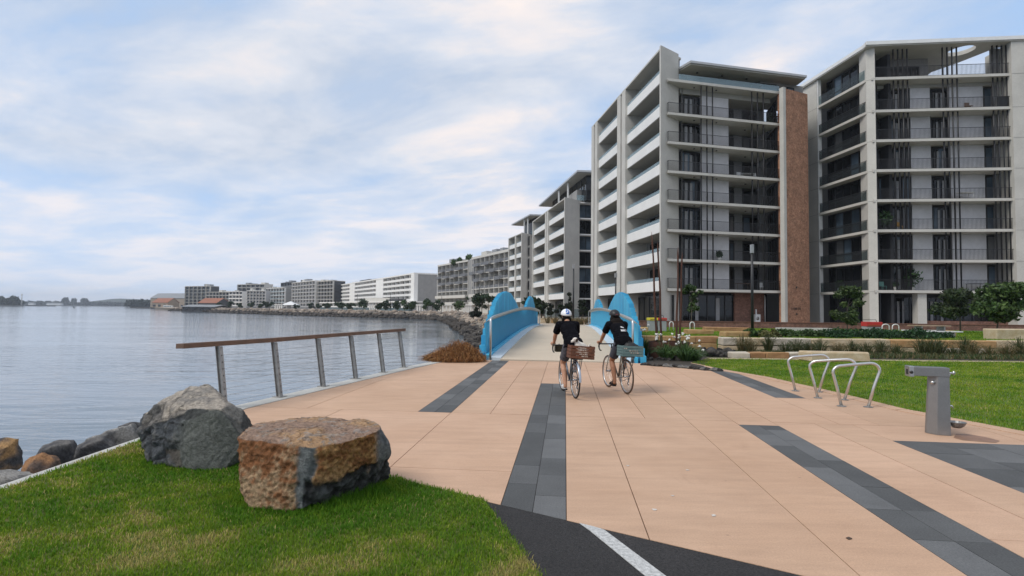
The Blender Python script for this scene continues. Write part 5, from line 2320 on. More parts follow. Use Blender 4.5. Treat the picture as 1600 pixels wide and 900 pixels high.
c0 = [FBl.P(-3, -.32, 0).xy, FBl.P(FBl.L - .02, -.32, 0).xy, FB.P(uB(1357, -.35), -.46, 0).xy, FB.P(LB + 1.7, -.46, 0).xy]
for i in range(3):
    a, b = c0[i], c0[i + 1]
    dd = (b - a).normalized()
    nn = Vector((-dd.y, dd.x))
    mb.prism([a, b, b + nn * .1, a + nn * .1], zr + .12, 29.68)
mb.build('roof_edge', WHITEP, blockB)
mb = MB()
mb.fbox(FB, uB(1372, 3), uB(1455, 3), 3.0, 9, zs(7) + ST, zr - .003)
mb.build('wall', M('grey-brown panel', (.26, .25, .24)), blockB)
window(blockB, FB, uB(1394, 2.9), uB(1441, 2.9), 2.9, zs(7) + ST + .03, zr - .9, 4, .12)
mb = MB()
mb.fbox(FB, uB(1556, 1.2), LB + .2, 1.2, 1.5, zs(7) + ST, zr - .003)
mb.build('wall', M('grey-brown panel', (.26, .25, .24)), blockB)
mb = MB()
bodyB = [FBl.P(-3, 2.85, 0).xy, FBl.P(FBl.L - 1.2, 2.85, 0).xy, FB.P(uB(1373, 3.5), 3.52, 0).xy, FB.P(LB + 8, 3.52, 0).xy, FB.P(LB + 8, 25, 0).xy, FBl.P(-3, 20, 0).xy]
mb.prism(bodyB, .3, zs(7) + .2)
mb.prism([FBl.P(-3, 2.85, 0).xy, FBl.P(FBl.L - 4, 2.85, 0).xy, FB.P(uB(1420, 9), 9, 0).xy, FBl.P(-3, 12, 0).xy], zs(7) + .203, zr - .003)
mb.build('body', CONC_G, blockB)
# the low link between the two blocks
mb = MB()
a, b = PX(1263.5, 63.5), PX(1285, 64.5)
Fk = Fr(a, b, (0, 1))
mb.fbox(Fk, -1.5, Fk.L, 2.0, 6, .3, 25)
put(mb.build('link_wall', CONC_G, None, (a.x, a.y, .3)), 'grey recessed wall between the brick pier and the neighbouring block', 'wall')


# balcony furniture and pot plants
POTG = [(.04, .09, .03), (.06, .12, .04), (.03, .06, .02)]
def pot_plant(p, h, label, potm=WHITEP, seed=1):
    rt_ = thing('pot_plant', label, 'pot plant', p)
    mb = MB()
    mb.lathe(p, [(.14, 0), (.2, .38), (.17, .38)], 10)
    mb.build('pot', potm, rt_)
    c = Vector(p) + Vector((0, 0, .4 + h * .5))
    leaves('foliage', [((c.x, c.y, c.z), (h * .42, h * .42, h * .5))], 160, .17, POTG, rt_, seed, elong=2.6)
    return rt_


def zf(k):
    return zs(k) + ST
pot_plant(FA.P(uA(1206, 2.2), 2.0, zf(6)), 1.5, 'leafy pot plant on the top open balcony beside the brick pier', seed=2)
pot_plant(FB.P(uB(1383, .9), .9, zf(2)), 1.7, 'tall palm in a pot on a balcony of the pierced-roof block', DARKM, 3)
pot_plant(FB.P(uB(1425, .9), .9, zf(0)), 2.0, 'tall bushy pot plant on the lowest balcony of the pierced-roof block', seed=4)
pot_plant(FA.P(uA(1124, .9), .9, zf(1)), .7, 'small plant in a white trough on the second balcony level', seed=5)
pot_plant(FB.P(uB(1398, .9), .9, zf(0)), .5, 'low plant in a white bowl on the lowest balcony beside the concrete column', seed=6)
pot_plant(FL.P(bn_[0] + .8, .7, zf(6) + .2), 1.1, 'spiky plant at the upper end of a white-parapet balcony', DARKM, 7)
pot_plant(FL.P(bn_[0] + .8, .7, zf(4) + .2), 1.1, 'spiky plant on a white-parapet balcony below another planted one', DARKM, 8)
pot_plant(FBl.P(lu0 + 2.2, .7, zf(0)), .9, 'round bushy plant in a white bowl on the dark lowest side balcony', seed=9)


def chair_at(p, m_, label, s=1.0):
    rt_ = thing('balcony_chair', label, 'chair', p)
    p = Vector(p)
    mb = MB()
    mb.box(p.x - .25, p.x + .25, p.y - .25, p.y + .25, p.z + .40, p.z + .45)
    mb.build('seat', m_, rt_)
    mb = MB()
    mb.box(p.x - .25, p.x + .25, p.y + .22, p.y + .26, p.z + .46, p.z + .9)
    mb.build('backrest', m_, rt_)
    for x in (-.22, .22):
        for y in (-.22, .22):
            mb = MB()
            mb.tube([(p.x + x, p.y + y, p.z), (p.x + x, p.y + y, p.z + .40)], .02, 5)
            mb.build('leg', m_, rt_)


def table_at(p, m_, label):
    rt_ = thing('balcony_table', label, 'table', p)
    p = Vector(p)
    mb = MB()
    mb.box(p.x - .8, p.x + .8, p.y - .4, p.y + .4, p.z + .72, p.z + .76)
    mb.build('table_top', m_, rt_)
    for x in (-.7, .7):
        for y in (-.3, .3):
            mb = MB()
            mb.tube([(p.x + x, p.y + y, p.z), (p.x + x, p.y + y, p.z + .72)], .025, 5)
            mb.build('leg', m_, rt_)


table_at(FA.P(uA(1168, 1.8), 1.8, zf(4)), WHITEP, 'white table on a balcony at the middle of the white-finned block')
chair_at(FA.P(uA(1156, 1.6), 1.6, zf(4)), WHITEP, 'white balcony chair at the open end of the white table')
chair_at(FA.P(uA(1180, 1.6), 1.6, zf(4)), WHITEP, 'white balcony chair between the white table and the black posts')
table_at(FA.P(uA(1160, 1.2), 1.2, zf(0)), TIMBER, 'low timber table on the lowest balcony of the white-finned block')
chair_at(FA.P(uA(1189, 1.2), 1.2, zf(0)), WHITEP, 'white chair on the lowest balcony beside the black posts')
chair_at(FB.P(uB(1518, .9), .9, zf(6)), TIMBER, 'tan cane chair on the top full balcony of the pierced-roof block')
chair_at(FB.P(uB(1405, .8), .8, zf(2)), M('ochre cushion', (.45, .25, .05)), 'ochre chair beside the tall palm on a balcony')
chair_at(FB.P(uB(1378, .6), .6, zf(0)), M('sea green plastic', (.12, .30, .26)), 'sea-green chair on the lowest balcony next to the corner pillar')
table_at(FB.P(uB(1523, .9), .9, zf(0)), DARKW, 'dark table on the lowest balcony of the pierced-roof block')
table_at(FB.P(uB(1508, .9), .9, zf(3)), WHITEP, 'pale table on the middle balcony of the pierced-roof block')
mb = MB()
for (a, b) in ((1565, 1571), (1572, 1578), (1579, 1584)):
    pass
mb.fbox(FB, uB(1564, .2), LB - .32, .2, .24, zf(6) + .05, zf(6) + 1.1)
mb.build('privacy_screen', DARKM, blockB)

# ---------------------------------------------------------------- blocks C: two finned blocks further along
for (nm, a0, D0_, a1, D1_, af, Df, nk, groove, lab, pr) in (
        ('c1', 833, 129, 884, 101, 905.5, 104, 6, (852.5, 857.5), 'pale finned apartment block standing behind the bridge with a tilted flat roof', (2.6, 13)),
        ('c2', 795, 160, 816, 148, 832, 152.5, 6, (805, 806.5), 'smaller finned apartment block between the grey terrace block and the tilted-roof block', (2.5, 12))):
    F = Fr(PX(a0, D0_), PX(a1, D1_), (1, .1))
    rt_ = thing('apartment_block', lab, 'apartment building', (*F.P(0, 0, 0).xy, PZ))
    top = 22.5
    left_facade(rt_, F, [(.5, F.uat(groove[0])), (F.uat(groove[1]), F.L - .35)], nk, top, ground=True, gl_h=.2, cut=.85)
    q = PX(af, Df)
    bk = F.U * -.4
    mb = MB()
    mb.prism([F.P(F.L, -.25, 0).xy, q, q + bk * 2, F.P(F.L, -.25, 0).xy + bk], .25, top + .3)
    mb.build('fin', CONC, rt_)
    Fg = Fr(q + Vector((.3, 1.5)), q + Vector((9 if nm == 'c1' else 7, 3.0)), (0, 1))
    for k in range(0, 8):
        mb = MB()
        mb.fbox(Fg, -1.0, Fg.L, -1.0 if k % 1 == 0 else 0, 2, zs(k), zs(k) + .25)
        if k < 7:
            mb.build('balcony_slab', CONC_W, rt_)
            window(rt_, Fg, -.2, Fg.L, .6, (zs(k - 1) if k else .3) + .26, zs(k) - .003, 6, .1, GLASS_B if k in (2, 4, 6) else GLASS)
    mb = MB()
    mb.fbox(Fg, -.5, Fg.L, .72, 9, .3, 25.4)
    mb.prism([F.P(.2, 2.92, 0).xy, F.P(F.L - 3, 2.92, 0).xy, F.P(F.L - 7, 5, 0).xy, F.P(F.L - 7, 16, 0).xy, F.P(.2, 16, 0).xy], .25, top)
    mb.build('body', CONC_G, rt_)
    # penthouse with overhanging flat roof
    w0 = pr[0]
    mb = MB()
    mb.prism([F.P(-6, w0, 0).xy, F.P(F.L + .4, w0 - .6, 0).xy, F.P(F.L + 2, pr[1] + 2, 0).xy, F.P(-6, pr[1], 0).xy], 27.6, 27.95)
    mb.build('roof', GREYM, rt_)
    mb = MB()
    mb.prism([F.P(-5.6, w0 + .3, 0).xy, F.P(F.L + .1, w0 - .3, 0).xy, F.P(F.L + 1.6, pr[1], 0).xy, F.P(-5.6, pr[1] - .4, 0).xy], 27.5, 27.597)
    mb.build('soffit', SOFFIT, rt_)
    Fp = Fr(F.P(1, 4.4, 0).xy, F.P(F.L - 1.5, 4.4, 0).xy, (1, .1))
    window(rt_, Fp, 0, Fp.L, 0, top + .25, 27.49, 8, .12)
    Fq = Fr(F.P(F.L - 1.4, 4.4, 0).xy, F.P(F.L + 1, 13, 0).xy, (-.3, 1))
    window(rt_, Fq, 0, Fq.L, 0, top + .25, 27.49, 5, .12)
    mb = MB()
    mb.fbox(Fp, 0, Fp.L - .3, .3, 8, top + .2, 27.48)
    mb.build('wall', DARKW, rt_)
    mb = MB()
    mb.fbox(Fg, -1.0, Fg.L, -.9, -.87, zs(7) - FH + .26, zs(7) - FH + 1.3)
    mb.build('glass_balustrade', BALGL, rt_)
    for u in (F.L * .45, F.L * .7):
        mb = MB()
        mb.fbox(F, u, u + .3, 2.6, 2.9, top + .2, 27.5)
        mb.build('post', WHITEP, rt_)


# ---------------------------------------------------------------- mid and far blocks
GROOF_ = M('rooftop plant grey', (.28, .29, .30), .7, var=.2)


def gridblock(label, F, nf, fh, z0, bays, wallm, slabm, depth=1.6, par=None, parm=None, top=.6, body=14, gmat=None, blank=(), low=0, lowm=None, wfrac=.9, name='apartment_block', zbase=PZ):
    """a block whose openings are recessed bays: slabs, cross walls, balustrades, one window per bay"""
    rt_ = thing(name, label, 'apartment building', (*F.p0, zbase))
    H = z0 + fh * nf
    bw = F.L / bays
    mb = MB()
    mb.fbox(F, 0, F.L, depth + .05, body, zbase, H + top * .5)
    mb.build('body', wallm, rt_)
    mb = MB()
    mb.fbox(F, -.15, F.L + .15, -.2, body + .1, H + .003, H + top)
    mb.build('roof_edge', slabm, rt_)
    mb = MB()
    mb.fbox(F, 0, F.L, 0, depth, z0 - .15, z0 + .15)
    s_ = mb.build('floor_slab', slabm, rt_)
    for k in range(1, nf):
        dup(s_, (0, 0, fh * k))
    mb = MB()
    mb.fbox(F, -.12, .12, -.08, depth + .02, z0 - .16, H)
    wl = mb.build('cross_wall', slabm, rt_)
    for b in range(1, bays + 1):
        dup(wl, F.U3(bw * b))
    mb = MB()
    mb.cur = 0
    mb.fbox(F, .14, bw - .14, .02, .10, z0 + .152, z0 + .15 + (par or 1.0))
    pr_ = mb.build('balustrade', parm or BALGR, rt_)
    mb = MB()
    wa, wb = bw * (1 - wfrac) / 2, bw * (1 + wfrac) / 2
    mb.cur = 0
    mb.fbox(F, wa, wb, depth - .08, depth + .04, z0 + .16, z0 + fh - .45)
    mb.cur = 1
    for u in (wa, (wa + wb) / 2, wb):
        mb.fbox(F, u - .06, u + .06, depth - .13, depth - .082, z0 + .16, z0 + fh - .45)
    wn = mb.build('window', [gmat or GLASS, WHITEP if slabm is CONC_W else DARKM], rt_)
    first = True
    for b in range(bays):
        for k in range(nf):
            dv = F.U3(bw * b) + Vector((0, 0, fh * k))
            if b in blank:
                continue
            if not (b == 0 and k == 0):
                dup(pr_, dv)
                dup(wn, dv)
    if blank:
        mb = MB()
        mb.fbox(F, .13, bw - .13, -.06, depth, z0 - .1, H)
        bl_ = mb.build('blank_panel', slabm, rt_)
        bl_.location += F.U3(bw * blank[0])
        for b in blank[1:]:
            dup(bl_, F.U3(bw * (b - blank[0])))
    rp_ = random.Random(int(F.L * 10))
    for _ in range(3):
        u_, l_, h_ = rp_.uniform(.05, .8) * F.L, rp_.uniform(.05, .16) * F.L, rp_.uniform(.8, 2.6)
        mb = MB()
        mb.fbox(F, u_, u_ + l_, 3, 8, H + top, H + top + h_)
        mb.build('roof_plant', rp_.choice([CONC, GROOF_, DARKW]), rt_)
    if low:
        mb = MB()
        mb.fbox(F, 0, F.L, 0.03, depth, zbase, z0 - .152)
        mb.build('base_wall', lowm or slabm, rt_)
    return rt_


GREYB = M('mid grey balcony screen', (.16, .165, .175), .6, var=.2)
CREAM = M('cream render', (.60, .58, .53), .8, var=.12, fine=.04)
D_P0, D_P1, D_PM, D_PN = PX(684, 258), PX(796, 188), PX(731, 228), PX(737, 222)
F = Fr(D_P0, D_PM, (.6, .8))
g = gridblock('grey and cream stepped apartment block with shrubs growing on its roof', F, 6, 3.05, 3.4, 7, CONC_G, CREAM, 2.2, 1.0, GREYB, .7, 16, GLASS, (), 1, CREAM)
F2 = Fr(D_PN, D_P1, (.6, .8))
g2 = gridblock('grey and cream terrace block with deep balconies next to the finned blocks', F2, 6, 3.05, 3.6, 8, CONC_G, CREAM, 2.2, 1.0, GREYB, .9, 16, GLASS, (), 1, CREAM)
for FF, rt_ in ((F, g), (F2, g2)):
    for k in range(2):
        mb = MB()
        mb.fbox(FF, 0, FF.L, -1.3, 0, 3.4 + 3.05 * k, 3.4 + 3.05 * k + 1.25)
        mb.build('parapet_band', CREAM, rt_)
    for b in range(0, 7):
        for k in (3, 4, 5):
            if (b + k) % 2 == 0:
                mb = MB()
                u = FF.L / 7 * b
                mb.fbox(FF, u + .2, u + FF.L / 7 - .2, -1.4, -.05, 3.4 + 3.05 * k - .1, 3.4 + 3.05 * k + .12)
                mb.fbox(FF, u + .2, u + FF.L / 7 - .2, -1.4, -1.33, 3.4 + 3.05 * k + .122, 3.4 + 3.05 * k + 1.1)
                mb.build('projecting_balcony', GREYB, rt_)
mb = MB()
mb.fbox(Fr(D_PM, D_PN, (.6, .8)), 0, 9, .2, 10, PZ, 22.2)
mb.build('stair_wall', CONC_G, g)
for (a, b, s_) in ((709, 409, 1.3), (718, 405, 1.1), (733, 401, 1.5)):
    D = 240
    p = GD(a, b + 3, D)
    sh = thing('rooftop_shrub', {709: 'dark shrub on the roof corner of the grey stepped block', 718: 'small dark rooftop shrub in the middle of three', 733: 'rounded dark rooftop shrub nearest the terrace block'}[a], 'shrub', (p.x, p.y, 22.4))
    leaves('foliage', [((p.x, p.y, p.z + .6), (s_, s_, s_ * .9))], 200, .6, TREEG, sh, a)
    mb = MB()
    mb.tube([(p.x, p.y, 22.4), (p.x, p.y, p.z)], .12, 5)
    mb.build('stem', BARK, sh)
# white block E
E0, E1 = PX(519, 520), PX(647, 314)
F = Fr(E0, E1, (.8, .6))
gE = gridblock('long white apartment block with a blank white end wall', F, 5, 3.1, 6.2, 26, CONC_G, CONC_W, 2.2, 1.05, CONC_W, .8, 14, GLASS, (0, 8, 9, 17, 18), 0)
mb = MB()
Fe = Fr(E1, PX(686, 330), (0, 1))
mb.fbox(Fe, .1, Fe.L, -.1, 3, 5.6, 22.4)
mb.build('end_wall', CONC_W, gE)
mb = MB()
u = Fe.uat(669)
mb.fbox(Fe, u - .22, u + .22, -.13, -.102, 7, 21.5)
mb.fbox(Fe, u + 2.6, u + 2.7, -.13, -.102, 5.7, 22)
mb.build('slot_window', DARKW, gE)
mb = MB()
mb.fbox(Fe, .1, Fe.L - .5, -.25, 3, PZ, 5.597)
mb.build('base_wall', M('dark teal cladding', (.02, .085, .095), .4, var=.2), gE)
for (a, D, s_) in ((623, 330, 3), (540, 470, 2.5)):
    pass
Fw = Fr(PX(500, 430), PX(640, 300), (.8, .6))
gw = gridblock('low white podium building in front of the long white block', Fw, 1, 3.0, 2.2, 30, CONC_G, CONC_W, 1.5, .6, CONC_W, .7, 10, GLASS_B, (), 1, M('teal-grey glass wall', (.05, .09, .10), .3))
# further blocks along the shore
spec = [((455, 560), (491, 500), 440, 7, 8, CREAM, CONC_W, 'pale apartment block with a white balcony grid beyond the long white block', GREYB),
        ((491, 505), (519, 480), 439, 7, 6, DARKW, CONC, 'brown-grey apartment block half hidden by the long white block', GREYB),
        ((438, 600), (456, 570), 441, 6, 4, DARKW, GREYB, 'narrow dark grey apartment tower on the shore', GREYB),
        ((413, 600), (444, 560), 450, 5, 7, CONC_G, CONC_W, 'white balconied apartment block with rounded corner on the shore', BALGL),
        ((385, 560), (414, 560), 454, 5, 6, LILAC, CONC_W, 'low grey block framed by a white portal on the shore', GREYB),
        ((370, 640), (412, 620), 444, 7, 6, CREAM, CONC, 'cream apartment block rising behind the lower shore blocks', GREYB),
        ((357, 600), (378, 590), 455, 4, 4, CONC_W, CONC_W, 'small white block with few windows beside the dark roofed sheds', CONC_W),
        ((321, 640), (357, 620), 456, 4, 7, CONC_G, CONC, 'long low grey block behind the orange-roofed shed', GREYB),
        ((288, 660), (327, 640), 447, 6, 6, DARKW, CONC, 'unfinished concrete frame block with open floors on the shore', BALGR)]
for (pa, pb, yt, nf, bays, wm, sm, lab, pm) in spec:
    a, b = PX(*pa, 5), PX(*pb, 5)
    F = Fr(a, b, (.3, 1))
    Dm = (pa[1] + pb[1]) / 2
    htop = GD((pa[0] + pb[0]) / 2, yt, Dm).z
    z0 = 2.4
    gridblock(lab, F, nf, (htop - z0 - .5) / nf, z0, bays, wm, sm, 1.5, .8, pm, .5, 12, GLASS, (), 1, GREYB)


# wharf sheds, pier, boat
def shed(label, pa, pb, D0_, D1_, yeave, yridge, wallm, roofm, depth=22, base=-.6):
    a, b = PX(pa, D0_, 3), PX(pb, D1_, 3)
    F = Fr(a, b, (.3, 1))
    Dm = (D0_ + D1_) / 2
    ze, zrg = GD((pa + pb) / 2, yeave, Dm).z, GD((pa + pb) / 2, yridge, Dm + depth / 2).z
    rt_ = thing('wharf_shed', label, 'shed', (*a, base))
    mb = MB()
    mb.fbox(F, 0, F.L, 0, depth, base, ze)
    mb.add([F.P(0, .01, ze), F.P(0, depth, ze), F.P(0, depth / 2, zrg - .3)], [(0, 1, 2)])
    mb.add([F.P(F.L, .01, ze), F.P(F.L, depth, ze), F.P(F.L, depth / 2, zrg - .3)], [(0, 2, 1)])
    mb.build('wall', wallm, rt_)
    mb = MB()
    for (w0, w1) in ((-.6, depth / 2), (depth + .6, depth / 2)):
        mb.hexa([F.P(-.5, w0, ze - .1), F.P(F.L + .5, w0, ze - .1), F.P(F.L + .5, w1, zrg - .1), F.P(-.5, w1, zrg - .1),
                 F.P(-.5, w0, ze + .25), F.P(F.L + .5, w0, ze + .25), F.P(F.L + .5, w1, zrg + .25), F.P(-.5, w1, zrg + .25)])
    mb.build('roof', roofm, rt_)
    n = max(3, int(F.L / 7))
    mb = MB()
    mb.fbox(F, F.L * .04, F.L * .04 + F.L / n * .55, -.06, .05, base + 1.2, base + 3.8)
    wn = mb.build('window', [GLASS], rt_)
    for k in range(1, n):
        dup(wn, F.U3(F.L / n * k))
    return rt_


ORANGE = M('orange tile roof', (.30, .115, .06), .8, var=.25, vs=.5)
GROOF = M('dull grey sheet roof', (.25, .26, .27), .7, var=.2, vs=.3)
TANW = M('tan shed wall', (.34, .27, .20), .8, var=.2, vs=.4)
shed('long brown wharf building with a grey roof at the water end of the shore', 235, 292, 720, 690, 466, 458.5, TANW, GROOF, 20)
shed('small shed with an orange tiled roof on the wharf beside the boat', 238, 262, 640, 630, 473, 466, TANW, ORANGE, 14)
shed('shed with a bright orange tiled roof among the shore blocks', 310, 339, 560, 545, 473.5, 466, DARKW, ORANGE, 14)
shed('low dark wharf building standing over the water', 285, 336, 352, 342, 479.5, 476.6, DARKW, GROOF, 12, WZ - .3)
mb = MB()
a, b = PX(205, 700, 0), PX(262, 600, 0)
F = Fr(a, b, (.3, 1))
mb.fbox(F, 0, F.L, 0, 14, -.9, -.2)
for k in range(14):
    mb.fbox(F, F.L * k / 14, F.L * k / 14 + .8, .3, 1.1, WZ - 1, -.903)
put(mb.build('pier', M('dark pier timber', (.05, .045, .042), .9, var=.3), None, (a.x, a.y, WZ)), 'dark timber pier on piles in front of the wharf building', 'pier')
bt = thing('boat', 'white cabin boat moored beside the pier', 'boat', (*PX(262, 540, 0), WZ))
p = Vector((*PX(252, 540, 0), WZ))
q = Vector((*PX(271, 540, 0), WZ))
mb = MB()
hl = (q - p).length
mb.add([(p.x, p.y, WZ - .3), (q.x, p.y, WZ - .3), (q.x + .6, p.y + 2, WZ + 1.4), (q.x, p.y + 4, WZ - .3), (p.x, p.y + 4, WZ - .3), (p.x - .2, p.y - .3, WZ + 1.3), (q.x + .8, p.y + .5, WZ + 1.5), (q.x + .8, p.y + 3.4, WZ + 1.5), (p.x - .2, p.y + 4.2, WZ + 1.3)],
       [(0, 1, 6, 5), (1, 3, 7, 6), (3, 4, 8, 7), (4, 0, 5, 8), (5, 6, 7, 8), (0, 4, 3, 1)])
mb.build('hull', WHITEP, bt)
mb = MB()
mb.box(p.x + hl * .12, p.x + hl * .8, p.y + .6, p.y + 3.4, WZ + 1.42, WZ + 4.2)
mb.build('cabin', WHITEP, bt)
mb = MB()
for k in range(5):
    x = p.x + hl * (.16 + .125 * k)
    mb.box(x, x + hl * .09, p.y + .55, p.y + .597, WZ + 2.5, WZ + 3.5)
mb.build('window', GLASS_B, bt)
for (a, b, s_) in ((115.5, 481.5, .8), (73, 478.4, .8)):
    p = G(a, b, WZ)
    mb = MB()
    mb.lathe((p.x, p.y, WZ - .2), [(s_, 0), (s_, .6), (s_ * .3, 1.0), (s_ * .25, 2.6), (.1, 2.7)], 8)
    put(mb.build('buoy', DARKW, None, (p.x, p.y, WZ)), 'small dark buoy floating alone on the open water' if a > 100 else 'distant dark buoy near the wooded spit', 'buoy')
# white marquee tents and pergolas on the promenade
def tent(a, D, wpx, label):
    x = XD(a, D)
    s_ = wpx / 2 * D / FPX
    rt_ = thing('marquee', label, 'tent', (x, D, PZ))
    mb = MB()
    mb.add([(x - s_, D - s_, 3.0), (x + s_, D - s_, 3.0), (x + s_, D + s_, 3.0), (x - s_, D + s_, 3.0), (x, D, 3.0 + s_ * .55)], [(0, 1, 4), (1, 2, 4), (2, 3, 4), (3, 0, 4), (3, 2, 1, 0)])
    mb.build('canopy', WHITEP, rt_)
    for sx in (-1, 1):
        for sy in (-1, 1):
            mb = MB()
            mb.tube([(x + sx * s_ * .95, D + sy * s_ * .95, PZ), (x + sx * s_ * .95, D + sy * s_ * .95, 3.0)], .12, 5)
            mb.build('post', WHITEP, rt_)


tent(454, 330, 22, 'white peaked marquee tent on the promenade in front of the shore blocks')
def pergola(a0, a1, D, label):
    x0, x1 = XD(a0, D), XD(a1, D)
    rt_ = thing('pergola', label, 'pergola', ((x0 + x1) / 2, D, PZ))
    n = 4
    for k in range(n):
        x = x0 + (x1 - x0) * k / (n - 1)
        mb = MB()
        mb.box(x - .28, x + .28, D - .28, D + .28, PZ, 2.9)
        mb.build('column', CONC_W, rt_)
    mb = MB()
    mb.box(x0 - .5, x1 + .5, D - .5, D + .5, 2.903, 3.35)
    mb.build('beam', CONC_W, rt_)


pergola(652, 664, 215, 'white columned pergola between round shrubs near the white end wall')
pergola(692, 709, 195, 'white columned pergola below the stepped grey block')
pergola(725, 735, 185, 'short white pergola half behind the dark tree by the bridge')
pergola(430, 440, 320, 'far white pergola beside the marquee tent')
pergola(578, 588, 270, 'white pergola in front of the low podium building')

# promenade trees and lamps
random.seed(12)
PT = [(.028, .05, .02), (.035, .065, .025), (.02, .038, .016)]
PLAB = {}
for lst, txt in (((343, 360, 375, 392, 408, 420), 'dark promenade tree, %s from the bright orange roofed shed towards the marquee tent'),
                 ((463, 486, 498, 512, 530, 548), 'dark promenade tree, %s past the marquee tent towards the podium building'),
                 ((568, 592, 605, 618, 632, 644), 'dark rounded tree, %s of six before the low podium building from its shore end'),
                 ((668, 676, 684), 'tall dark tree, %s of three by the teal base of the white end wall'),
                 ((742, 753, 763, 775), 'dark leafy tree, %s from the short pergola towards the blue bridge side'),
                 ((830, 846), 'low dark tree, %s of two behind the far hump of the blue bridge')):
    for q_, a in enumerate(lst):
        PLAB[a] = txt % ORD[q_]
PLAB[716] = 'light green tree between the two white pergolas below the stepped block'
i = 0
for (a, D, h, w_) in ((408, 300, 4.2, 3), (420, 300, 4.5, 3.4), (392, 330, 4, 3), (375, 340, 3.5, 3), (360, 350, 4, 3.2), (343, 360, 3.5, 3), (512, 280, 3.6, 3), (530, 265, 4.0, 4), (548, 258, 3.5, 3), (568, 250, 4.6, 4.4), (592, 245, 3.8, 3.2),
                       (605, 240, 4.6, 3.6), (618, 235, 4.4, 3.4), (632, 228, 4.6, 3.6), (644, 226, 4.2, 3), (668, 215, 5.4, 3.4), (676, 222, 5.8, 3.4), (684, 190, 4.2, 2.6), (716, 180, 4.6, 3.4), (742, 150, 5.4, 3.4), (753, 146, 5.6, 3.6), (763, 140, 5.2, 3.4),
                       (775, 140, 4.4, 3.2), (830, 90, 3.2, 2.2), (846, 85, 3.0, 1.8), (463, 320, 3.2, 2.5), (486, 300, 3.4, 2.6), (498, 290, 3.6, 2.6)):
    i += 1
    col = PT if a not in (716, 632, 644, 668) else [(.05, .09, .025), (.04, .07, .02)]
    tree('promenade_tree', (XD(a, D), D, PZ), h, h * .72, w_, 420, .55 if D > 200 else .38, col, 100 + i, PLAB[a], 'tree', 'trees along the far promenade', tr=.12, clumps=9, limbs=3)
for (a, D, h, lab) in ((896, 60, 6.0, 'black lamp post behind the rider in the white helmet'), (749, 150, 7.5, 'thin black lamp post over the dark trees beside the bridge'), (690, 190, 6.5, 'thin black lamp post by the stepped grey block'), (610, 250, 8, 'thin black lamp post before the low podium building'),
                       (558, 270, 8, 'thin black lamp post at the far part of the white block'), (962, 62, 5.2, 'thin dark lamp post rising over the bridge side behind the second rider')):
    x = XD(a, D, 3)
    rt_ = thing('lamp_post', lab, 'lamp post', (x, D, PZ))
    mb = MB()
    mb.tube([(x, D, PZ), (x, D, PZ + h)], [.11, .08], 7)
    mb.build('pole', DARKM, rt_)
    mb = MB()
    mb.box(x - .14, x + .14, D - .14, D + .14, PZ + h + .003, PZ + h + .5)
    mb.build('lamp_head', GALV, rt_)
# planting and low walls at the far end of the bridge
for (a0, a1, D, h, lab) in ((845, 872, 60, .5, 'low sandstone wall past the end of the bridge, before the finned block'), (880, 921, 57, .45, 'low sandstone wall past the bridge end beside the dark shrubs')):
    block_wall('low_wall', lab, 'wall', (XD(a0, D), D), (XD(a1, D), D), PZ, (h,), (.8, 1.6), .5, [SAND[1], SAND[0], SAND[2]])
for (a, D, h, w_, lab) in ((911, 62, 3.0, 1.1, 'dark bushy tree at the far end of the bridge by the glass front'), (879, 66, 2.4, 1.0, 'dark shrubby tree straight behind the white helmet'), (893, 70, 3.6, .9, 'narrow dark tree above the white helmet'), (862, 72, 2.2, 1.2, 'dark low tree behind the bridge railing end'), (740, 78, 1.5, 1.3, 'low dark shrub on the bank beside the blue bridge')):
    tree('small_tree', (XD(a, D), D, PZ), h, h * .8, w_, 700, .2, [(.018, .028, .014), (.025, .04, .018), (.02, .02, .016)], a, lab, 'tree', tr=.06, clumps=10, limbs=4)
for k, (a, D) in enumerate(((884, 55), (892, 54), (901, 55.5), (909, 54), (917, 55), (868, 57), (856, 58))):
    clump('grass_tuft', (XD(a, D), D, PZ), 90, .75, .6, .022, [TG[3], TG[1], (.12, .10, .06)], 300 + k, 'dry grass tuft past the far end of the bridge, ' + ORD[k] + ' of seven', 'grass tuft', 'dry grass tufts past the bridge')
fence2 = thing('glass_fence', 'dark framed glass fence in front of the finned block behind the bridge', 'fence', (XD(862, 80), 80, PZ))
F = Fr((XD(851, 80), 80), (XD(905, 78), 78), (0, 1))
for k in range(6):
    mb = MB()
    mb.fbox(F, F.L / 6 * k + .05, F.L / 6 * (k + 1) - .05, 0, .03, PZ + .1, PZ + 1.6)
    mb.build('glass_panel', BALGR, fence2)
mb = MB()
for k in range(7):
    mb.fbox(F, F.L / 6 * k - .045, F.L / 6 * k + .045, -.03, .06, PZ, PZ + 1.65)
mb.build('post', DARKM, fence2)

# ---------------------------------------------------------------- far shore
HILL = M('hazy wooded hillside', (.06, .075, .06), .95, var=.4, vs=.02)
rg = random.Random(3)
mb = MB()
prof = [(95, 478), (120, 477.0), (150, 473), (163, 469.5), (176, 467), (188, 466.2), (198, 467.2), (212, 467.8), (226, 469.5), (240, 471), (262, 474), (300, 476)]
D = 2300
A_ = [GD(a, b, D) for a, b in prof]
vs = []
for k, p in enumerate(A_):
    vs += [(p.x, D - 250, WZ - 1), (p.x, D, p.z + rg.uniform(-1, 1)), (p.x, D + 700, p.z * .7), (p.x, D + 900, WZ - 1)]
n = len(A_)
fs = []
for k in range(n - 1):
    for j in range(3):
        fs.append((4 * k + j, 4 * k + j + 1, 4 * k + 5 + j, 4 * k + 4 + j))
mb.smooth = True
mb.add(vs, fs)
put(mb.build('hill', HILL), 'low wooded hill across the harbour', kind='structure')
mb = MB()
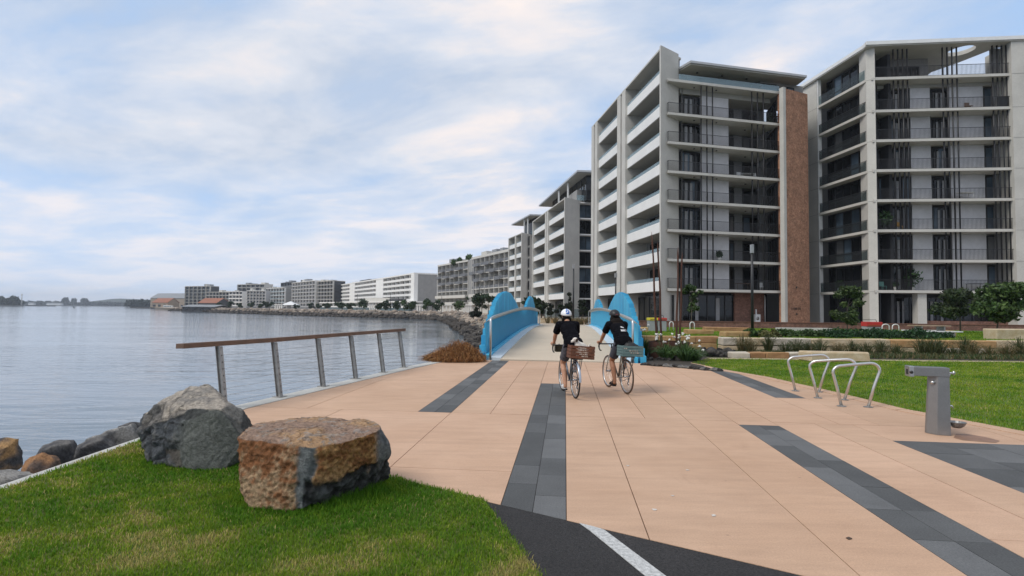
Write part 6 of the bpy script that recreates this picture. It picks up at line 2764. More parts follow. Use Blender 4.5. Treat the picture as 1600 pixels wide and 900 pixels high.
p, q = GD(-120, 479, 1050), GD(38, 479, 1050)
mb.prism([p.xy + Vector((-300, 0)), q.xy, q.xy + Vector((10, 60)), p.xy + Vector((-300, 200))], WZ - 1, -.3)
p, q = GD(36, 477, 1900), GD(300, 478, 1900)
mb.prism([p.xy, q.xy, q.xy + Vector((0, 200)), p.xy + Vector((-40, 200))], WZ - 1, -.2)
put(mb.build('far_shore', M('far shore rock', (.12, .12, .12), .95, var=.3, vs=.05)), 'low far shore across the harbour', kind='structure')
bl = []
for k in range(70):
    a = rg.uniform(-60, 35)
    h = 9 + 8 * max(0, math.sin(a * .28 + 1.4)) + (5 if 10 < a < 20 else 0)
    p = GD(a, 478, 1060 + rg.uniform(0, 40))
    bl.append(((p.x, p.y, h * .45), (5, 5, h * .55)))
put(leaves('woods', bl, 7000, 3.2, [(.03, .045, .025), (.04, .055, .03)], None, 71), 'dark wooded spit across the harbour', kind='stuff')
bl = []
for k in range(170):
    a = rg.uniform(36, 240)
    h = 8 + 6 * abs(math.sin(a * .23)) + (14 if 98 < a < 104 or 110 < a < 150 and rg.random() < .3 else 0)
    p = GD(a, 477.5, 1910 + rg.uniform(0, 60))
    bl.append(((p.x, p.y, h * .45), (rg.uniform(4, 11), 6, h * .55)))
put(leaves('woods', bl, 9000, 5, [(.035, .05, .035), (.05, .06, .045), (.06, .06, .055)], None, 72), 'far wooded shore under the hill', kind='stuff')
bl = []
for k in range(60):
    a = rg.uniform(200, 240)
    p = GD(a, 477.5, 1000 + rg.uniform(0, 60))
    bl.append(((p.x, p.y, 5), (6, 6, 4 + 5 * rg.random())))
put(leaves('woods', bl, 3500, 3.2, [(.03, .045, .03), (.045, .055, .04)], None, 73), 'dark trees behind the pier', kind='stuff')
p = GD(33.5, 478, 1050)
tw = thing('beacon_tower', 'thin grey tower standing at the end of the wooded spit', 'tower', (p.x, p.y, -.3))
mb = MB()
mb.tube([(p.x, p.y, -.3), (p.x, p.y, 22)], [1.0, .7], 8)
mb.build('shaft', CONC, tw)
mb = MB()
mb.tube([(p.x, p.y, 19), (p.x, p.y, 20.5)], 1.3, 8)
mb.build('gallery', CONC, tw)
for (a, b0, D, s_, lab) in ((48, 476, 1890, 9, 'tiny white house on the far shore nearest the spit'), (84, 476, 1890, 26, 'long pale low building on the far shore')):
    p = GD(a, b0, D)
    rt_ = thing('far_house', lab, 'house', (p.x, p.y, -.2))
    mb = MB()
    mb.box(p.x - s_, p.x + s_, p.y, p.y + 10, -.2, 5)
    mb.build('wall', CONC_W, rt_)
    mb = MB()
    mb.add([(p.x - s_ - 1, p.y - 1, 5), (p.x + s_ + 1, p.y - 1, 5), (p.x + s_ + 1, p.y + 11, 5), (p.x - s_ - 1, p.y + 11, 5), (p.x - s_, p.y + 5, 8), (p.x + s_, p.y + 5, 8)], [(0, 1, 5, 4), (2, 3, 4, 5), (0, 4, 3), (1, 2, 5)])
    mb.build('roof', GROOF, rt_)


# ================================================================== RIDERS AND BICYCLES
def ball(mb, p, r):
    mb.ell(p, (r, r, r), 12)


def cap(mb, a, ra, b, rb, n=12):
    a, b = Vector(a), Vector(b)
    mb.tube([a, b], [ra, rb], n)
    ball(mb, a, ra)
    ball(mb, b, rb)


def blob(mb, name, vox, sm, mat, parent, keep=None):
    me_ = bpy.data.meshes.new('tmp')
    me_.from_pydata(mb.v, [], mb.f)
    out_ = remesh(me_, vox, sm)
    out_.name = name
    out_.materials.clear()
    out_.materials.append(mat)
    out_.polygons.foreach_set('use_smooth', [True] * len(out_.polygons))
    o_ = bpy.data.objects.new(name, out_)
    COL.objects.link(o_)
    adopt(o_, parent)
    ROOT[o_.name] = Vector((0, 0, 0))
    return o_


def knee(h, a, l1, l2, fwd):
    h, a = Vector(h), Vector(a)
    d = a - h
    L = min(d.length, l1 + l2 - .002)
    x = (l1 * l1 - l2 * l2 + L * L) / (2 * L)
    y = math.sqrt(max(0, l1 * l1 - x * x))
    e = d.normalized()
    f = (Vector(fwd) - e * Vector(fwd).dot(e)).normalized()
    return h + e * x + f * y


TYRE = M('black tyre rubber', (.022, .021, .02), .8, coord='obj', vs=20)
TYRE_G = M('brown tyre wall', (.10, .06, .035), .8, coord='obj', vs=20)
RIM = M('silver rim', (.60, .60, .60), .3, .9, coord='obj')
CHROME = M('polished alloy', (.55, .55, .56), .25, .95, coord='obj')
BLACKP = M('black plastic', (.02, .02, .02), .5, coord='obj')


def bicycle(label, loc, yaw, framem, rimm, fender, tyre):
    bk = local_thing('bicycle', label, 'bicycle', loc, None)
    bk.rotation_euler = (0, 0, yaw)
    WR = .345
    for y0 in (0, 1.0):
        wh = local_thing('wheel', None, None, (0, 0, 0))
        bpy.data.objects.remove(wh)
        mb = MB()
        c = Vector((0, y0, WR))
        mb.tube([c + Vector((0, math.cos(a) * (WR - .016), math.sin(a) * (WR - .016))) for a in [k * 2 * math.pi / 40 for k in range(40)]], .016, 8, closed=True)
        ty = mb.build('wheel', tyre, bk)
        mb = MB()
        mb.tube([c + Vector((0, math.cos(a) * (WR - .04), math.sin(a) * (WR - .04))) for a in [k * 2 * math.pi / 40 for k in range(40)]], .0115, 6, closed=True)
        mb.build('rim', rimm, ty)
        mb = MB()
        for k in range(28):
            a = k * 2 * math.pi / 28
            s_ = .028 if k % 2 else -.028
            mb.tube([c + Vector((s_, math.cos(a + .5) * .02, math.sin(a + .5) * .02)), c + Vector((0, math.cos(a) * (WR - .045), math.sin(a) * (WR - .045)))], .0016, 3, cap=False)
        mb.build('spokes', CHROME, ty)
        mb = MB()
        mb.tube([c + Vector((-.055, 0, 0)), c + Vector((.055, 0, 0))], .018, 8)
        mb.build('hub', CHROME, ty)
    BB, ST_, HT, HB = Vector((0, .43, .28)), Vector((0, .25, .82)), Vector((0, .82, .86)), Vector((0, .86, .70))
    mb = MB()
    for a, b, r in ((BB, ST_, .016), (ST_ - Vector((0, -.01, .03)), HT - Vector((0, 0, .03)), .015), (BB, HB + Vector((0, -.01, .03)), .018), (HT, HB, .02)):
        mb.tube([a, b], r, 8)
    for s_ in (-1, 1):
        mb.tube([BB + Vector((.03 * s_, 0, 0)), Vector((.062 * s_, 0, WR))], .011, 6)
        mb.tube([ST_ + Vector((.015 * s_, 0, -.05)), Vector((.062 * s_, 0, WR))], .009, 6)
    mb.build('frame', framem, bk)
    mb = MB()
    for s_ in (-1, 1):
        mb.tube([HB + Vector((.045 * s_, .0, -.03)), Vector((.052 * s_, .93, .5)), Vector((.052 * s_, 1.0, WR))], .011, 6)
    mb.tube([HB + Vector((-.055, 0, -.03)), HB + Vector((.055, 0, -.03))], .018, 6)
    mb.build('fork', framem, bk)
    mb = MB()
    mb.tube([ST_, Vector((0, .20, .93))], .013, 6)
    mb.build('seat_post', CHROME, bk)
    mb = MB()
    mb.ell((0, .17, .945), (.075, .10, .03), 12)
    mb.ell((0, .29, .945), (.03, .12, .025), 12)
    mb.build('saddle', BLACKP, bk)
    mb = MB()
    mb.tube([HT, Vector((0, .81, .92)), Vector((0, .88, .94))], .014, 6)
    for s_ in (-1, 1):
        mb.tube([Vector((0, .88, .94)), Vector((.17 * s_, .88, .94)), Vector((.20 * s_, .90, .94)), Vector((.21 * s_, .97, .935)), Vector((.215 * s_, 1.0, .90)), Vector((.22 * s_, .98, .84)), Vector((.22 * s_, .93, .805)), Vector((.22 * s_, .86, .80))], .0145, 7)
        mb.tube([Vector((.21 * s_, .96, .945)), Vector((.21 * s_, 1.0, .975)), Vector((.21 * s_, 1.02, .93)), Vector((.215 * s_, 1.03, .86))], .011, 6)
    mb.build('handlebar', BLACKP, bk)
    mb = MB()
    mb.lathe((0, 0, 0), [(.095, -.003), (.095, .003)], 24)
    o_ = mb.build('chainring', CHROME, bk)
    o_.rotation_euler = (0, math.pi / 2, 0)
    o_.location = (.045, .43, .28)
    mb = MB()
    mb.tube([(.045, .43 + .095 * math.cos(a), .28 + .095 * math.sin(a)) for a in np.linspace(1.6, -1.6, 9)] + [(.045, .0, WR - .04), (.045, -.04, WR), (.045, 0, WR + .04)], .006, 4, closed=True)
    mb.build('chain', BLACKP, bk)
    mb = MB()
    mb.tube([(.05, .0, WR - .03), (.055, .03, WR - .09), (.05, .06, WR - .15), (.05, .02, WR - .17)], .014, 6)
    mb.build('derailleur', BLACKP, bk)
    mb = MB()
    for s_ in (-1, 1):
        mb.tube([(.08 * s_, .12, .745), (.08 * s_, -.22, .745)], .008, 5)
        mb.tube([(.08 * s_, -.05, .745), (.07 * s_, 0, WR)], .007, 5)
        mb.tube([(.08 * s_, -.18, .745), (.07 * s_, 0, WR)], .007, 5)
    for y in (-.2, -.1, 0, .1):
        mb.tube([(-.08, y, .745), (.08, y, .745)], .006, 5)
    mb.build('rear_rack', BLACKP, bk)
    if fender:
        mb = MB()
        n = 16
        vs, fs = [], []
        for k in range(n + 1):
            a = R(80) + R(100) * k / n
            for (x, rr) in ((-.022, .366), (-.011, .376), (.011, .376), (.022, .366)):
                vs.append((x, math.cos(a) * rr, WR + math.sin(a) * rr))
        for k in range(n):
            for j in range(3):
                fs.append((4 * k + j, 4 * k + j + 1, 4 * k + 5 + j, 4 * k + 4 + j))
        mb.smooth = True
        mb.add(vs, fs)
        mb.build('mudguard', fender, bk)
    return bk


def cranks(bk, ang):
    for s_, a in ((-1, ang), (1, ang + math.pi)):
        e = Vector((.10 * s_, .43 + .17 * math.cos(a), .28 + .17 * math.sin(a)))
        mb = MB()
        mb.tube([(.06 * s_, .43, .28), (.075 * s_, e.y, e.z)], .011, 6)
        cr = mb.build('crank', CHROME, bk)
        mb = MB()
        mb.box(e.x - .04, e.x + .04, e.y - .04, e.y + .04, e.z - .012, e.z + .012)
        mb.build('pedal', BLACKP, cr)
    return [Vector((.115 * s_, .43 + .17 * math.cos(a), .28 + .17 * math.sin(a))) for s_, a in ((-1, ang), (1, ang + math.pi))]


SKIN_M = M('fair skin', (.50, .265, .165), .55, var=.12, coord='obj', vs=8, fine=.04)  # paler of the two skin tones
SKIN_T = M('tanned skin', (.40, .19, .105), .55, var=.12, coord='obj', vs=8, fine=.04)
TEE = M('black cotton', (.0065, .0065, .009), .95, var=.3, coord='obj', vs=9, bump=.3, bs=18, spec=.08)
HAIR = M('dark brown hair', (.012, .008, .006), .75, var=.4, coord='obj', vs=40, spec=.15)


def person(label, loc, yaw, pedals, skin, shorts_m, shoe, helmet, hair_long, lean=0.0, sandals=False):
    pr_ = local_thing('person', label, 'person', loc)
    pr_.rotation_euler = (0, 0, yaw)
    hip = Vector((0, .20, 1.0))
    ch = Vector((0 + lean, .44, 1.27))
    sh = Vector((lean, .53, 1.375))
    hd_ = Vector((lean * 1.1, .665, 1.545))
    mb = MB()
    tilt = Matrix.Rotation(R(-38), 3, 'X')
    mb.ell(hip, (.15, .12, .13), 14, tilt)
    cap(mb, hip, .115, ch, .12)
    mb.ell(ch, (.155, .10, .17), 14, tilt)
    cap(mb, sh + Vector((-.14, 0, 0)), .06, sh + Vector((.14, 0, 0)), .06)
    cap(mb, sh + Vector((0, .01, .0)), .058, hd_ - Vector((0, .03, .06)), .05)
    mb.ell(hd_, (.074, .092, .108), 16)
    mb.ell(hd_ + Vector((0, .045, -.06)), (.052, .05, .055), 12)
    mb.ell(hd_ + Vector((0, .10, -.015)), (.012, .02, .022), 8)     # nose
    mb.ell(hd_ + Vector((0, .088, -.062)), (.024, .012, .010), 8)   # lips
    mb.ell(hd_ + Vector((0, .078, .018)), (.05, .022, .012), 8)     # brow
    for s_ in (-1, 1):
        mb.ell(hd_ + Vector((.076 * s_, -.005, -.012)), (.012, .02, .03), 8)
    knees, anks = [], []
    for i, s_ in enumerate((-1, 1)):
        h = hip + Vector((.085 * s_, .02, -.03))
        pd = pedals[i]
        an = pd + Vector((-.0 * s_, -.085, .105))
        kn = knee(h, an, .44, .43, (0.12 * s_, 1, .1))
        knees.append(kn)
        anks.append(an)
        mid = h.lerp(kn, .5)
        cap(mb, h, .088, mid, .076)
        cap(mb, mid, .076, kn, .056)
        cf = kn.lerp(an, .35) + Vector((0, -.02, 0))
        cap(mb, kn, .054, cf, .056)
        cap(mb, cf, .054, an, .036)
        cap(mb, an + Vector((0, 0, -.03)), .036, pd + Vector((0, .05, .045)), .03)
        cap(mb, pd + Vector((0, .05, .045)), .032, pd + Vector((0, .12, .035)), .026)
        # arm: shoulder, elbow, wrist; hand closed on the hood
        shd = sh + Vector((.175 * s_, .0, -.01))
        wr = Vector((.212 * s_, .905, .985))
        el = knee(shd, wr, .285, .255, (.6 * s_, -.35, -.55))
        cap(mb, shd, .056, el, .042)
        cap(mb, el, .042, el.lerp(wr, .35), .041)
        cap(mb, el.lerp(wr, .35), .041, wr, .027)
        pm = Vector((.212 * s_, .965, .985))
        mb.ell(wr.lerp(pm, .5) + Vector((0, .01, .0)), (.038, .05, .022), 10)
        for f in range(4):
            y = .945 + .021 * f
            ln = (.9, 1.0, .95, .8)[f]
            k1 = Vector((.212 * s_ + .036 * s_, y, .990))
            k2 = Vector((.212 * s_ + .046 * s_, y + .004, .990 - .032 * ln))
            k3 = Vector((.212 * s_ + .022 * s_, y + .004, .990 - .062 * ln))
            b0_ = Vector((.212 * s_ + .012 * s_, y - .004, .995))
            cap(mb, b0_, .011, k1, .0098, 8)
            cap(mb, k1, .0098, k2, .009, 8)
            cap(mb, k2, .009, k3, .008, 8)
        t0 = Vector((.212 * s_ - .025 * s_, .935, .982))
        t1 = Vector((.212 * s_ - .042 * s_, .965, .965))
        t2 = Vector((.212 * s_ - .030 * s_, .99, .945))
        cap(mb, t0, .013, t1, .0105, 8)
        cap(mb, t1, .0105, t2, .009, 8)
    blob(mb, 'body', .0065, 2, skin, pr_)
    for s_ in (-1, 1):
        mb = MB()
        mb.ell(hd_ + Vector((.03 * s_, .086, -.002)), (.012, .007, .008), 8)
        mb.build('eye', M('dark eyes', (.03, .02, .015), .3, coord='obj'), pr_)
    # tee shirt
    mb = MB()
    mb.ell(hip + Vector((0, .02, .03)), (.172, .142, .14), 16, tilt)
    mb.tube([hip + Vector((0, -.01, -.07)), hip + Vector((0, .05, .10))], [.185, .168], 16)
    mb.ell(hip + Vector((.01, -.03, .03)), (.188, .13, .15), 16, tilt)
    mb.ell((lean * .5, .30, 1.15), (.172, .13, .16), 16, tilt)
    cap(mb, hip + Vector((0, .03, .06)), .14, ch + Vector((0, 0, -.02)), .142)
    mb.ell(ch, (.178, .122, .18), 16, tilt)
    cap(mb, sh + Vector((-.14, -.0, -.005)), .074, sh + Vector((.14, -.0, -.005)), .074)
    mb.ell(sh + Vector((0, .02, .02)), (.085, .07, .055), 12)
    for i, s_ in enumerate((-1, 1)):
        shd = sh + Vector((.175 * s_, .0, -.01))
        wr = Vector((.212 * s_, .905, .985))
        el = knee(shd, wr, .285, .255, (.6 * s_, -.35, -.55))
        e2 = shd.lerp(el, .72)
        ball(mb, shd, .076)
        mb.tube([shd, e2], [.074, .072], 14)
    # soft folds
    for (x, y, z, rx) in ((-.06, .17, 1.10, .03), (.05, .20, 1.16, .028), (.09, .16, 1.06, .03), (-.1, .30, 1.22, .025), (.02, .14, 1.03, .03)):
        mb.ell((x + lean * .6, y - .01, z), (.09, rx, .018), 10, Matrix.Rotation(R(20 if x < 0 else -18), 3, 'Y'))
    tee = blob(mb, 'tee_shirt', .010, 2, TEE, pr_)
    # shorts
    mb = MB()
    mb.ell(hip + Vector((0, 0, -.02)), (.172, .14, .13), 16, tilt)
    for i, s_ in enumerate((-1, 1)):
        h = hip + Vector((.085 * s_, .02, -.03))
        e2 = h.lerp(knees[i], .74)
        ball(mb, h, .106)
        mb.tube([h, e2], [.104, .094], 16)
    blob(mb, 'shorts', .010, 2, shorts_m, pr_)
    for i, s_ in enumerate((-1, 1)):
        pd = pedals[i]
        mb = MB()
        if not sandals:
            mb.ell(pd + Vector((0, .045, .05)), (.047, .13, .042), 14)
            mb.ell(pd + Vector((0, -.05, .07)), (.042, .055, .06), 12)
            so = blob(mb, 'shoe', .008, 2, shoe, pr_)
            mb = MB()
            mb.ell(pd + Vector((0, .035, .022)), (.046, .138, .012), 16)
            mb.build('sole', M('pale shoe sole', (.6, .6, .58), .7, coord='obj'), so)
        else:
            mb.ell(pd + Vector((0, .03, .022)), (.048, .135, .014), 16)
            for (y, z) in ((.09, .045), (.03, .062), (-.05, .08)):
                mb.tube([pd + Vector((.047 * math.cos(a), y, .02 + z * max(0, math.sin(a)))) for a in np.linspace(-.1, math.pi + .1, 9)], .011, 6)
            mb.build('sandal', shoe, pr_)
    # hair
    mb = MB()
    mb.ell(hd_ + Vector((0, -.02, .01)), (.086, .09, .108), 14)
    if hair_long:
        mb.ell(hd_ + Vector((0, -.055, -.07)), (.125, .07, .09), 14)
        mb.ell(hd_ + Vector((.0, -.15, -.13)), (.150, .085, .085), 14)
        mb.ell(hd_ + Vector((.0, -.20, -.19)), (.135, .075, .075), 14)
        mb.ell(hd_ + Vector((-.075, -.05, -.125)), (.05, .05, .08), 10)
        mb.ell(hd_ + Vector((.08, -.06, -.125)), (.05, .05, .09), 10)
        for k in range(12):
            x = -.13 + .26 * k / 11
            cap(mb, hd_ + Vector((x * .6, -.08, -.06)), .02, hd_ + Vector((x, -.25 + abs(x) * .5, -.24 - .02 * (k % 3))), .008, 6)
    else:
        mb.ell(hd_ + Vector((0, -.045, -.055)), (.088, .062, .07), 14)
        for k in range(10):
            x = -.095 + .19 * k / 9
            cap(mb, hd_ + Vector((x * .8, -.06, -.06)), .02, hd_ + Vector((x, -.075 + abs(x) * .4, -.125 - .012 * (k % 3))), .008, 6)
    # keep the face clear
    blob(mb, 'hair', .007, 2, HAIR, pr_)
    return pr_, tee, hd_


def helmet_shell(pr_, hd_, mat, scale=1.0, vents=False):
    c = hd_ + Vector((0, -.012, .032))
    mb = MB()
    n, m_ = 28, 9
    vs, fs = [], []
    RX, RY, RZ = .108 * scale, .135 * scale, .105 * scale
    for i in range(m_ + 1):
        th = math.pi / 2 * (1.12 * i / m_)
        for k in range(n):
            a = 2 * math.pi * k / n
            drop = -.022 * max(0, -math.sin(a)) * (i / m_) ** 2
            vs.append(c + Vector((RX * math.sin(th) * math.cos(a), RY * math.sin(th) * math.sin(a), RZ * math.cos(th) + drop)))
    b = len(vs)
    for k in range(n):
        a = 2 * math.pi * k / n
        vs.append(c + Vector((RX * .86 * math.cos(a), RY * .86 * math.sin(a), RZ * math.cos(math.pi / 2 * 1.12) - .022 * max(0, -math.sin(a)))))
    for i in range(m_):
        for k in range(n):
            k2 = (k + 1) % n
            fs.append((i * n + k, (i + 1) * n + k, (i + 1) * n + k2, i * n + k2))
    for k in range(n):
        k2 = (k + 1) % n
        fs.append((m_ * n + k, b + k, b + k2, m_ * n + k2))
    mb.smooth = True
    mb.add(vs, fs)
    hm = mb.build('helmet', mat, pr_)

    def patch(name, th0, th1, a0, a1, mt, lift=1.012):
        mb = MB()
        vs, fs = [], []
        for i in range(5):
            th = th0 + (th1 - th0) * i / 4
            for k in range(5):
                a = a0 + (a1 - a0) * k / 4
                for l in (lift, lift - .025):
                    vs.append(c + Vector((RX * l * math.sin(th) * math.cos(a), RY * l * math.sin(th) * math.sin(a), RZ * l * math.cos(th) - .022 * max(0, -math.sin(a)) * (th / (math.pi / 2 * 1.12)) ** 2)))
        for i in range(4):
            for k in range(4):
                q = lambda x, y, z: (x * 5 + y) * 2 + z
                fs.append((q(i, k, 0), q(i + 1, k, 0), q(i + 1, k + 1, 0), q(i, k + 1, 0)))
        mb.smooth = True
        mb.add(vs, fs)
        mb.build(name, mt, hm)
    return patch


def strap_print(tee, pr_, cx, cz, rows, mat):
    """flat white print laid on the back of the shirt"""
    from mathutils.bvhtree import BVHTree
    me_ = tee.data
    bv = BVHTree.FromPolygons([v.co[:] for v in me_.vertices], [p.vertices[:] for p in me_.polygons])
    mb = MB()
    for (x0, x1, z0, z1) in rows:
        q = []
        for (x, z) in ((x0, z0), (x1, z0), (x1, z1), (x0, z1)):
            h = bv.ray_cast(Vector((cx + x, -1.5, cz + z)), Vector((0, 1, 0)))
            y = h[0].y if h[0] else .2
            q.append((cx + x, y - .004, cz + z))
        mb.add(q, [(0, 1, 2, 3)])
    return mb.build('shirt_print', mat, pr_)


def crate(label, loc, yaw, wd, dp, h, mat, slats, tiltx=0.0, roll=0.0, printed=None, cat='crate'):
    cr = local_thing('crate', label, cat, loc)
    cr.rotation_euler = (tiltx, roll, yaw)
    mb = MB()
    mb.box(-wd / 2 + .012, wd / 2 - .012, -dp / 2 + .012, dp / 2 - .012, 0, .012)
    mb.build('base', mat, cr)
    for sx in (-1, 1):
        for sy in (-1, 1):
            mb = MB()
            x, y = sx * (wd / 2 - .022), sy * (dp / 2 - .022)
            mb.box(x - .012, x + .012, y - .012, y + .012, .013, h)
            mb.build('corner_post', mat, cr)
    sl = h / slats
    for k in range(slats):
        z0, z1 = k * sl + .003, (k + 1) * sl - .006
        for sy in (-1, 1):
            mb = MB()
            y = sy * (dp / 2 - .005)
            mb.box(-wd / 2, wd / 2, y - .0045, y + .0045, z0, z1)
            mb.build('slat', mat, cr)
        for sx in (-1, 1):
            mb = MB()
            x = sx * (wd / 2 - .005)
            mb.box(x - .0045, x + .0045, -dp / 2 + .01, dp / 2 - .01, z0, z1)
            mb.build('slat', mat, cr)
    if printed:
        mb = MB()
        for (x0, x1, z0, z1) in printed:
            mb.box(x0, x1, -dp / 2 - .0025, -dp / 2 - .0002, z0, z1)
        mb.build('stencil_print', M('white stencil paint', (.55, .50, .44), .8, col2=(.25, .14, .08), vs=14, coord='obj'), cr)
    return cr


# ---- rider in the white helmet
P1 = G(898.5, 622.6)
yaw1 = R(8.0)
bk1 = bicycle('grey bicycle with a pale rear mudguard carrying the brown wooden crate', P1, yaw1, M('blue-grey frame paint', (.16, .19, .23), .35, .3, coord='obj'), RIM, M('pale silver mudguard', (.42, .47, .54), .35, .4, coord='obj'), TYRE)
ped1 = cranks(bk1, R(-105))
CAMO = M('dark patterned shorts cloth', (.10, .10, .115), .9, col2=(.035, .035, .045), vs=22, coord='obj')
pr1, tee1, hd1 = person('person in white and blue helmet, black tee and patterned shorts riding away', P1, yaw1, ped1, SKIN_M, CAMO, M('white canvas shoe', (.66, .64, .62), .8, coord='obj'), None, False, -.02)
WH = M('white helmet shell', (.78, .79, .80), .3, coord='obj', var=.05, vs=6)
HB_ = M('blue helmet panel', (.04, .16, .55), .35, coord='obj')
patch = helmet_shell(pr1, hd1, WH)
for (t0, t1, a0, a1) in ((.45, .75, 248, 266), (.8, 1.12, 246, 264), (.5, .9, 276, 292), (.95, 1.2, 274, 294), (1.2, 1.45, 252, 288), (.1, .38, 240, 300), (.72, .82, 262, 280)):
    patch('helmet_panel', t0, t1, R(a0), R(a1), HB_)
# handlebar bag
c_ = local_thing('handlebar_bag', 'dark olive bag hanging from the handlebar of the grey bicycle', 'bag', P1)
c_.rotation_euler = (0, 0, yaw1)
mb = MB()
mb.box(-.155, .10, 1.0, 1.15, .79, .935)
mb.build('pouch', M('olive canvas', (.045, .042, .025), .9, coord='obj'), c_, bevel=.02)
mb = MB()
for x in (-.1, .05):
    mb.tube([(x, .89, .955), (x, .93, .965), (x, 1.0, .93)], .006, 5)
mb.build('strap', BLACKP, c_)
fwd1 = Vector((-math.sin(yaw1), math.cos(yaw1), 0))
rgt1 = Vector((math.cos(yaw1), math.sin(yaw1), 0))
WOODC = M('dark brown crate wood', (.17, .062, .028), .7, col2=(.09, .035, .018), vs=9, coord='obj', bump=.2, bs=60)
cloc = P1 + rgt1 * .085 + fwd1 * -.04 + Vector((0, 0, .752))
random.seed(21)
pt_rows = []
for k, (x0, x1, z) in enumerate(((-.09, .07, .205), (-.10, .08, .165), (-.10, .10, .125), (-.06, .09, .088), (-.02, .10, .05))):
    x = x0
    while x < x1:
        l = random.uniform(.015, .05)
        pt_rows.append((x, min(x + l, x1), z - .012, z + .010 + random.uniform(-.004, .004)))
        x += l + random.uniform(.004, .012)
crate('brown slatted wooden crate with worn white stencilling on the bicycle rack', cloc, yaw1, .46, .30, .245, WOODC, 4, 0, R(4), pt_rows)
# small dog in the crate
dg_ = local_thing('dog', 'small white dog with a dark ear standing in the wooden crate', 'dog', cloc)
dg_.rotation_euler = (0, 0, yaw1)
DOGW = M('short white fur', (.68, .64, .58), .9, col2=(.58, .52, .45), vs=14, coord='obj', bump=.2, bs=80)
mb = MB()
cap(mb, (.10, .03, .17), .072, (-.03, .03, .24), .078)
mb.ell((.03, .03, .225), (.12, .07, .075), 14, Matrix.Rotation(R(24), 3, 'Y'))
cap(mb, (-.04, .03, .27), .055, (-.085, .02, .33), .045)
mb.ell((-.095, .015, .345), (.055, .05, .048), 14)
cap(mb, (-.115, .01, .335), .034, (-.165, .0, .315), .024)
for (x, y) in ((-.05, -.005), (-.05, .065), (.11, -.005), (.11, .065)):
    cap(mb, (x, y, .15), .028, (x + .005, y, .07), .020)
    cap(mb, (x + .005, y, .07), .019, (x, y, .028), .017)
    mb.ell((x - .012, y, .024), (.026, .018, .012), 8)
cap(mb, (.155, .03, .20), .02, (.20, .03, .27), .010)
blob(mb, 'body', .006, 2, DOGW, dg_)
EARM = M('dark brown fur', (.045, .026, .018), .9, coord='obj', bump=.2, bs=80)
for y in (-.045, .065):
    mb = MB()
    mb.ell((-.078, y, .345), (.026, .014, .034), 10, Matrix.Rotation(R(20), 3, 'Y'))
    mb.build('ear', EARM, dg_)
mb = MB()
mb.ell((-.186, -.002, .318), (.010, .012, .009), 8)
mb.build('nose', BLACKP, dg_)
for y in (-.034, .058):
    mb = MB()
    mb.ell((-.128, y, .357), (.007, .006, .007), 8)
    mb.build('eye', BLACKP, dg_)

# ---- rider in the black helmet
P2 = G(979, 615.6)
yaw2 = R(11.0)
bk2 = bicycle('black bicycle with tan-walled tyres carrying the green plastic crate', P2, yaw2, M('cream frame paint', (.30, .28, .24), .35, .2, coord='obj'), RIM, None, TYRE_G)
ped2 = cranks(bk2, R(-92))
NAVY = M('navy shorts cloth', (.040, .045, .062), .9, col2=(.06, .065, .085), vs=10, coord='obj')
pr2, tee2, hd2 = person('person with long dark hair, black helmet and black tee riding beside the blue bridge side', P2, yaw2, ped2, SKIN_T, NAVY, M('black sandal strap', (.02, .018, .018), .7, coord='obj'), None, True, .0, True)
BH = M('black helmet shell', (.010, .010, .011), .45, coord='obj')
patch = helmet_shell(pr2, hd2, BH)
VT = M('helmet vent grey', (.022, .022, .025), .7, coord='obj')
for (t0, t1, a0, a1) in ((.5, 1.0, 232, 248), (.45, 1.1, 262, 278), (.5, 1.0, 292, 308), (.2, .4, 220, 320)):
    patch('helmet_vent', t0, t1, R(a0), R(a1), VT)
for (t0, t1, a0, a1) in ((1.35, 1.5, 255, 285),):
    patch('reflector', t0, t1, R(a0), R(a1), M('dull red reflector', (.18, .03, .03), .3, coord='obj'))
rows = []
random.seed(5)
x = -.05
for k in range(4):
    rows.append((-.06 + .018 * k, -.06 + .018 * k + .022, .056 - .004 * k, .080 - .006 * k))
x = -.085
while x < .085:
    l = random.uniform(.016, .023)
    rows.append((x, x + l, -.018, .012 - (.006 if x > .05 else 0)))
    rows.append((x + l * .2, x + l * .75, .012, .020))
    x += l + .0035
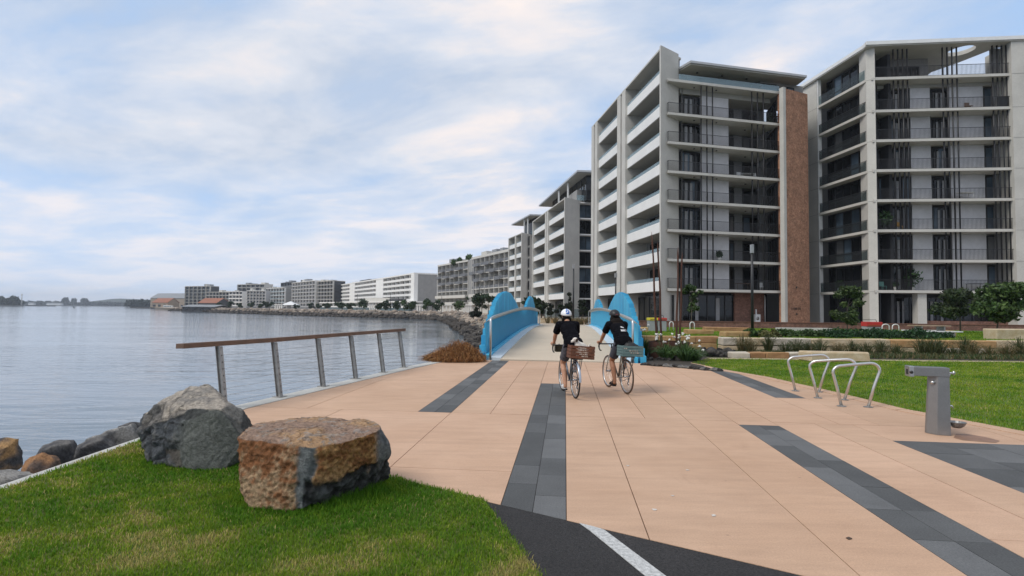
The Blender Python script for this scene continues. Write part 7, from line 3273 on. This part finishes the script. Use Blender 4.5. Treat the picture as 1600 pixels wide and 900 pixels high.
strap_print(tee2, pr2, .055, 1.255, rows, M('white shirt print', (.72, .72, .72), .8, coord='obj'))
fwd2 = Vector((-math.sin(yaw2), math.cos(yaw2), 0))
rgt2 = Vector((math.cos(yaw2), math.sin(yaw2), 0))
GREENC = M('sea-green crate plastic', (.085, .15, .15), .5, col2=(.12, .20, .20), vs=8, coord='obj')
c2 = P2 + rgt2 * .055 + fwd2 * -.03 + Vector((0, 0, .752))
random.seed(8)
pt2 = []
for k, (x0, x1, z) in enumerate(((-.05, .12, .075), (-.08, .10, .115), (-.19, -.13, .16))):
    x = x0
    while x < x1:
        l = random.uniform(.015, .05)
        pt2.append((x, min(x + l, x1), z - .010, z + .010))
        x += l + random.uniform(.01, .03)
crate('sea-green plastic crate on the rack of the black bicycle', c2, yaw2, .44, .30, .215, GREENC, 4, 0, R(2), pt2)
bg_ = local_thing('bag', 'black soft bag lying in the sea-green crate', 'bag', c2)
bg_.rotation_euler = (0, 0, yaw2)
mb = MB()
mb.ell((.02, .02, .17), (.15, .10, .11), 14)
mb.ell((.12, .0, .18), (.07, .09, .06), 12)
mb.ell((-.02, .02, .25), (.06, .05, .03), 10)
blob(mb, 'sack', .012, 2, M('black nylon', (.015, .015, .016), .6, coord='obj', bump=.4, bs=12), bg_)
mb = MB()
mb.tube([(-.06, .0, .26), (-.02, -.02, .30), (.04, 0, .27)], .008, 6)
mb.build('strap', BLACKP, bg_)


# ================================================================== AIR: thin haze over the harbour
hzm = bpy.data.materials.new('harbour haze')
hzm.use_nodes = True
t = hzm.node_tree
t.nodes.clear()
pv = N('ShaderNodeVolumePrincipled', t)
pv.inputs['Color'].default_value = (.78, .86, .97, 1)
pv.inputs['Density'].default_value = .00019
pv.inputs['Anisotropy'].default_value = .2
ou = N('ShaderNodeOutputMaterial', t)
t.links.new(pv.outputs[0], ou.inputs['Volume'])
mb = MB()
mb.box(-3200, 3200, -700, 3600, -6, 70)
put(mb.build('haze', hzm), 'thin pale haze over the harbour', kind='stuff')
